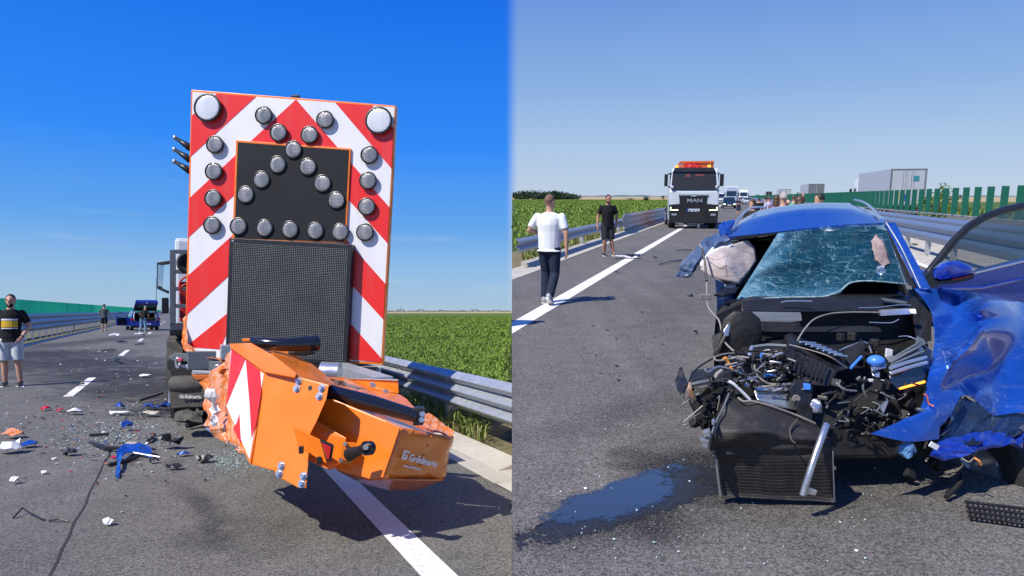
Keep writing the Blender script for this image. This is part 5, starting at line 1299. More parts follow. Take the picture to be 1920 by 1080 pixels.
    for sg, (ua, ub) in ((-1, (1245, 1251.5)), (1, (1346, 1353))):
        x0, x1 = px(ua), px(ub)
        T.part('mirror', MB().box(((x0 + x1) / 2, .25, (zz(326) + zz(349)) / 2), (x1 - x0, .18, zz(326) - zz(349))), M['black'], local=True, bevel=.05)
        xc = x1 if sg < 0 else x0
        T.part('mirror_arm', MB().tube([V((xc, .25, zz(326))), V((sg * hw * .94, .3, zz(324)))], .035, 8).tube([V((xc, .25, zz(349))), V((sg * hw * .96, .2, zz(352)))], .035, 8), M['black'], local=True)
        T.part('close_view_mirror', MB().ell((sg * hw * .90, -.04, zz(351)), .11, .09, .10, 10, 6), M['silver'], local=True, smooth=True)
        T.part('door_window', MB().box((sg * hw * .975, 1.0, (zz(323) + zz(350)) / 2), (.06, .9, (zz(323) - zz(350)) * .9)), M['glass_dark'], local=True)
        bx = px(1268 if sg < 0 else 1327.5)
        be = T.part('beacon', MB().tube([V((bx, .7, zz(312.6))), V((bx, .7, zz(308.5)))], [.10, .085], 12), M['amber'], local=True)
        for y in (1.0, 5.2, 6.5): wheel(T, (sg * (hw - .20), y, .52), .52, .36)
    T.part('horn', MB().tube([V((px(1279), .8, zz(311))), V((px(1276), .9, zz(306)))], [.03, .06], 8), M['grey'], local=True)
    x0, x1 = px(1277), px(1341.5)
    b = MB(); b.box(((x0 + x1) / 2, 5.2, (zz(298.5) + 1.35) / 2), (x1 - x0, 5.4, zz(298.5) - 1.35)); sk_ = T.part('skip', b, mat('skip_orange', (.62, .11, .02), .5, var=.2), local=True, bevel=.05)
    ri = MB()
    ri.box(((x0 + x1) / 2, 2.49, zz(299.5)), (x1 - x0 + .06, .10, .10)); ri.box((x0 + .2, 2.47, (zz(300) + 1.4) / 2), (.10, .05, zz(300) - 1.5)); ri.box((x1 - .2, 2.47, (zz(300) + 1.4) / 2), (.10, .05, zz(300) - 1.5))
    T.part('skip_rim', ri, mat('skip_orange', (.62, .11, .02), .5, var=.2), parent=sk_, local=True)
    T.part('red_tarpaulin', crumple(MB().grid([[V((x0 + .25 + (x1 - x0 - 1.0) * i / 4, 2.40, zz(301) - j * .16)) for i in range(5)] for j in range(3)]), .05, 4, 2, 3), M['redgoods'], parent=sk_, local=True)
    T.part('chassis', MB().box((0, 4.4, .95), (1.0, 7.5, .35)), M['dark'], local=True)
    for z in (322, 319, 316): T.part('marker_arm', MB().tube([V((px(1341), 1.9, zz(z + 2))), V((px(1346), 1.9, zz(z)))], .025, 6), M['black'], local=True)
    st = MB(); st.box((px(1308), 1.2, zz(421)), (.9, .12, .05)); st.box((px(1312), .6, zz(425)), (.14, .1, .22)); st.box((px(1300), .9, zz(424)), (.5, .08, .04))
    T.part('loose_underride_bar', st, M['alu'], local=True)
truck()

# ---------------------------------------------------------------- queue and opposite carriageway
def gb(u, v): p = RS.gnd(u, v); return (p.x, p.y, 0)
def at_w(u0, u1, width):    # depth at which a real width spans the pixels
    return width * F / (u1 - u0)
def base_w(u0, u1, width, v=None):
    Y = at_w(u0, u1, width); p = RS.at((u0 + u1) / 2, 400, Y); return (p.x, Y, 0)
car(RS, 'dark blue estate with headlamps on, first in the queue right of the dumper truck', base_w(1354, 1379.5, 1.95), road_yaw + .05, M['navyp'], 4.5, 1.9, 1.62, 'hatch', True, 'cars and lorries queuing behind the crash', 'queued_car')
car(RS, 'white car with dark windscreen, rightmost in the queue', base_w(1393, 1409.5, 1.9), road_yaw + .05, M['whitep'], 4.4, 1.85, 1.55, 'hatch', False, 'cars and lorries queuing behind the crash', 'queued_car')
car(RS, 'white car half hidden behind the dark blue estate in the queue', base_w(1383, 1396, 1.85), road_yaw, M['silverp'], 4.3, 1.8, 1.5, 'hatch', False, 'cars and lorries queuing behind the crash', 'queued_car')
car(RS, 'small blue car peeping over the dark blue estate in the queue', base_w(1371, 1383, 1.8), road_yaw, M['blue2'], 4.2, 1.78, 1.5, 'hatch', False, 'cars and lorries queuing behind the crash', 'queued_car')
car(RS, 'white delivery van close beside the dumper truck in the queue', base_w(1341, 1358, 2.1), road_yaw, M['whitep'], 5.6, 2.0, 2.5, 'van', False, 'cars and lorries queuing behind the crash', 'queued_van')
car(RS, 'dark car behind the rightmost white car in the queue', base_w(1398, 1408, 1.85), road_yaw, M['navyp'], 4.4, 1.8, 1.75, 'hatch', False, 'cars and lorries queuing behind the crash', 'queued_car')
box_truck(RS, 'white refrigerated lorry facing us in the queue', base_w(1359, 1380, 2.5), road_yaw, 'refrigerated_lorry', 7, 2.5, 3.9, M['white'], M['silverp'], False, 'cars and lorries queuing behind the crash', refrigerated=True, nwheel=1)
box_truck(RS, 'silver tank lorry facing us far back in the queue', base_w(1385, 1400, 2.4), road_yaw, 'tank_lorry', 8, 2.5, 3.9, M['silverp'], M['white'], False, 'cars and lorries queuing behind the crash', nwheel=2, tank=True)
def opp(label, u0, u1, v_top, rear, **k):
    Y = at_w(u0, u1, 2.5); p = RS.at((u0 + u1) / 2, v_top, Y); 
    return box_truck(RS, label, (p.x, Y, p.z - k.pop('top', 3.95)), road_yaw + .03, 'semi_trailer_lorry', rear_view=True, group='lorries on the opposite carriageway', top=3.95, **k)
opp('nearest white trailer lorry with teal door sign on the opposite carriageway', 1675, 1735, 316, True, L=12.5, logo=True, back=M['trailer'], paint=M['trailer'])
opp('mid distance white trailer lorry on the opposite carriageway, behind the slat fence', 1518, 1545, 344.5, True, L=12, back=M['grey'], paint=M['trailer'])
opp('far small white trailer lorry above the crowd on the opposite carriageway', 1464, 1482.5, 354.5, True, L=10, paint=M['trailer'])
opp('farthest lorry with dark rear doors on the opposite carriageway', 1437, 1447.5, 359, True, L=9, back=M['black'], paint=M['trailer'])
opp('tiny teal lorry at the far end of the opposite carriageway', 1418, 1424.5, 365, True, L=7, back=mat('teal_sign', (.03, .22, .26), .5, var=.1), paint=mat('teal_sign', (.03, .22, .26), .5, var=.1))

# ---------------------------------------------------------------- people on the right
def feet(u, v): p = RS.gnd(u, v); return (p.x, p.y, 0)
def hgt(u, vf, vt): p = RS.gnd(u, vf); return RS.at(u, vt, p.y).z
walk = dict(hl=(-.09, 0, .90), hr=(.09, 0, .90), kl=(-.075, .06, .49), kr=(.105, -.02, .48), al=(-.06, -.02, .085), ar=(.10, -.26, .15), toer=-.55,
            el=(-.345, -.02, 1.17), wl=(-.20, .16, 1.12), er=(.29, -.03, 1.14), wr=(.30, -.02, .885))
person(RS, 'man in white T-shirt and dark jeans walking away along the edge line', feet(1029, 568), -.38, hgt(1027, 568, 364.5), 'fair', 'stubble', 'shaved', 'white', 'trousers', 'jeans', 'grey', walk, head=(-.35, -.02), build=1.14)
w2 = dict(kl=(-.10, .05, .49), kr=(.10, .09, .50), al=(-.17, .06, .12), ar=(.09, .0, .085), toel=-.35, el=(-.28, -.02, 1.15), wl=(-.27, -.05, .89), er=(.285, -.03, 1.15), wr=(.315, .05, .89))
person(RS, 'bearded man in black T-shirt and shorts walking towards us by the low guard rail', feet(1138, 480), math.pi + .15, hgt(1138, 480, 365), 'tan', 'black', 'short', 'black', 'shorts', 'dark', 'black', w2, head=(.1, 0), beard=True, build=1.05)
crossed = dict(el=(-.24, .03, 1.15), wl=(.02, .20, 1.16), er=(.24, .03, 1.15), wr=(-.02, .20, 1.13))
person(RS, 'woman in short navy dress with folded arms standing on the empty lane', feet(1384, 405), math.pi - .6, hgt(1384, 405, 371), 'fair', 'brown', 'long', 'navy', 'dress', 'dark', 'black', crossed, detail=False, build=.88)
def crowd(label, u, vt, Y, yaw, h=1.75, **k):
    p = RS.at(u, vt, Y); return person(RS, label, (p.x, p.y, max(0, p.z - h) * 0), yaw, p.z if 1.4 < p.z < 2.1 else h, detail=False, group='onlookers behind the wreck', **k)
crowd('woman with long brown hair just left of the wreck roof', 1411.5, 374, 17, math.pi - .9, h=1.65, hair='brown', hair_style='long', top='dark', bottom='trousers', bcol='dark', build=.88)
crowd('grey haired man in light blue shirt, back to us beyond the wreck roof', 1470, 361, 15, .1, hair='grey', top='sky', bottom='trousers', bcol='jeans', build=1.15)
crowd('woman with long dark hair and sunglasses beyond the wreck roof', 1501, 367.5, 14, -1.2, h=1.68, hair='brown', hair_style='long', top='brownd', bottom='trousers', bcol='dark', build=.9)
crowd('short haired man in white shirt, rightmost onlooker', 1538, 363, 14, 1.2, hair='black', top='white', bottom='trousers', bcol='jeans')
crowd('onlooker in green T-shirt raising an arm by the slat fence', 1489, 366.5, 27, -.4, hair='brown', top='greent', bottom='shorts', bcol='dark', pose=dict(er=(.36, .05, 1.60), wr=(.30, .10, 1.84)))
crowd('onlooker in brown dress shading her eyes beside the man in light blue', 1456.5, 366.5, 21, -.5, h=1.68, hair='brown', hair_style='long', top='brownd', bottom='dress', build=.88, pose=dict(er=(.36, .10, 1.55), wr=(.14, .16, 1.68)))
crowd('onlooker in pale lilac shirt second from left in the far group', 1442.5, 368.5, 34, .2, hair='brown', top='lilac', bottom='trousers', bcol='light_jeans')
crowd('onlooker in black shirt and shorts in the middle of the far group', 1436, 369, 35, .3, hair='black', top='black', bottom='shorts', bcol='dark')
crowd('leftmost onlooker in black with dark trousers far down the road', 1424, 371.5, 40, .2, hair='black', top='black', bottom='trousers', bcol='dark')
# ================================================================ RIGHT: the wreck
w3 = lambda x, y: (1440 + x / 4, 290 + y / 4)
w4 = lambda x, y: (1260 + x / 4, 370 + y / 4)
w5 = lambda x, y: (1260 + x / 4, 540 + y / 4)
w6 = lambda x, y: (1560 + x / 3, 480 + y / 3)
w7 = lambda x, y: (1260 + x / 2.571, 660 + y / 2.571)
P = RS.at
def PT(f, x, y, Y): return RS.at(*f(x, y), Y)
wb = P(1530, 700, 5.6); wb.z = 0
W = Thing(RS, 'wrecked_car', 'wrecked blue car with smashed windscreen and torn off front standing on the road', 'car', wb)
CD = RS.d
def sol(name, f, pts, th, m, parent=None, bevel=.004, label=None, off=None):
    return W.part(name, MB().prism([PT(f, *p) for p in pts], (off or CD) * th), m, parent=parent, bevel=bevel, label=label)
def srf(name, f, pts, faces, m, th=.006, parent=None, amp=0, freq=5, seed=1, cuts=2, smooth=False, label=None):
    mb = MB().add([PT(f, *p) for p in pts], faces)
    if amp: mb = crumple(mb, amp, freq, seed, cuts)
    return W.part(name, thicken(mb, th), m, parent=parent, smooth=smooth, label=label)
PIPE = .5
def pipe(name, f, pts, r, m, parent=None, n=8, smooth=True):
    q = [PT(f, *p) for p in pts]
    if len(q) > 2:      # rounded path
        out = []
        for i in range(len(q) - 1):
            p0, p1, p2, p3 = q[max(i - 1, 0)], q[i], q[i + 1], q[min(i + 2, len(q) - 1)]
            for k in range(5):
                t = k / 5; out.append(.5 * ((2 * p1) + (p2 - p0) * t + (2 * p0 - 5 * p1 + 4 * p2 - p3) * t * t + (3 * p1 - p0 - 3 * p2 + p3) * t ** 3))
        q = out + [q[-1]]
    return W.part(name, MB().tube(q, r * (PIPE if n == 8 and r < .03 else 1), n), m, parent=parent, smooth='auto' if smooth else False)
# ---- roof and rear shell
front = [w4(*p) for p in ((408, 296), (560, 282), (760, 262), (960, 238), (1150, 217), (1350, 202), (1590, 190))]
mid1 = [w4(*p) for p in ((440, 235), (600, 165), (790, 120), (980, 95), (1160, 90), (1360, 95), (1600, 168))]
mid = [w4(*p) for p in ((500, 180), (650, 98), (820, 66), (990, 47), (1150, 40), (1330, 42), (1540, 120))]
rows = [[P(*p, 5.35 + .02 * math.sin(i)) for i, p in enumerate(front)], [P(*p, 5.75) for p in mid1], [P(*p, 6.45) for p in mid]]
c0 = rows[2]; fall = []
for Yk, dz in ((7.3, -.02), (8.0, -.10), (8.6, -.24)):
    rows.append([p + CD * (Yk - 6.45) + V((0, 0, dz - .03)) for p in c0])
fine = []
for i in range(len(rows) - 1):           # densify lengthwise so the panel is smooth
    for k in range(4):
        t = k / 4; fine.append([a.lerp(b, t) for a, b in zip(rows[i], rows[i + 1])])
fine.append(rows[-1])
roof = W.part('roof', thicken(MB().grid(fine), .02), M['blue'], smooth='auto')
pipe('roof_rail', w4, ((458, 240, 5.5), (500, 160, 5.8), (560, 98, 6.3), (620, 74, 6.8), (690, 76, 7.2)), .020, M['silver'])
pipe('roof_rail', w4, ((1370, 20, 7.2), (1430, 34, 6.9), (1490, 72, 6.4), (1530, 120, 5.9), (1552, 160, 5.55)), .022, M['silver'])
pipe('roof_seam', w4, ((1345, 45, 6.5), (1420, 95, 6.1), (1545, 168, 5.6)), .008, M['black'])
Lx, Rx = P(1352, 560, 4.95), P(1748, 560, 4.95); Lx.z = Rx.z = 0
def side(name, a, z0, z1, inset, m, Y1=4.1):
    e = a + CD * Y1; q = RS.r * inset
    return W.part(name, MB().prism([a + V((0, 0, z0)), e + V((0, 0, z0)), e + V((0, 0, z1)), a + V((0, 0, z1 * .98))], q), m, bevel=.02)
side('left_flank', Lx, .28, .98, .10, M['blue']); side('right_flank', Rx, .28, .98, -.10, M['blue'])
rr = MB(); a, b = Lx + CD * 4.0, Rx + CD * 4.0
rr.prism([a + V((0, 0, .3)), b + V((0, 0, .3)), b + V((0, 0, 1.0)), a + V((0, 0, 1.0))], CD * .25); W.part('tailgate', rr, M['blue'], bevel=.04)
W.part('rear_screen', MB().prism([a + V((.1, 0, 1.0)), b + V((-.1, 0, 1.0)), rows[-1][6] + V((-.1, 0, -.02)), rows[-1][0] + V((.1, 0, -.02))], CD * .02), M['glass_dark'])
for s_, base_ in ((1, Lx), (-1, Rx)):
    for t0, t1 in ((1.3, 2.4), (2.55, 3.7)):
        p = base_ + RS.r * s_ * .03
        k0 = c0[0 if s_ > 0 else 6]
        up_ = lambda t: V((k0.x, k0.y, 0)) + CD * (t - 1.5) + V((0, 0, 1.42))
        W.part('side_window', MB().prism([p + CD * t0 + V((0, 0, .99)), p + CD * t1 + V((0, 0, .99)), up_(t1 - .12), up_(t0 + .12)], RS.r * s_ * .012), M['glass_dark'])
    wheel(W, W.Bi @ (base_ + CD * 3.3 + V((0, 0, .33)) + RS.r * s_ * .10), .33, .22, W.B.to_3x3().inverted() @ RS.r)
fl = MB(); fl.prism([Lx + V((0, 0, .25)), Rx + V((0, 0, .25)), Rx + CD * 4 + V((0, 0, .25)), Lx + CD * 4 + V((0, 0, .25))], V((0, 0, .06))); W.part('floor_pan', fl, M['dark'])
# cabin
cab_in = MB()
q0, q1 = P(1385, 570, 5.2), P(1720, 560, 5.2); q0.z = q1.z = .45
cab_in.prism([q0, q1, q1 + V((0, 0, .50)), q0 + V((0, 0, .50))], CD * .35); W.part('dashboard', cab_in, M['black'], bevel=.06)
for f_ in (.22, .74):
    c = q0.lerp(q1, f_) + CD * 1.1
    s_ = MB(); s_.box(c + V((0, 0, .32)), (.46, .16, .72)); s_.box(c + CD * .02 + V((0, 0, .80)), (.24, .10, .20)); s_.box(c - CD * .28 + V((0, 0, -.02)), (.46, .5, .16)); W.part('seat', s_, M['panel_black'], bevel=.05)
c = q0.lerp(q1, .5) + CD * 2.2; W.part('rear_seat', MB().box(c + V((0, 0, .3)), (1.2, .2, .75)), M['panel_black'], bevel=.05)
sol('headliner', w4, ((600, 320, 5.55), (1540, 215, 5.55), (1500, 330, 5.75), (820, 340, 5.75)), .03, mat('dark_headliner', (.05, .052, .056), .9))
sol('mirror_bracket', w4, ((840, 262, 5.42), (1150, 235, 5.42), (1130, 350, 5.42), (1060, 395, 5.42), (1010, 430, 5.42), (940, 400, 5.42), (860, 350, 5.42)), .05, M['black'])
lin = MB()  # added dark sheets close the side openings so the cabin looks dark
for s_, base_ in ((1, Lx), (-1, Rx)):
    p = base_ + RS.r * s_ * .07; k0 = c0[0 if s_ > 0 else 6]
    u_ = lambda t: V((k0.x, k0.y, 0)) + CD * (t - 1.5) + V((0, 0, 1.44)) + RS.r * s_ * .05
    lin.prism([p + CD * .35 + V((0, 0, .95)), p + CD * 3.9 + V((0, 0, .95)), u_(3.6), u_(.75)], RS.r * s_ * .02)
W.part('cabin_dark_sheet', lin, M['panel_black'])
# ---- smashed windscreen
def crackfn(t, b, co):
    g = G(t); uvn = g.n('ShaderNodeUVMap'); uv = uvn.outputs[0]
    wn = g.n('ShaderNodeTexNoise'); wn.inputs['Scale'].default_value = 5; wn.inputs['Detail'].default_value = 4; g.l(uv, wn.inputs[0])
    wv = g.n('ShaderNodeVectorMath', operation='SCALE'); g.l(wn.outputs['Color'], wv.inputs[0]); wv.inputs['Scale'].default_value = .10
    ad = g.n('ShaderNodeVectorMath', operation='ADD'); g.l(uv, ad.inputs[0]); g.l(wv.outputs[0], ad.inputs[1])
    su = g.n('ShaderNodeSeparateXYZ'); g.l(uv, su.inputs[0])
    # how shattered: worst along the foot and the torn left edge
    dens = g.math('MAXIMUM', g.rng(su.outputs[1], .38, .02), g.rng(g.math('SUBTRACT', su.outputs[0], g.math('MULTIPLY', su.outputs[1], .18)), .36, -.02), clamp=True)
    dens = g.math('ADD', dens, g.rng(g.noise(uv, 4, 5), .3, .75, -.22, .28), clamp=True)
    def net(scale, wdt, stretch=(1.6, 1, 1), rot=0.0):
        v = g.vor(g.mapping(ad.outputs[0], stretch, rot=(0, 0, rot)), scale, 'DISTANCE_TO_EDGE'); return g.rng(v.outputs['Distance'], 0, wdt, 1, 0)
    def contour(scale, stretch, rot, wdt, lvl=.5):
        n = g.n('ShaderNodeTexNoise'); n.inputs['Scale'].default_value = scale; n.inputs['Detail'].default_value = 1.5; n.inputs['Distortion'].default_value = .6
        g.l(g.mapping(uv, stretch, rot=(0, 0, rot)), n.inputs[0]); return g.rng(g.math('ABSOLUTE', g.math('SUBTRACT', n.outputs[0], lvl)), 0, wdt, 1, 0)
    c1 = g.math('MAXIMUM', contour(3.2, (1, 3.2, 1), .25, .010), contour(3.6, (1, 3.4, 1), -.35, .009, .44)); c1 = g.math('MAXIMUM', c1, contour(4.0, (2.8, 1, 1), .3, .009, .55))
    c1 = g.math('MAXIMUM', c1, contour(5.0, (1, 2.6, 1), .7, .010, .58)); c2 = net(19, .028, (2.2, 1, 1), -.25); c3 = net(60, .12, (1.8, 1, 1)); c4 = net(9, .009, (.6, 2.8, 1), .35)
    fan = g.math('MAXIMUM', c1, c4)
    l2 = g.math('MULTIPLY', c2, g.rng(dens, .05, .6, .26, 1)); l3 = g.math('MULTIPLY', c3, g.rng(dens, .35, .8))
    crack = g.math('MAXIMUM', g.math('MULTIPLY', fan, g.rng(dens, 0, .6, .42, .8)), g.math('MAXIMUM', g.math('MULTIPLY', l2, .8), g.math('MULTIPLY', l3, .9)))
    frost = g.math('MULTIPLY', g.rng(dens, .15, .75), g.rng(g.noise(uv, 60, 4, .7), .2, .8, .6, 1.0))
    a = g.math('MAXIMUM', crack, frost, clamp=True)
    g.l(g.mix(crack, (.018, .17, .30), (.46, .68, .76)), b.inputs['Base Color'])
    g.l(g.rng(a, 0, 1, .22, .88), b.inputs['Alpha'])
    g.l(g.rng(a, 0, .5, .05, .5), b.inputs['Roughness'])
    g.bump(crack, .5, .01, b)
M['cracked'] = mat('cracked_glass', (.08, .3, .4), .1, var=0, fn=crackfn, coat=.3)
TLg, TRg, BRg, BLg = w4(800, 262), w4(1592, 198), w4(1768, 650), w4(440, 832)
nu, nv = 28, 16
foot = [(440, 832), (480, 800), (560, 772), (660, 758), (800, 752), (1000, 748), (1150, 745), (1260, 720), (1340, 640), (1480, 628), (1620, 630), (1768, 655)]
def along(pl, t):
    k = t * (len(pl) - 1); i = min(int(k), len(pl) - 2); return tuple(pl[i][j] * (1 - k + i) + pl[i + 1][j] * (k - i) for j in range(2))
top = [(795, 268), (960, 246), (1150, 224), (1350, 208), (1592, 196)]
vs = []; uvs = []
for j in range(nv + 1):
    for i in range(nu + 1):
        a, b = along(foot, i / nu), along(top, i / nu); t = j / nv
        x, y = a[0] * (1 - t) + b[0] * t, a[1] * (1 - t) + b[1] * t
        dent = .05 * noise.noise(V((i * .25, j * .3, 1))) + .06 * math.exp(-((i / nu - .3) ** 2 + (t - .2) ** 2) * 10)
        vs.append(W.Bi @ PT(w4, x, y, 4.86 * (1 - t) + 5.33 * t + dent)); uvs.append((x / 1100 - .4, (850 - y) / 620))
fs = [(j * (nu + 1) + i, j * (nu + 1) + i + 1, (j + 1) * (nu + 1) + i + 1, (j + 1) * (nu + 1) + i) for j in range(nv) for i in range(nu)]
me = bpy.data.meshes.new('windscreen'); me.from_pydata([tuple(v) for v in vs], [], fs); ul = me.uv_layers.new(name='UVMap')
for l_ in me.loops: ul.data[l_.index].uv = uvs[l_.vertex_index]
me.materials.append(M['cracked']); wsh = finish('windscreen', me, None, W.o, smooth=True, label='smashed windscreen')
srf('airbag', w4, [(1492, 330, 5.16), (1530, 275, 5.20), (1592, 345, 5.14), (1640, 500, 5.02), (1590, 512, 4.98), (1530, 480, 5.02), (1508, 400, 5.06)], [(0, 1, 2, 6), (6, 2, 3, 4, 5)], M['bagred'], amp=.012, freq=14, cuts=5, seed=3, smooth=True, label='stained cloth scrap hanging through the windscreen')
srf('foil_scrap', w4, [(1530, 540, 4.96), (1545, 515, 4.97), (1595, 510, 4.97), (1600, 560, 4.95), (1570, 580, 4.94), (1535, 575, 4.94)], [(0, 1, 2, 3, 4, 5)], M['alu'], amp=.02, freq=20, cuts=3, seed=9)
pipe('glass_edge', w4, [(480, 800, 4.84), (600, 768, 4.82), (800, 752, 4.82), (1000, 748, 4.82), (1150, 742, 4.84), (1260, 700, 4.86), (1340, 640, 4.88), (1500, 628, 4.88), (1768, 652, 4.9)], .010, mat('glass_crumbs', (.42, .58, .60), .4, var=.6, vscale=60, bump=1, bscale=120))
sol('windscreen_frame', w4, ((405, 300, 5.36), (1592, 190, 5.36), (1595, 200, 5.36), (800, 275, 5.36), (440, 325, 5.36)), .03, M['black'])
# pillars
sol('right_pillar', w4, ((1588, 190, 5.34), (1612, 186, 5.34), (1870, 680, 4.85), (1845, 690, 4.85)), .06, M['blue'], off=RS.r)
pipe('pillar_trim', w4, ((1606, 190, 5.32), (1720, 380, 5.12), (1862, 682, 4.83)), .012, M['silver'])
sol('pillar_inner', w4, ((1596, 205, 5.36), (1620, 240, 5.32), (1840, 690, 4.86), (1770, 655, 4.9), (1745, 590, 4.96)), .05, M['black'])
srf('torn_left_pillar', w4, [(400, 290, 5.36), (340, 275, 5.5), (250, 315, 5.45), (80, 490, 5.4), (25, 590, 5.38), (120, 600, 5.34), (180, 545, 5.34), (260, 440, 5.3), (350, 350, 5.3), (440, 320, 5.3)], [(0, 1, 8, 9), (1, 2, 7, 8), (2, 3, 6, 7), (3, 4, 5, 6)], mat('scraped_dark_blue_paint', (.05, .085, .17), .45, var=.5, vscale=14), th=.03, amp=.035, freq=7, cuts=3, seed=4, label='torn blue door frame bent out to the side')
srf('torn_roof_corner', w4, [(345, 230, 5.6), (400, 200, 5.7), (470, 190, 5.8), (440, 280, 5.45), (400, 300, 5.38), (350, 280, 5.45)], [(0, 1, 4, 5), (1, 2, 3, 4)], M['blue'], th=.03, amp=.04, freq=8, cuts=3, seed=7)
srf('door_trim', w4, [(215, 500, 5.3), (300, 385, 5.32), (440, 350, 5.34), (455, 365, 5.32), (330, 440, 5.28), (220, 530, 5.26)], [(0, 1, 4, 5), (1, 2, 3, 4)], M['white_shade'], th=.02)
srf('airbag', w4, [(215, 545, 5.22), (260, 450, 5.22), (360, 390, 5.28), (470, 350, 5.34), (560, 322, 5.42), (612, 380, 5.42), (625, 480, 5.36), (575, 560, 5.24), (500, 650, 5.08), (380, 620, 5.1), (300, 600, 5.14), (400, 500, 5.10), (500, 450, 5.30)],
    [(0, 1, 11, 10), (1, 2, 11), (2, 3, 12, 11), (3, 4, 5, 12), (5, 6, 7, 12), (7, 8, 11, 12), (8, 9, 11), (9, 10, 11)], M['bag'], th=.012, amp=.007, freq=6, cuts=6, seed=6, smooth=True, label='deflated pale pink curtain airbag')
for pts in (((430, 400, 5.02), (405, 500, 4.97), (415, 600, 5.05)), ((270, 450, 5.16), (330, 470, 5.08), (400, 440, 5.06)), ((520, 400, 5.2), (600, 430, 5.32), (560, 530, 5.2))): pipe('airbag_seam', w4, pts, .004, M['cable'])
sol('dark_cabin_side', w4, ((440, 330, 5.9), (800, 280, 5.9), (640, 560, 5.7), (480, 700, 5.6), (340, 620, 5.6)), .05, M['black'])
pipe('hanging_cable', w4, ((205, 350, 5.2), (232, 400, 5.15), (245, 480, 5.1), (260, 620, 5.0), (262, 740, 4.9), (275, 830, 4.75), (350, 920, 4.6), (372, 1010, 4.5), (400, 1090, 4.4), (465, 1155, 4.3)), .011, M['cable'])
pipe('cable_sleeve', w4, ((222, 380, 5.14), (248, 500, 5.07), (258, 625, 4.98)), .017, M['black'])
W.part('cable_clip', MB().box(PT(w4, 250, 748, 4.86), (.08, .03, .04)), M['cable'], bevel=.006)
# left doorway remains
sol('left_door_edge', w4, ((320, 610, 5.0), (385, 640, 5.0), (385, 700, 4.98), (480, 660, 4.98), (480, 690, 4.95), (400, 760, 4.9), (400, 1080, 4.72), (330, 1080, 4.72), (340, 780, 4.85)), .25, M['navyp'], bevel=.01)
srf('door_sill_flap', w4, [(315, 740, 4.8), (400, 690, 4.85), (490, 680, 4.9), (470, 720, 4.86), (380, 750, 4.78)], [(0, 1, 4), (1, 2, 3, 4)], M['black'], th=.015)
# ---- cowl, firewall and engine bay; dark materials also stand in for its shade
sol('firewall', w5, ((395, 120, 4.82), (600, 75, 4.84), (1200, 66, 4.86), (1580, 80, 4.86), (1850, 120, 4.86), (1960, 600, 4.72), (1930, 1080, 4.72), (330, 1080, 4.6), (310, 420, 4.66), (330, 200, 4.76)), .12, M['dark'])
sol('cowl_panel', w5, ((520, 100, 4.76), (640, 82, 4.78), (1200, 72, 4.80), (1570, 82, 4.80), (1760, 104, 4.78), (1800, 170, 4.70), (1000, 178, 4.66), (520, 170, 4.70)), .05, M['black'], bevel=.01)
pipe('wiper_arm', w5, ((820, 108, 4.70), (880, 98, 4.70), (1050, 100, 4.68)), .010, M['silver'])
pipe('cowl_seal', w5, ((940, 400, 4.30), (980, 330, 4.36), (1060, 240, 4.42), (1180, 195, 4.50), (1340, 182, 4.56), (1560, 184, 4.60), (1790, 190, 4.62)), .011, M['cable'])
vg = MB()
for k in range(17): vg.box(PT(w5, 1565 + k * 13, 186 - k * .8, 4.60), (.012, .03, .036))
W.part('cowl_vent_fins', vg, M['silver'], kind='stuff')
sol('cowl_end', w5, ((1780, 160, 4.58), (1830, 160, 4.58), (1835, 195, 4.56), (1790, 190, 4.56)), .03, M['white_shade'])
pipe('cowl_edge', w5, ((1400, 148, 4.66), (1540, 146, 4.66), (1700, 128, 4.68), (1790, 130, 4.68)), .007, M['silver'])
sol('wiper_motor_cover', w5, ((1575, 82, 4.72), (1740, 105, 4.70), (1768, 112, 4.70), (1760, 122, 4.70), (1600, 104, 4.72)), .05, M['grey'])
sol('bulkhead_panel', w5, ((670, 250, 4.56), (960, 240, 4.58), (970, 300, 4.54), (1400, 290, 4.56), (1560, 300, 4.54), (1580, 330, 4.5), (900, 330, 4.5), (660, 330, 4.5)), .05, M['panel_black'], bevel=.01)
sol('bulkhead_box', w5, ((600, 190, 4.58), (970, 195, 4.58), (975, 245, 4.56), (890, 260, 4.56), (600, 250, 4.56)), .08, M['grey'], label='grey box on the bulkhead')
pipe('foil_strip', w5, ((1480, 258, 4.50), (1600, 262, 4.5), (1655, 258, 4.5), (1700, 236, 4.52)), .007, M['silver'])
tw = MB(); n = 16; c = PT(w5, 520, 300, 4.45)
tw.rings([[c + V((rr * math.cos(2 * math.pi * i / n), rr * .35 * math.sin(2 * math.pi * i / n) + .0, z)) for i in range(n)] for rr, z in ((.13, -.26), (.14, -.05), (.12, .06), (.06, .11))]); W.part('strut_tower', tw, M['dark'], smooth='auto')
sol('strut_brace', w5, ((300, 370, 4.42), (380, 330, 4.42), (430, 250, 4.46), (440, 330, 4.42), (400, 380, 4.4), (350, 500, 4.36), (310, 500, 4.36)), .06, M['dark'])
sol('pale_bracket', w5, ((385, 320, 4.40), (430, 255, 4.42), (440, 285, 4.42), (425, 360, 4.40), (395, 370, 4.38)), .02, M['alu'])
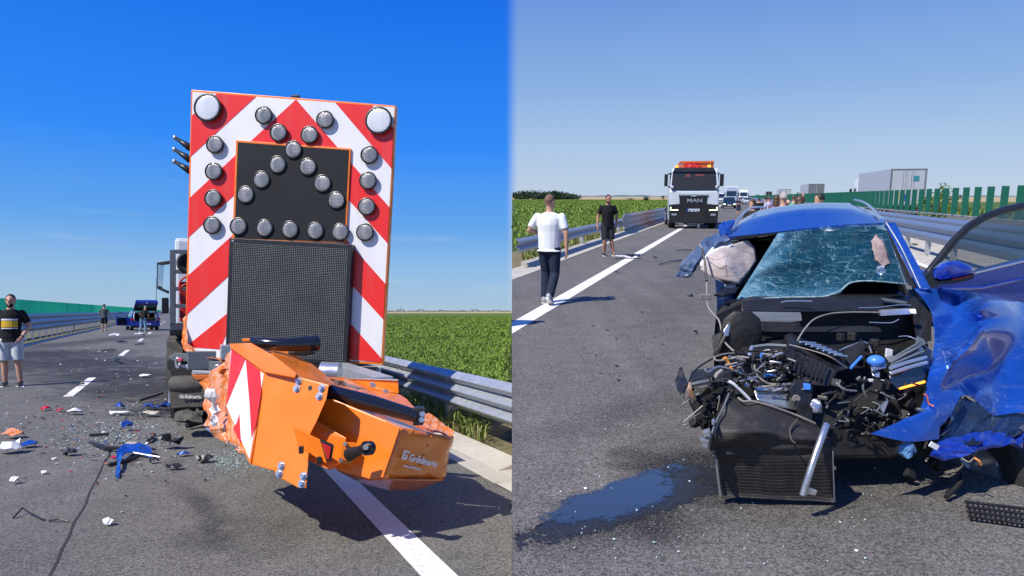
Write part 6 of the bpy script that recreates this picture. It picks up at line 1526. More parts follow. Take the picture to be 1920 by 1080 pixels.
# engine: cylinder head, rails, coils
sol('engine_block', w5, ((520, 470, 4.30), (880, 440, 4.30), (900, 720, 4.15), (640, 740, 4.12), (480, 640, 4.2)), .35, M['dark'], bevel=.02)
random.seed(21)
for k in range(5):
    x = 560 + k * 62; c = PT(w5, x, 590 - k * 3, 4.10)
    W.part('ignition_coil', MB().box(c, (.075, .10, .055)).tube([c + V((0, -.02, .02)), c + V((0, -.03, .075))], .018, 8), M['black'], bevel=.006)
pipe('fuel_rail', w5, ((545, 604, 4.06), (700, 606, 4.06), (840, 592, 4.06)), .016, M['grey'])
pipe('coolant_pipe', w5, ((555, 560, 4.12), (640, 560, 4.12), (830, 556, 4.12)), .012, M['silver'])
sol('engine_label', w5, ((690, 648, 4.02), (785, 646, 4.02), (785, 668, 4.02), (690, 670, 4.02)), .02, M['bluecap'])
sol('valve_cover', w5, ((500, 630, 4.04), (900, 625, 4.04), (890, 690, 4.0), (700, 710, 4.0), (520, 680, 4.02)), .12, M['black'], bevel=.01)
sol('filler_neck', w5, ((690, 478, 4.10), (735, 470, 4.10), (738, 500, 4.10), (700, 560, 4.10), (672, 560, 4.10)), .05, M['white_shade'], label='white filler neck')
sol('washer_filter', w5, ((612, 565, 4.08), (672, 490, 4.10), (690, 490, 4.10), (672, 562, 4.08)), .03, M['bluecap'])
pipe('dipstick_tube', w5, ((575, 520, 4.12), (585, 480, 4.14), (600, 440, 4.18)), .022, M['silver'])
pipe('breather_pipe', w5, ((600, 445, 4.25), (720, 430, 4.25), (860, 435, 4.22)), .022, M['grey'])
pipe('orange_connector', w5, ((385, 535, 4.02), (405, 525, 4.0), (420, 555, 4.0), (450, 610, 3.98)), .019, M['copper'])
pipe('loop_hose', w5, ((465, 490, 4.12), (380, 498, 4.06), (318, 520, 4.02), (345, 545, 4.0), (450, 530, 4.02)), .012, M['cable'])
pipe('air_conditioning_pipe', w5, ((245, 605, 3.90), (270, 632, 3.90), (320, 600, 3.94), (360, 590, 3.96), (440, 610, 3.98), (560, 660, 3.98), (650, 705, 3.98)), .013, M['alu'])
pipe('wiring_loom', w5, ((620, 575, 4.02), (625, 630, 4.0), (690, 700, 3.96), (760, 720, 3.96), (890, 715, 3.96)), .011, M['cable'])
pipe('wiring_loom', w5, ((650, 730, 3.96), (720, 735, 3.95), (890, 724, 3.95)), .009, M['cable'])
for k in range(60):
    x, y = random.uniform(400, 1000), random.uniform(470, 760); Y = 4.06 - (y - 480) / 260 * .14
    pipe('wire', w5, ((x, y, Y), (x + random.uniform(-60, 60), y + random.uniform(-25, 25), Y - .03), (x + random.uniform(-90, 90), y + random.uniform(-30, 50), Y - .01)), random.choice((.003, .004, .006)), random.choice((M['cable'], M['black'], M['alu'], M['black'], M['dark'])), n=5)
for k in range(22):
    x, y = random.uniform(460, 890), random.uniform(490, 730); Y = 4.10 - (y - 480) / 260 * .15
    W.part('engine_fitting', MB().box(PT(w5, x, y, Y), (random.uniform(.012, .045), random.uniform(.012, .045), random.uniform(.01, .03)), (random.random(), random.random(), random.random())), random.choice((M['black'], M['dark'], M['alu'], M['dark'], M['black'])), bevel=.004)
# air filter box
ab = sol('air_filter_box', w5, ((870, 425, 4.16), (920, 405, 4.2), (1320, 600, 4.02), (1240, 640, 3.96), (1180, 740, 3.90), (1060, 730, 3.90), (830, 620, 4.02), (850, 500, 4.08)), .32, M['black'], bevel=.012, label='black air filter box with ribbed lid')
sol('lid', w5, ((945, 402, 4.16), (1080, 412, 4.26), (1240, 455, 4.24), (1312, 515, 4.04), (1215, 515, 3.98), (1100, 470, 4.04)), .03, M['panel_black'], parent=ab)
for k in range(7):
    t = k / 6; pipe('lid_rib', w5, ((960 + 262 * t, 405 + 95 * t, 4.13 - .14 * t), (1075 + 235 * t, 413 + 100 * t, 4.22 - .17 * t)), .007, M['silver'], parent=ab, n=5)
for k in range(9):
    t = k / 8; pipe('box_rib', w5, ((900 + 270 * t, 480 + 90 * t, 4.06 - .10 * t), (880 + 250 * t, 610 + 80 * t, 3.98 - .09 * t)), .007, M['black'], parent=ab, n=5)
pipe('box_clip', w5, ((880, 425, 4.14), (960, 445, 4.10), (1120, 490, 4.0), (1210, 530, 3.96), (1310, 600, 3.98)), .007, M['cable'], parent=ab)
sol('intake_duct', w5, ((1300, 480, 4.25), (1440, 400, 4.30), (1460, 450, 4.25), (1340, 600, 4.05), (1310, 590, 4.05)), .10, M['panel_black'], bevel=.01)
pipe('duct_rim', w5, ((1340, 600, 4.02), (1420, 515, 4.12)), .018, M['bluecap'])
pipe('brace_bar', w5, ((1250, 470, 4.3), (1440, 405, 4.34), (1500, 490, 4.3)), .012, M['alu'])
pipe('relay_loop', w5, ((1700, 365, 4.35), (1770, 362, 4.35), (1840, 390, 4.3)), .008, M['silver'])
for k in range(12):
    x, y = random.uniform(1250, 1600), random.uniform(360, 620)
    W.part('engine_fitting', MB().box(PT(w5, x, y, 4.35), (random.uniform(.02, .06), .05, random.uniform(.02, .06)), (0, 0, random.random())), random.choice((M['black'], M['dark'], M['panel_black'], M['dark'])), bevel=.006)
for k in range(3): W.part('fuse', MB().box(PT(w5, 1612 + k * 14, 485 + k * 3, 4.2), (.012, .02, .05)), M['white_shade'])
# lock carrier, reservoir cap, headlamp
W.part('reservoir_cap', MB().ell(PT(w5, 1530, 548, 4.02), .052, .05, .036, 14, 9), M['bluecap'], smooth=True, label='bright blue reservoir cap')
sol('lock_bracket', w5, ((1490, 600, 3.98), (1580, 575, 4.0), (1610, 575, 4.0), (1608, 600, 3.98), (1500, 622, 3.96)), .03, M['alu'])
sol('lock_block', w5, ((1500, 640, 3.98), (1560, 630, 3.98), (1560, 672, 3.96), (1510, 668, 3.96)), .05, M['alu'])
for p in ((1497, 692), (1540, 702), (1566, 698)): W.part('bracket_tab', MB().box(PT(w5, *p, 3.94), (.035, .02, .012)), M['white_shade'])
hl = sol('headlamp', w5, ((1620, 600, 3.96), (1690, 560, 4.0), (1920, 460, 4.1), (1960, 470, 4.1), (1920, 700, 3.98), (1700, 770, 3.86), (1630, 700, 3.9)), .25, M['glass_dark'], bevel=.02, label='exposed headlamp unit with glowing orange strip')
for k, (a, b) in enumerate((((1640, 560, 3.96), (1860, 440, 4.08)), ((1640, 580, 3.94), (1890, 475, 4.06)), ((1636, 600, 3.93), (1905, 520, 4.03)), ((1640, 640, 3.92), (1910, 560, 4.0)))):
    pipe('lamp_rib', w5, (a, ((a[0] + b[0]) / 2, (a[1] + b[1]) / 2 - 4, (a[2] + b[2]) / 2 - .01), b), (.014, .012, .022, .024)[k], M['silver'] if k > 1 else M['grey'], parent=hl)
sol('lamp_arm', w5, ((1620, 560, 4.0), (1660, 520, 4.04), (1830, 420, 4.12), (1840, 365, 4.14), (1890, 385, 4.14), (1915, 420, 4.14), (1850, 440, 4.12), (1680, 530, 4.02)), .02, M['grey'], parent=hl)
sol('indicator_strip', w5, ((1705, 752, 3.83), (1900, 696, 3.9), (1902, 712, 3.9), (1708, 765, 3.83)), .015, M['indic'], parent=hl, bevel=.003)
# front panel: cross member, dark carrier
sol('cross_member', w5, ((610, 765, 3.94), (870, 758, 3.96), (905, 840, 3.92), (945, 925, 3.9), (740, 880, 3.88), (640, 845, 3.9)), .10, M['alu'], bevel=.01, label='dented bare metal cross member')
sol('cross_member_lip', w5, ((620, 745, 3.92), (870, 752, 3.94), (872, 772, 3.93), (640, 768, 3.91)), .03, M['silver'])
cp = sol('front_carrier', w5, ((870, 760, 3.88), (920, 690, 3.92), (990, 690, 3.92), (1060, 740, 3.9), (1050, 860, 3.86), (1060, 1080, 3.8), (960, 1080, 3.8), (930, 880, 3.84)), .05, M['black'], bevel=.01)
for p in ((935, 832), (988, 915)): W.part('carrier_hole', MB().disc(PT(w5, *p, 3.85), (0, -1, 0), .022, .012, 12), M['cable'], parent=cp)
sol('blue_relay', w5, ((985, 720, 3.88), (1040, 725, 3.88), (1042, 765, 3.87), (988, 765, 3.87)), .03, M['bluecap'])
srf('foil_scrap', w5, [(1045, 880, 3.8), (1080, 838, 3.8), (1115, 845, 3.8), (1125, 930, 3.78), (1050, 935, 3.78)], [(0, 1, 2, 3, 4)], M['alu'], amp=.03, freq=16, cuts=3, seed=5)
sol('dark_lower_engine', w7, ((640, 250, 4.0), (1180, 190, 4.05), (1190, 400, 3.95), (1080, 520, 3.9), (780, 520, 3.85), (700, 400, 3.85)), .35, M['dark'], bevel=.03)
for k in range(26):
    x, y = random.uniform(720, 1160), random.uniform(150, 400)
    W.part('engine_fitting', MB().box(PT(w7, x, y, 3.92), (random.uniform(.015, .06), .06, random.uniform(.015, .08)), (0, random.random() * .6, random.random())), random.choice((M['black'], M['dark'], M['panel_black'], M['black'], M['dark'])), bevel=.008)
for pts in (((790, 145, 3.85), (830, 180, 3.82), (890, 188, 3.84)), ((835, 275, 3.86), (850, 285, 3.86), (845, 305, 3.86)), ((930, 120, 3.86), (920, 170, 3.84), (935, 215, 3.84)), ((740, 240, 3.86), (750, 255, 3.86), (745, 270, 3.86))): pipe('hose', w7, pts, .012, random.choice((M['cable'], M['grey'])))
for k in range(40):
    x, y = random.uniform(700, 1180), random.uniform(120, 400)
    pipe('wire', w7, ((x, y, 3.86), (x + random.uniform(-50, 50), y + random.uniform(-20, 30), 3.84), (x + random.uniform(-70, 70), y + random.uniform(-20, 60), 3.84)), random.choice((.003, .005, .008)), random.choice((M['grey'], M['black'], M['black'], M['dark'])), n=5)
for k in range(26):
    x, y = random.uniform(70, 340), random.uniform(110, 360)
    pipe('wire', w7, ((x, y, 3.84), (x + random.uniform(-50, 50), y + random.uniform(-20, 30), 3.82), (x + random.uniform(-70, 60), y + random.uniform(-20, 60), 3.82)), random.choice((.003, .005, .007)), random.choice((M['cable'], M['black'], M['black'], M['dark'])), n=5)
sol('torn_bracket', w7, ((1000, 270, 3.84), (1040, 225, 3.86), (1045, 240, 3.86), (1020, 300, 3.84)), .03, M['alu'])
# left front remains
srf('arch_liner', w7, [(15, 140, 4.1), (45, 70, 4.2), (80, 160, 4.0), (60, 230, 3.95), (30, 190, 4.0)], [(0, 1, 2), (0, 2, 3, 4)], M['black'], th=.01, amp=.02, freq=6, cuts=2)
sol('left_front_mass', w7, ((70, 150, 4.0), (180, 140, 4.0), (300, 110, 4.05), (330, 210, 3.95), (240, 320, 3.9), (190, 400, 3.85), (140, 380, 3.85), (80, 250, 3.9)), .35, M['dark'], bevel=.03)
for k in range(18):
    x, y = random.uniform(80, 330), random.uniform(120, 380)
    W.part('torn_fitting', MB().box(PT(w7, x, y, 3.84 + .1 * random.random()), (random.uniform(.02, .06), .04, random.uniform(.015, .05)), (random.random(), random.random(), random.random())), random.choice((M['black'], M['dark'], M['panel_black'], M['black'], M['dark'])), bevel=.006)
pipe('bent_rail', w7, ((80, 160, 3.9), (150, 145, 3.9), (230, 135, 3.92), (290, 150, 3.9), (320, 180, 3.88)), .022, M['grey'])
pipe('arch_edge', w7, ((70, 170, 3.95), (110, 90, 4.05), (190, 35, 4.15), (230, 25, 4.2)), .010, M['black'])
pipe('white_hose', w7, ((205, 145, 3.84), (215, 110, 3.86), (240, 90, 3.88)), .022, M['cable'])
pipe('white_hose', w7, ((265, 140, 3.83), (290, 150, 3.82), (330, 185, 3.82), (375, 230, 3.82)), .018, M['white_shade'])
for k in range(8):
    x = 75 + 8 * random.random() * 3; pipe('frayed_wire', w7, ((85, 145, 3.84), (x, 170 + 20 * random.random(), 3.80), (x + random.uniform(-20, 25), 200 + 25 * random.random(), 3.80)), .004, random.choice((M['copper'], M['cable'], M['bagred'])), n=5)
# radiator
def finfn(t, b, co):
    g = G(t); uvn = g.n('ShaderNodeUVMap'); uv = uvn.outputs[0]; s_ = g.n('ShaderNodeSeparateXYZ'); g.l(uv, s_.inputs[0])
    yy = g.math('ADD', s_.outputs[1], g.math('MULTIPLY', g.noise(uv, 3, 4), .04))
    fr = g.math('FRACT', g.math('MULTIPLY', yy, 62)); tube_ = g.rng(g.math('ABSOLUTE', g.math('SUBTRACT', fr, .5)), .10, .22, 1, 0)
    fx = g.math('FRACT', g.math('MULTIPLY', s_.outputs[0], 120)); fin = g.rng(g.math('ABSOLUTE', g.math('SUBTRACT', fx, .5)), .1, .4)
    c = g.mix(tube_, (.022, .020, .020), (.060, .055, .051)); c = g.mix(g.math('MULTIPLY', fin, .25), c, (.05, .046, .044))
    c = g.mix(g.rng(g.noise(uv, 9, 6, .7), .5, .75, 0, .5), c, (.13, .105, .085))
    g.l(c, b.inputs['Base Color']); g.bump(tube_, .4, .006, b)
M['fins'] = mat('radiator_fins', (.05, .045, .04), .6, .3, var=0, fn=finfn)
ctl = [[(268, 200, 3.82), (345, 235, 3.82), (420, 240, 3.82), (520, 280, 3.80), (620, 318, 3.80), (690, 350, 3.80)],
       [(225, 290, 3.72), (330, 300, 3.68), (420, 300, 3.68), (520, 330, 3.70), (640, 360, 3.72), (730, 390, 3.74)],
       [(195, 385, 3.60), (310, 380, 3.55), (420, 385, 3.55), (520, 400, 3.58), (650, 410, 3.62), (765, 430, 3.66)],
       [(178, 470, 3.62), (300, 470, 3.60), (420, 455, 3.60), (530, 458, 3.60), (650, 455, 3.62), (772, 470, 3.64)],
       [(215, 505, 3.66), (310, 520, 3.64), (420, 520, 3.62), (530, 520, 3.62), (650, 520, 3.62), (775, 520, 3.63)],
       [(232, 690, 3.70), (330, 700, 3.68), (430, 706, 3.67), (540, 712, 3.67), (660, 718, 3.67), (782, 725, 3.67)]]
nx, ny = 30, 30; vs = []; uvs = []
def bil2(t, s_):
    a = t * 5; i = min(int(a), 4); b = s_ * 5; j = min(int(b), 4); a -= i; b -= j
    return [(ctl[i][j][k] * (1 - b) + ctl[i][j + 1][k] * b) * (1 - a) + (ctl[i + 1][j][k] * (1 - b) + ctl[i + 1][j + 1][k] * b) * a for k in range(3)]
for i in range(ny + 1):
    for j in range(nx + 1):
        x, y, Y = bil2(i / ny, j / nx); Y += (.035 * noise.noise(V((i * .25, j * .14, 4))) if i < ny * .72 else .006 * noise.noise(V((i * .4, j * .2, 4))))
        vs.append(PT(w7, x, y, Y)); uvs.append((j / nx, 1 - i / ny))
n1 = len(vs); vs += [p + CD * .035 for p in vs]
g1 = [(i * (nx + 1) + j, i * (nx + 1) + j + 1, (i + 1) * (nx + 1) + j + 1, (i + 1) * (nx + 1) + j) for i in range(ny) for j in range(nx)]
fs = g1 + [tuple(k + n1 for k in reversed(f)) for f in g1]
bd_ = [j for j in range(nx + 1)] + [i * (nx + 1) + nx for i in range(1, ny + 1)] + [ny * (nx + 1) + j for j in range(nx - 1, -1, -1)] + [i * (nx + 1) for i in range(ny - 1, 0, -1)]
fs += [(bd_[k], bd_[(k + 1) % len(bd_)], bd_[(k + 1) % len(bd_)] + n1, bd_[k] + n1) for k in range(len(bd_))]
me = bpy.data.meshes.new('radiator'); me.from_pydata([tuple(W.Bi @ p) for p in vs], [], fs); ul = me.uv_layers.new(name='UVMap')
for l_ in me.loops: ul.data[l_.index].uv = uvs[l_.vertex_index % n1]
me.materials.append(M['fins']); rad = finish('radiator', me, None, W.o, smooth=True, label='crumpled radiator hanging down to the road')
pipe('radiator_edge', w7, ((212, 512, 3.64), (222, 600, 3.66), (234, 695, 3.68)), .014, M['silver'], parent=rad)
pipe('radiator_edge', w7, ((774, 480, 3.62), (778, 600, 3.64), (783, 722, 3.65)), .010, M['silver'], parent=rad)
pipe('radiator_top_edge', w7, ((318, 220, 3.80), (345, 238, 3.78), (390, 238, 3.78), (480, 262, 3.78), (600, 305, 3.78), (690, 345, 3.78)), .013, M['cable'], parent=rad)
pipe('radiator_tear', w7, ((275, 200, 3.80), (250, 260, 3.72), (215, 330, 3.62), (190, 400, 3.56), (180, 465, 3.58)), .010, M['grey'], parent=rad)
for q in (((190, 335, 3.55), (205, 332, 3.55), (205, 352, 3.55), (192, 354, 3.55)), ((148, 388, 3.54), (182, 378, 3.54), (186, 408, 3.54), (155, 412, 3.54)), ((134, 416, 3.54), (178, 425, 3.54), (176, 445, 3.54), (136, 435, 3.54)), ((146, 440, 3.54), (174, 446, 3.54), (170, 468, 3.54), (148, 460, 3.54))):
    sol('connector', w7, q, .05, M['silver'], parent=rad)
pipe('radiator_strut', w7, ((745, 352, 3.66), (715, 430, 3.58), (670, 560, 3.52), (630, 690, 3.50)), .019, M['alu'], n=12)
sol('strut_foot', w7, ((645, 655, 3.50), (665, 655, 3.50), (702, 672, 3.50), (692, 694, 3.50), (660, 688, 3.50), (640, 695, 3.50)), .02, M['silver'])
pipe('bent_strip', w7, ((605, 325, 3.70), (570, 370, 3.64), (575, 420, 3.58), (595, 440, 3.56)), .009, M['dusty'])
# ---- crumpled wing and bonnet at right
def scuff(t, b, co):
    g = G(t); Pc = co.outputs['Object']
    c = g.mix(g.rng(g.noise(Pc, 2.5, 6, .7), .3, .7), (.006, .060, .36), (.014, .10, .50))
    s1_ = g.noise(g.mapping(Pc, (4, 30, 30), rot=(.4, .2, .7)), 1.0, 7, .75); s2_ = g.noise(g.mapping(Pc, (26, 5, 18), rot=(.1, .5, -.4)), 1.0, 7, .75)
    big_ = g.rng(g.noise(Pc, 1.7, 4), .45, .65)
    k = g.math('MULTIPLY', g.math('MAXIMUM', g.rng(s1_, .56, .72), g.rng(s2_, .60, .74)), g.math('ADD', g.math('MULTIPLY', big_, .8), .22), clamp=True)
    c = g.mix(k, c, (.46, .48, .58)); c = g.mix(g.rng(g.noise(Pc, 60, 4, .8), .66, .76, 0, .6), c, (.5, .5, .55))  # pale scuffs, strengthened to stand in for sun highlights on the folds too
    g.l(c, b.inputs['Base Color']); g.l(g.rng(k, 0, 1, .22, .6), b.inputs['Roughness'])
M['blue_scuffed'] = mat('scuffed_glinting_blue_paint', (.008, .06, .34), .25, .35, var=0, coat=.8, fn=scuff)
WV = dict(a=(460, 186, 4.86), b=(560, 185, 4.9), b2=(680, 190, 4.95), c=(880, 215, 4.95), d=(1050, 258, 4.9), e=(1200, 300, 4.9),
          f=(520, 250, 4.75), g=(570, 330, 4.60), g2=(580, 490, 4.35), h=(650, 440, 4.62), k=(885, 235, 4.44), l=(808, 315, 4.25), m=(815, 385, 4.42), m2=(840, 395, 4.20),
          n=(1050, 440, 4.45), o=(1200, 480, 4.5), n0=(1050, 340, 4.6), i0=(720, 330, 4.78), p=(545, 650, 4.0), q=(480, 890, 3.86), q2=(520, 800, 3.88), r=(690, 580, 3.95), r1=(780, 515, 4.02), s=(715, 690, 4.16), s2=(660, 620, 3.98),
          t=(900, 640, 4.40), u=(1050, 745, 4.30), x=(905, 900, 4.12), w=(1200, 760, 4.3), y=(1050, 880, 4.14), y2=(1200, 900, 4.16), z=(575, 860, 3.84), aa=(605, 960, 3.82), bb=(600, 1030, 3.80), cc=(420, 1050, 3.70), dd=(215, 1000, 3.64), ee=(380, 930, 3.76),
          ff=(720, 790, 3.98), gg=(770, 780, 4.10), hh=(670, 890, 3.90), ii=(600, 770, 3.94), jj=(840, 760, 4.10), kk=(880, 880, 4.10))
ks = list(WV); ix = {k: i for i, k in enumerate(ks)}
F_ = 'a f b|f g i0 b|b i0 b2|b2 i0 k c|c k d|d k n0|k l n0|i0 l k|g h i0|h m i0|i0 m l|g g2 h|g2 r1 h|h r1 m2 m|l m m2 n0|m2 n n0|n0 n o e d|r1 t m2|m2 t n|t u n|n u w o|g2 s2 r r1|g2 p s2|r s t r1|s jj t|jj kk u t|u kk x y|u y y2 w|p ii s2|s2 ii s r|p q2 ii|q2 q z ii|ii z hh ff|ii ff s|s ff gg|s gg jj|gg kk jj|z aa hh|q ee z|ee dd cc|ee cc aa z|cc bb aa'
fcs = [tuple(ix[k] for k in f.split()) for f in F_.split('|')]
wm = bpy.data.meshes.new('t'); wm.from_pydata([tuple(PT(w6, *WV[k])) for k in ks], [], fcs)
bw = bmesh.new(); bw.from_mesh(wm); bmesh.ops.recalc_face_normals(bw, faces=bw.faces[:])
cl_ = bw.edges.layers.float.new('crease_edge'); folds = {frozenset((ix[p_], ix[q_])) for p_, q_ in (('k', 'l'), ('l', 'm2'), ('r1', 'm2'), ('r', 'r1'), ('p', 's2'), ('s2', 'r'), ('s', 'jj'), ('q', 'z'), ('z', 'aa'), ('ff', 's'))}
for e_ in bw.edges: e_[cl_] = 1.0 if len(e_.link_faces) == 1 else (.92 if frozenset(v.index for v in e_.verts) in folds else .30)
bw.to_mesh(wm); bw.free()
wo_ = bpy.data.objects.new('t', wm); COL.objects.link(wo_); sm_ = wo_.modifiers.new('s', 'SUBSURF'); sm_.levels = 3
ev_ = wo_.evaluated_get(bpy.context.evaluated_depsgraph_get()); me_ = ev_.to_mesh(); wmb = MB().add([v.co.copy() for v in me_.vertices], [tuple(p_.vertices) for p_ in me_.polygons]); ev_.to_mesh_clear()
bpy.data.objects.remove(wo_); bpy.data.meshes.remove(wm)
wmb = crumple(wmb, .0022, 5.0, 11, 0)
wing = W.part('crumpled_wing', thicken(wmb, .004), M['blue_scuffed'], label='crumpled bright blue wing and bonnet folded to the side')
for f in wing.data.polygons: f.use_smooth = True
try: wing.data.set_sharp_from_angle(angle=R(28))
except Exception: pass
# orange paint scrape on the torn edge
pipe('paint_scrape', w6, ((515, 775, 3.855), (535, 790, 3.85), (545, 830, 3.85), (575, 845, 3.83)), .007, M['orange'], parent=wing)
srf('wheel_liner', w6, [(690, 800, 4.0), (760, 780, 4.1), (860, 850, 4.05), (900, 900, 4.05), (1050, 880, 4.1), (1200, 900, 4.1), (1200, 960, 4.0), (1050, 985, 3.95), (900, 1040, 3.88), (850, 1065, 3.86), (760, 1060, 3.84), (650, 1080, 3.82), (605, 1040, 3.84), (680, 880, 3.95)],
    [(0, 1, 13), (1, 2, 12, 13), (2, 3, 11, 12), (3, 4, 8, 9, 10, 11), (4, 5, 6, 7, 8)], M['navyp'], th=.02, amp=.05, freq=4, cuts=3, seed=13)
srf('torn_liner', w7, [(1420, 400, 3.9), (1560, 390, 4.0), (1700, 380, 4.0), (1700, 450, 3.9), (1560, 430, 3.85), (1480, 470, 3.8), (1430, 500, 3.75), (1300, 525, 3.74), (1240, 500, 3.74), (1290, 430, 3.8)], [(0, 1, 4, 5), (1, 2, 3, 4), (0, 5, 6, 9), (9, 6, 7, 8)], M['blue2'], th=.02, amp=.04, freq=5, cuts=3, seed=15)
wheel(W, W.Bi @ PT(w7, 1500, 560, 4.25), .33, .22, (W.B.to_3x3().inverted() @ V((.92, .38, .05))))
pipe('suspension_arm', w7, ((1400, 590, 3.85), (1380, 640, 3.8), (1320, 700, 3.72)), .028, M['dark'])
for k in range(10):
    x, y = random.uniform(1100, 1330), random.uniform(430, 660)
    W.part('torn_fitting', MB().box(PT(w7, x, y, 3.95), (random.uniform(.02, .07), .05, random.uniform(.015, .06)), (random.random(), random.random(), random.random())), random.choice((M['black'], M['dark'], M['panel_black'], M['dark'])), bevel=.008)
srf('clear_lamp_shard', w7, [(1098, 450, 3.72), (1150, 440, 3.74), (1180, 470, 3.74), (1140, 515, 3.7), (1105, 490, 3.7)], [(0, 1, 2, 3, 4)], mat('pale_blue_plastic', (.10, .22, .42), .2, coat=.6), th=.02, amp=.03, freq=8, cuts=3, seed=2)
pipe('frayed_wire', w7, ((1395, 510, 3.74), (1430, 530, 3.7), (1450, 515, 3.72)), .007, M['cable']); pipe('frayed_wire', w7, ((1455, 510, 3.72), (1480, 525, 3.7), (1490, 545, 3.7)), .013, M['copper'])
W.part('white_tag', MB().box(PT(w7, 1263, 452, 3.7), (.05, .01, .03), (0, .5, 0)), M['white_shade'])
sol('underbody', w7, ((330, 380, 4.35), (1500, 380, 4.4), (1450, 600, 4.35), (900, 640, 4.3), (330, 560, 4.3)), .8, M['dark'], bevel=.02)
# ---- open front door at right
dp0, dn = plane3(RS, (1738, 545, 5.05), (1735, 700, 5.05), (1955, 500, 5.75))
def dq(x, y, o=0.0): return RS.onplane(*w3(x, y), dp0 + dn * o, dn)
door = W.part('open_door', MB().prism([dq(*p) for p in ((1172, 1000), (1172, 905), (1240, 870), (1560, 890), (1700, 850), (2050, 760), (2050, 1350), (1500, 1380), (1200, 1250))], -dn * .10), M['blue2'], bevel=.015, label='open front door with tinted window and door mirror')  # darker, purpler blue than the body, door shade put into the colour
arc = [(1172, 990), (1178, 920), (1230, 850), (1310, 750), (1400, 640), (1500, 545), (1620, 468), (1760, 418), (1885, 388), (2050, 360)]
W.part('window_frame', MB().tube([dq(*p, -.03) for p in arc], .030, 8), M['black'], parent=door, smooth=True)
tint = bpy.data.materials.new('tinted_window'); tint.use_nodes = True; tb_ = tint.node_tree.nodes['Principled BSDF']
tb_.inputs['Base Color'].default_value = (.02, .13, .16, 1); tb_.inputs['Alpha'].default_value = .42; tb_.inputs['Roughness'].default_value = .05
W.part('window', MB().prism([dq(*p, -.035) for p in ((1240, 872), (1310, 765), (1400, 652), (1500, 558), (1620, 480), (1760, 428), (1885, 398), (2050, 372), (2050, 765), (1885, 808), (1560, 885))], -dn * .005), tint, parent=door)
W.part('window_seal', MB().tube([dq(1550, 888, .006), dq(1885, 808, .006), dq(2050, 765, .006)], .009, 6), M['silver'], parent=door)
W.part('door_crease', MB().tube([dq(1300, 1010, .004), dq(1600, 1000, .006), dq(2050, 900, .004)], .012, 6), M['blue2'], parent=door)
W.part('mirror_base', MB().prism([dq(*p, .02) for p in ((1172, 1000), (1175, 915), (1240, 872), (1300, 960), (1280, 990))], -dn * .06), M['black'], parent=door, bevel=.01)
mir = MB(); n = 20
out_ = [(1232, 880), (1245, 850), (1290, 812), (1350, 793), (1420, 792), (1480, 812), (1530, 838), (1552, 862), (1548, 890), (1500, 908), (1380, 935), (1280, 948), (1240, 930)]
cx_, cy_ = 1385, 870
mir.rings([[PT(w3, cx_ + (x - cx_) * s_, cy_ + (y - cy_) * s_, Y) for x, y in out_] for s_, Y in ((.55, 4.72), (.85, 4.74), (1.0, 4.80), (1.0, 4.90), (.9, 4.93))])
mo = W.part('door_mirror', mir, M['blue2'], parent=door, smooth='auto')
mir = MB(); out2 = [(1240, 930), (1280, 948), (1380, 935), (1500, 908), (1550, 892), (1545, 925), (1500, 945), (1380, 968), (1270, 972), (1245, 955)]
mir.rings([[PT(w3, x, y, Y) for x, y in out2] for Y in (4.76, 4.92)]); W.part('mirror_lower_shell', mir, M['black'], parent=door, bevel=.006)
W.part('mirror_repeater', MB().tube([PT(w3, 1385, 936, 4.745), PT(w3, 1460, 922, 4.75), PT(w3, 1546, 902, 4.77)], .005, 6), M['tail'], parent=door)
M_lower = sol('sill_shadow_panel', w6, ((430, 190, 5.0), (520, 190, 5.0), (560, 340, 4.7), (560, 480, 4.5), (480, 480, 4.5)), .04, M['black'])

# ---- fluid, grille piece, drops on the road
def soaked(name, col, rough, spec, coat, n_edge, bump_):
    def fn(t, b, co):
        g = G(t); Pc = co.outputs['Object']; at = g.n('ShaderNodeAttribute', attribute_name='rim')
        d = g.math('ADD', at.outputs['Fac'], g.math('ADD', g.rng(g.noise(Pc, 5, 7, .7), .25, .75, -.28, .28), g.rng(g.noise(Pc, 60, 4, .7), .25, .75, -n_edge, n_edge)))
        g.l(g.rng(d, .52, .66, 1, 0), b.inputs['Alpha']); b.inputs['Specular IOR Level'].default_value = spec
        h = g.math('ADD', g.math('MULTIPLY', g.noise(Pc, 14, 4), .5), g.math('MULTIPLY', g.vor(Pc, 95).outputs['Distance'], g.rng(d, .1, .5)))
        g.bump(h, bump_, .006, b)
    return mat(name, col, rough, var=0, coat=coat, fn=fn)
M['puddle'] = soaked('spilled_coolant', (.026, .032, .044), .05, 1.0, 1.0, .12, .12)
M['wet'] = soaked('wet_asphalt', (.022, .021, .022), .34, .6, 0.0, .30, .8)
def puddle(name, pts, m, z=.006):
    """sheet grown a little past its outline; 'rim' runs 0 (middle) .. 1 (outer edge)"""
    c = RS.gnd(*[sum(p[i] for p in pts) / len(pts) for i in (0, 1)]); vs = [V((c.x, c.y, z))]; rim = [0.0]; nn = len(pts)
    for q_ in range(1, 6):
        for p in pts:
            w_ = c.lerp(RS.gnd(*p), 1.28 * q_ / 5); vs.append(V((max(w_.x, .01), w_.y, z))); rim.append(q_ / 5 * .80)
    fs = [(0, 1 + i, 1 + (i + 1) % nn) for i in range(nn)] + [(1 + (q_ - 1) * nn + i, 1 + q_ * nn + i, 1 + q_ * nn + (i + 1) % nn, 1 + (q_ - 1) * nn + (i + 1) % nn) for q_ in range(1, 5) for i in range(nn)]
    me = bpy.data.meshes.new(name); me.from_pydata([tuple(v) for v in vs], [], fs); at = me.attributes.new('rim', 'FLOAT', 'POINT'); at.data.foreach_set('value', rim); me.materials.append(m)
    o = finish(name, me, None); o.matrix_world = RS.M; o['kind'] = 'structure'; return o
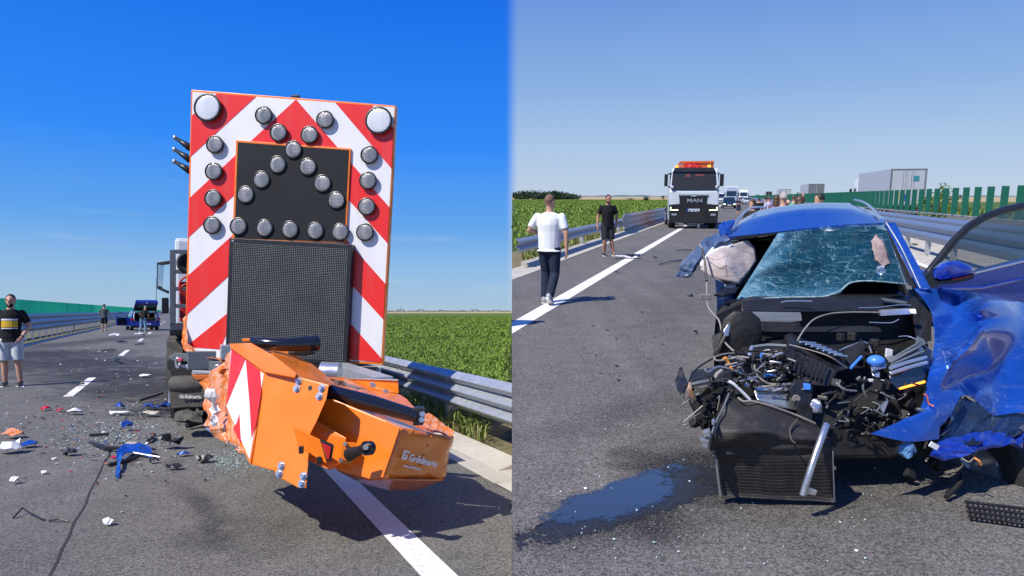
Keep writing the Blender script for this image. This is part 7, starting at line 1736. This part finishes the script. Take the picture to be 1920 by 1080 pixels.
puddle('coolant_puddle', [(1030, 965), (1075, 930), (1150, 905), (1200, 890), (1262, 876), (1268, 905), (1240, 940), (1190, 965), (1120, 980), (1060, 985)], M['puddle'])
puddle('wet_patch', [(968, 1000), (1040, 975), (1200, 900), (1262, 872), (1340, 865), (1352, 920), (1300, 950), (1230, 965), (1150, 990), (1060, 1010), (975, 1025)], M['wet'], .004)
gp = Thing(RS, 'broken_grille', 'torn black mesh grille lying on the road in the right corner', 'grille', RS.gnd(1860, 968))
for k in range(4):
    p0, p1 = RS.gnd(1808 + k * 2, 950 + k * 9), RS.gnd(1960, 968 + k * 10); gp.part('grille_bar', MB().tube([p0 + V((0, 0, .03)), p1 + V((0, 0, .03))], .010, 6), M['black'])
for k in range(16):
    t = k / 15; a, b = RS.gnd(1812 + 146 * t, 950 + 18 * t), RS.gnd(1818 + 142 * t, 980 + 18 * t); gp.part('grille_rib', MB().tube([a + V((0, 0, .034)), b + V((0, 0, .034))], .006, 5), M['black'])
# ================================================================ LEFT: people, blue estate, debris
def lfeet(u, v): p = LS.gnd(u, v); return (p.x, p.y, 0)
def lh(u, vf, vt): p = LS.gnd(u, vf); return LS.at(u, vt, p.y).z
def tee_print(T):
    m = MB(); q = lambda x, z, y: T.S(MB().add([V((x, y, z))], [])).v[0]
    def patch(name, x0, x1, za, zb_, mt):
        rows = []
        for j in range(4):
            z = za + (zb_ - za) * j / 3; r_ = []
            for i in range(7):
                x = x0 + (x1 - x0) * i / 6; r_.append(V((x, .1465 * math.sqrt(max(0, 1 - (x / .200) ** 2)) + .006, z)) * T.k)
            rows.append(r_)
        T.part(name, thicken(MB().grid(rows), .002), mt, parent=None, local=True)
    patch('shirt_print', -.135, .125, 1.125, 1.245, M['yellow']); patch('shirt_print', -.135, .125, 1.255, 1.285, CL['white']); patch('shirt_print', -.135, .125, 1.095, 1.112, CL['white'])
    w_ = T.P['wl']; d = (w_ - T.P['el']).normalized(); 
    T.part('watch', MB().tube([(w_ - d * .035) * T.k, (w_ - d * .008) * T.k], .033, 14), M['black'], local=True, smooth='auto')
pm = dict(kl=(-.12, .03, .49), kr=(.10, .0, .49), al=(-.16, .02, .085), ar=(.09, -.02, .085), el=(-.295, -.03, 1.15), wl=(-.20, .16, .93), er=(.28, -.02, 1.15), wr=(.25, .12, .90))
person(LS, 'bearded man in black T-shirt with yellow print and pale shorts', lfeet(20, 724), math.pi + .42, lh(20, 724, 552), 'fair', 'black', 'short', 'black', 'shorts', 'light_grey', 'black', pm, head=(-.12, -.04), beard=True, build=1.0, extra=tee_print)
pb = dict(er=(.27, .04, 1.16), wr=(.26, .16, .95), el=(-.27, .0, 1.15), wl=(-.22, .16, 1.0))
person(LS, 'man in grey T-shirt and dark shorts, back to us, beside the median rail', lfeet(195, 620.5), .1, lh(195, 620.5, 570), 'fair', 'brown', 'short', 'grey', 'shorts', 'dark', 'tan', pb, build=1.05)
pc = dict(el=(-.30, .05, 1.17), wl=(-.16, .22, 1.10), er=(.26, .10, 1.15), wr=(.16, .30, 1.05), al=(-.15, -.05, .085), ar=(.15, .05, .085), kl=(-.13, .02, .49), kr=(.13, .05, .49))
person(LS, 'man in black T-shirt and light blue jeans leaning into the open car boot', lfeet(268, 622), -.05, lh(268, 622, 573) * 1.02, 'fair', 'grey', 'shaved', 'black', 'trousers', 'light_jeans', 'tan', pc, lean=.38, build=1.1)
# ---- blue estate, boot open
def estate():
    Y = 53.0; p = LS.at(273, 600, Y); yaw = math.atan2(LS.d.y, LS.d.x) - math.pi / 2
    T = Thing(LS, 'estate_car', 'blue car with tailgate and left door open, man leaning into its boot', 'car', (p.x, p.y, 0), None, yaw + .16)
    hw = 1.0; L = 4.4; Mb = M['blue2']
    pr = [(0.0, .42), (.05, .30), (L - .1, .30), (L, .5), (L - .15, .85), (3.2, .98), (.5, 1.02), (.08, .98)]
    for sg in (-1, 1):
        T.part('rear_quarter', MB().prism([V((sg * hw, y, z)) for y, z in pr], (-sg * .16, 0, 0)), Mb, local=True, bevel=.04)
        T.part('roof_pillar', MB().prism([V((sg * hw * .96, .18, 1.0)), V((sg * hw * .96, .5, 1.0)), V((sg * hw * .80, .75, 1.52)), V((sg * hw * .80, .35, 1.52))], (-sg * .10, 0, 0)), Mb, local=True, bevel=.02)
        T.part('side_window', MB().prism([V((sg * hw * .93, .6, 1.02)), V((sg * hw * .93, 2.9, 1.02)), V((sg * hw * .78, 2.3, 1.48)), V((sg * hw * .78, .85, 1.48))], (-sg * .02, 0, 0)), M['glass_dark'], local=True)
        T.part('tail_lamp', MB().box((sg * hw * .90, -.005, .84), (.22, .06, .16)), M['tail'], local=True, bevel=.02)
        for y in (.78, 3.45): wheel(T, (sg * (hw - .14), y, .34), .34, .24)
    T.part('roof', MB().box((0, 1.45, 1.54), (hw * 1.62, 2.3, .07)), Mb, local=True, bevel=.03)
    T.part('boot_floor', MB().box((0, .75, .55), (hw * 1.66, 1.3, .06)), M['panel_black'], local=True)
    T.part('seat_backs', MB().box((0, 1.45, .95), (hw * 1.62, .12, .8)), M['panel_black'], local=True, bevel=.04)
    T.part('boot_sill', MB().box((0, .03, .66), (hw * 1.45, .10, .10)), Mb, local=True, bevel=.02)
    T.part('rear_bumper', MB().box((0, -.06, .48), (hw * 1.94, .20, .26)), Mb, local=True, bevel=.06)
    T.part('lower_bumper', MB().box((0, -.04, .30), (hw * 1.8, .18, .16)), M['black'], local=True, bevel=.04)
    T.part('licence_plate', MB().box((.1, -.17, .50), (.5, .015, .11)), M['white'], local=True)
    T.part('boot_trim', MB().tube([V((-.72, .02, .70)), V((-.80, .05, 1.0)), V((-.72, .3, 1.46))], .03, 6).tube([V((.72, .02, .70)), V((.80, .05, 1.0)), V((.72, .3, 1.46))], .03, 6), M['white_shade'], local=True)
    T.part('luggage', MB().box((.42, .5, .80), (.34, .4, .42)).box((.15, .6, .72), (.2, .3, .28)), mat('brown_bag', (.20, .11, .04), .8, var=.3), local=True, bevel=.04)
    # raised tailgate
    gate = MB(); s0, s1 = V((0, .35, 1.56)), V((0, -.62, 1.98)); pts = []
    gate.hexa([V((-hw * .80, .35, 1.50)), V((hw * .80, .35, 1.50)), V((hw * .80, .42, 1.58)), V((-hw * .80, .42, 1.58)), V((-hw * .76, -.60, 2.22)), V((hw * .76, -.60, 2.22)), V((hw * .72, -.50, 2.34)), V((-hw * .72, -.50, 2.34))])
    tg = T.part('tailgate', gate, Mb, local=True, bevel=.03)
    T.part('tailgate_edge', MB().hexa([V((-hw * .80, -.62, 1.98)), V((hw * .80, -.62, 1.98)), V((hw * .78, -.50, 2.0)), V((-hw * .78, -.50, 2.0)), V((-hw * .76, -.66, 2.22)), V((hw * .76, -.66, 2.22)), V((hw * .72, -.52, 2.30)), V((-hw * .72, -.52, 2.30))]), Mb, parent=tg, local=True, bevel=.03)
    T.part('tailgate_lining', MB().prism([V((-hw * .76, .30, 1.50)), V((hw * .76, .30, 1.50)), V((hw * .74, -.58, 2.02)), V((-hw * .74, -.58, 2.02))], (0, .02, .03)), M['panel_black'], parent=tg, local=True)
    T.part('tailgate_window', MB().prism([V((-hw * .64, -.20, 1.775)), V((hw * .64, -.20, 1.775)), V((hw * .66, -.48, 1.945)), V((-hw * .66, -.48, 1.945))], (0, -.01, -.015)), mat('greenish_glass', (.06, .18, .10), .3, coat=1), parent=tg, local=True)
    T.part('badge', MB().disc((0, -.675, 2.12), (0, -1, 0), .06, .02, 14), M['silver'], parent=tg, local=True)
    for sg in (-1, 1): T.part('gas_strut', MB().tube([V((sg * .74, .15, 1.25)), V((sg * .72, -.35, 1.88))], .014, 6), M['black'], local=True)
    # open left door
    a = V((-hw, 2.0, 0)); e = V((-hw - .78, 1.72, 0)); th = (e - a).normalized().cross(V((0, 0, 1))) * .08
    d_ = T.part('open_door', MB().prism([a + V((0, 0, .35)), e + V((0, 0, .38)), e + V((0, 0, 1.0)), a + V((0, 0, 1.0))], th), Mb, local=True, bevel=.02)
    T.part('door_lining', MB().prism([a + th * -.1 + (e - a) * .2 + V((0, 0, .42)), a + th * -.1 + (e - a) * .9 + V((0, 0, .42)), a + th * -.1 + (e - a) * .9 + V((0, 0, .95)), a + th * -.1 + (e - a) * .2 + V((0, 0, .95))], -th * .2), M['panel_black'], parent=d_, local=True)
    T.part('door_frame', MB().tube([a + V((0, 0, 1.0)), a.lerp(e, .25) + V((0, 0, 1.30)), a.lerp(e, .97) + V((0, 0, 1.44)), a.lerp(e, .98) + V((0, 0, 1.0))], .03, 6), Mb, parent=d_, local=True)
    # smashed right front corner
    T.part('smashed_corner', thicken(crumple(MB().grid([[V((hw - .05 + .25 * (i % 2), 2.6 + .4 * i, .35 + .3 * j)) for i in range(5)] for j in range(3)]), .16, 3, 4, 3), .02), M['blue2'], local=True)
    T.part('smashed_corner', thicken(crumple(MB().grid([[V((hw + .05 + .2 * (i % 2), 2.3 + .35 * i, .30 + .22 * j)) for i in range(4)] for j in range(3)]), .14, 4, 7, 3), .02), M['dark'], local=True)
estate()
# street pole far behind the estate, small building
T = Thing(LS, 'lamp_post', 'thin tall pole in the distance behind the blue car', 'lamp post', LS.at(293, 586, 120) * 1.0)
T.part('pole', MB().tube([LS.at(293, 589, 120), LS.at(293, 520, 120)], [.07, .04], 8), M['grey'])
T.part('foot', MB().box(LS.at(293, 598.5, 120) + V((0, 0, .1)), (.3, .3, .4)), M['concrete'])
T = Thing(LS, 'low_building', 'small pale building on the horizon right of the blue car', 'building', LS.at(309, 586, 420))
b0 = LS.at(309, 590, 420); T.part('walls', MB().box(V((b0.x, b0.y, 1.6)), (7.5, 6, 3.2)), M['white_shade'], bevel=.05); T.part('roof_slab', MB().box(V((b0.x, b0.y, 3.35)), (8, 6.4, .25)), M['concrete'])

# ---- wreckage on the road
def shard(site, name, label, cat, u, v, w_, h_, m, seed, lift=.02, amp=.02, rot=0.0, group=None, sides=7, parts=None, curl=.5):
    random.seed(seed); p = site.gnd(u, v); T = Thing(site, name, label, cat, (p.x, p.y, 0), group)
    pts = [V((w_ * .5 * (.65 + .5 * random.random()) * math.cos(a), h_ * .5 * (.6 + .6 * random.random()) * math.sin(a), 0)) for a in np.linspace(0, 2 * math.pi, sides, endpoint=False)]
    r_ = Matrix.Rotation(rot, 3, 'Z'); pts = [r_ @ q for q in pts]
    for q in pts: q.z = lift * (.2 + 2 * curl * random.random())
    mb = MB().add(pts + [V((0, 0, lift * 1.6))], [(i, (i + 1) % sides, sides) for i in range(sides)])
    mb = crumple(mb, amp, 1.6 / max(w_, .05), seed, 2)
    for q in mb.v: q.z = max(q.z, .004)
    T.part('shell', thicken(mb, -.006), m, local=True)
    return T
def bar(site, name, label, cat, pts, r, m, group=None, extra=None):
    q = [site.gnd(*p[:2]) for p in pts]; c = q[0]; T = Thing(site, name, label, cat, (c.x, c.y, 0), group)
    T.part('strip', MB().tube([a + V((0, 0, r + (p[2] if len(p) > 2 else 0))) for a, p in zip(q, pts)], r, 6), m)
    return T
DB = M['blue']; GW = 'bits of wreckage on the left road'
# the large blue bumper piece
p = LS.gnd(255, 860); T = Thing(LS, 'bumper_piece', 'bent blue bumper piece with black strips lying on the open road', 'car part', (p.x, p.y, 0))
def gz(u, v, z): a = LS.gnd(u, v); return V((a.x, a.y, z))
T.part('blue_blade', thicken(crumple(MB().grid([[gz(220, 858, .10), gz(236, 852, .13), gz(262, 851, .12), gz(285, 853, .08)], [gz(218, 868, .03), gz(240, 858, .07), gz(262, 858, .08), gz(284, 862, .02)]]), .02, 7, 2, 3), .01), DB)
T.part('blue_prong', thicken(crumple(MB().grid([[gz(222, 862, .06), gz(230, 862, .06)], [gz(220, 880, .04), gz(226, 881, .05)], [gz(216, 897, .01), gz(224, 899, .01)]]), .012, 7, 5, 3), .008), DB)
T.part('black_strip', MB().tube([gz(168, 836, .04), gz(200, 848, .05), gz(245, 850, .06), gz(292, 848, .03)], [.012, .03, .02, .012], 6), M['black'])
T.part('black_strip', MB().tube([gz(204, 875, .015), gz(235, 868, .02), gz(258, 862, .03)], .02, 6), M['black'])
T.part('silver_strip', MB().tube([gz(232, 866, .03), gz(250, 858, .05), gz(300, 861, .02)], .010, 6), M['silver'])
shard(LS, 'black_scrap', 'black folded plastic housing standing upright near the crash cushion', 'car part', 318, 842, .30, .20, M['black'], 3, .10, .07)
shard(LS, 'blue_chip', 'small bright blue chip just right of the bent bumper piece', 'car part', 345, 856, .13, .10, DB, 5, .03, .012)
shard(LS, 'blue_chip', 'pointed blue paint chip standing up above the bumper piece', 'car part', 238, 808, .13, .12, DB, 6, .08, .03)
shard(LS, 'blue_chip', 'tiny blue chip left of the truck wheel on the oily patch', 'car part', 225, 767, .15, .14, DB, 7, .05, .03)
shard(LS, 'blue_scrap', 'blue shell fragment close beside the truck wheel', 'car part', 285, 768, .24, .16, DB, 8, .06, .04)
shard(LS, 'blue_scrap', 'blue shell fragment touching the torn mud flap', 'car part', 312, 769, .22, .16, DB, 9, .07, .04)
shard(LS, 'blue_scrap', 'flat blue shard next to the curled white strip at the left edge', 'car part', 55, 839, .18, .14, DB, 10, .04, .02)
shard(LS, 'orange_scrap', 'orange and white torn shell at the left edge of the road', 'car part', 24, 822, .24, .20, M['orange_torn'], 11, .06, .03)
shard(LS, 'curled_scrap', 'curled pale strip lying at the left edge below the orange shell', 'car part', 20, 850, .22, .22, M['white_shade'], 12, .07, .06)
shard(LS, 'white_shard', 'broken white shell left of the truck on grey asphalt', 'car part', 141, 778, .26, .16, M['white'], 13, .05, .03)
shard(LS, 'red_lens_piece', 'red tail lamp fragment among the bits left of the truck', 'car part', 86, 770, .14, .14, M['tail'], 14, .04, .02)
shard(LS, 'red_lens_piece', 'slim red lamp fragment right of the other red piece', 'car part', 114, 772, .12, .10, M['tail'], 15, .03, .02)
shard(LS, 'pink_scrap', 'flat pinkish plate just above the bent bumper piece', 'car part', 245, 835, .17, .10, M['bag'], 16, .02, .01)
shard(LS, 'grey_scrap', 'long pale plate lying left of the truck wheel', 'car part', 225, 779, .36, .12, M['white_shade'], 17, .03, .02)
shard(LS, 'grey_scrap', 'dusty beige plate in front of the truck wheel', 'car part', 283, 781, .30, .14, M['concrete'], 18, .05, .03)
shard(LS, 'black_scrap', 'black plastic clip left of the bumper piece', 'car part', 130, 855, .16, .10, M['black'], 19, .05, .03)
shard(LS, 'black_scrap', 'black plastic latch near the foot of the striped flank', 'car part', 382, 868, .16, .10, M['black'], 20, .04, .03)
shard(LS, 'black_scrap', 'black twisted clip right of the blue prong', 'car part', 325, 881, .15, .08, M['black'], 22, .03, .02)
shard(LS, 'black_scrap', 'black bracket right of the blue blade', 'car part', 288, 869, .10, .06, M['black'], 23, .03, .02)
bar(LS, 'black_bar', 'thick black rod lying beside the crumpled orange side', 'car part', [(350, 806, .02), (367, 802, .02), (381, 799, .03)], .032, M['black'])
bar(LS, 'black_bar', 'straight black rod above and left of the bumper piece', 'car part', [(168, 820, .01), (186, 819, .01), (204, 818, .01)], .018, M['black'])
bar(LS, 'black_bar', 'short slanting black rod left of the black housing', 'car part', [(278, 832, .01), (290, 822, .02)], .022, M['black'])
bar(LS, 'black_bar', 'bent black bar on the oil patch by the truck wheel', 'car part', [(235, 752, .02), (262, 757, .03), (305, 748, .08)], .022, M['dusty'])
bar(LS, 'wire_scrap', 'thin bent wire scrap low in the left corner', 'wire', [(25, 973, .0), (42, 964, .04), (55, 968, .02), (82, 977, .0)], .007, M['black'])
bar(LS, 'wire_scrap', 'thin straight wire scrap low in the left corner, right of the bent one', 'wire', [(92, 978, .0), (112, 979, .02), (128, 980, .0)], .006, M['black'])
bar(LS, 'wiper_piece', 'hook shaped black trim far up the lane left of the truck', 'car part', [(228, 683, .02), (214, 678, .06), (222, 674, .02)], .022, M['black'])
bar(LS, 'wiper_piece', 'long flat black trim far up the lane', 'car part', [(192, 659, .02), (204, 660, .05), (216, 657, .02)], .025, M['black'])
shard(LS, 'white_bit', 'small white cap on the bare asphalt at lower left', 'car part', 27, 907, .07, .07, M['white'], 24, .04, .01)
shard(LS, 'white_bit', 'white plastic bit lying alone above the small white cap', 'car part', 83, 889, .06, .05, M['white'], 25, .02, .01)
shard(LS, 'white_bit', 'pale plastic bit in the middle of the near asphalt', 'car part', 203, 985, .075, .05, M['white_shade'], 26, .03, .01)
shard(LS, 'white_scrap', 'white broken panel near the lane dash behind the estate car', 'car part', 262, 631.5, .6, .45, M['white_shade'], 27, .12, .08)
shard(LS, 'white_scrap', 'white scrap on the lane between the two standing men', 'car part', 214, 631.5, .7, .5, M['white'], 28, .10, .06)
shard(LS, 'white_scrap', 'white scrap on the dark oil smear left of the truck', 'car part', 271, 708, .30, .22, M['white'], 29, .05, .03)
shard(LS, 'black_scrap', 'flat black panel lying by the middle lane dash', 'car part', 228, 643.5, .6, .4, M['black'], 30, .06, .05)
shard(LS, 'black_scrap', 'square black panel on the lane left of the truck rack', 'car part', 262, 647, .6, .4, M['black'], 31, .05, .03)
shard(LS, 'black_scrap', 'dark scrap lying on the near lane dash', 'car part', 151, 724, .18, .14, M['black'], 33, .05, .04)
GS = 'small debris on the left road'
def litter(site, name, n, area, cols, smin, smax, seed):
    random.seed(seed)
    for ci, m in enumerate(cols):
        mb = MB()
        for k in range(n):
            u, v = area(); p = site.gnd(u, v); s_ = random.uniform(smin, smax) * (1 if random.random() < .85 else 2); a = random.random() * 6.3; q = [V((p.x + s_ * math.cos(a + b) * random.uniform(.4, 1), p.y + s_ * math.sin(a + b) * random.uniform(.4, 1), .004 + random.uniform(0, s_ * .6))) for b in (0, 1.6, 3.1, 4.7)]
            mb.prism(q, (0, 0, .004))
        structure(site, name, mb, m, 'stuff')
ga = lambda cu, cv, su, sv, lo: (lambda: (min(948, max(12, random.gauss(cu, su))), max(lo, random.gauss(cv, sv))))
litter(LS, 'plastic_fragments', 170, ga(210, 800, 95, 45, 690), [M['black'], M['white_shade'], M['dusty']], .008, .022, 50)
litter(LS, 'plastic_fragments', 45, ga(200, 790, 85, 40, 700), [DB, M['orange'], M['tail'], M['bag']], .010, .024, 51)
M['crumb'] = mat('glass_crumb', (.45, .60, .58), .15, var=.3, vscale=30, coat=.5)
litter(LS, 'glass_crumbs', 1100, ga(225, 815, 60, 22, 740), [M['crumb']], .004, .009, 52)
litter(LS, 'glass_crumbs', 450, ga(430, 868, 28, 12, 800), [M['crumb']], .004, .009, 53)
litter(LS, 'plastic_fragments', 60, ga(180, 660, 60, 30, 625), [M['black'], M['white_shade'], M['dusty']], .015, .04, 54)
litter(RS, 'plastic_fragments', 26, (lambda: (random.uniform(1090, 1345), random.uniform(440, 720))), [M['black'], M['dusty']], .008, .022, 55)
litter(RS, 'glass_crumbs', 60, (lambda: (random.uniform(1000, 1640), random.uniform(760, 1060))), [M['white_shade'], M['crumb']], .003, .007, 56)
litter(RS, 'plastic_fragments', 20, (lambda: (random.uniform(1690, 1760), random.uniform(455, 500))), [M['black'], M['white_shade']], .02, .06, 57)
shard(RS, 'black_chip', 'black plastic chip alone on the lane below the edge line', 'car part', 1157, 513, .14, .10, M['black'], 61, .04, .03)
shard(RS, 'black_chip', 'black chip on the lane left of the torn pillar', 'car part', 1228, 484, .15, .10, M['black'], 62, .03, .02)
shard(RS, 'black_chip', 'black chip beside the wreck, right of the hanging cable shadow', 'car part', 1304, 626, .06, .04, M['black'], 63, .02, .02)
shard(RS, 'black_chip', 'slim black chip on the lane left of the airbag', 'car part', 1294, 556, .12, .05, M['black'], 64, .02, .02)
p = RS.gnd(1173, 485); T = Thing(RS, 'lamp_piece', 'broken white and black lamp piece lying on the edge line', 'car part', (p.x, p.y, 0))
T.part('white_shell', thicken(crumple(MB().grid([[V((-.35 + .2 * i, -.10 + .12 * j, .05 + .03 * ((i + j) % 2))) for i in range(3)] for j in range(3)]), .03, 6, 3, 2), .01), M['white'], local=True)
T.part('black_shell', thicken(crumple(MB().grid([[V((.05 + .18 * i, -.06 + .12 * j, .07 + .04 * ((i + j) % 2))) for i in range(3)] for j in range(3)]), .04, 6, 5, 2), .01), M['black'], local=True)
bar(RS, 'trim_strip', 'grey trim strip on the lane pointing at the torn door frame', 'car part', [(1234, 498, .01), (1256, 494, .04), (1278, 490, .02)], .02, M['grey'])
bar(RS, 'trim_strip', 'thin dark trim strip lying further up the lane', 'car part', [(1267, 471, .01), (1282, 470.5, .03), (1297, 470, .01)], .02, M['grey'])
shard(RS, 'tray', 'black tray lying in the shade under the median rail', 'car part', 1714, 461, .35, .16, M['black'], 66, .05, .02)
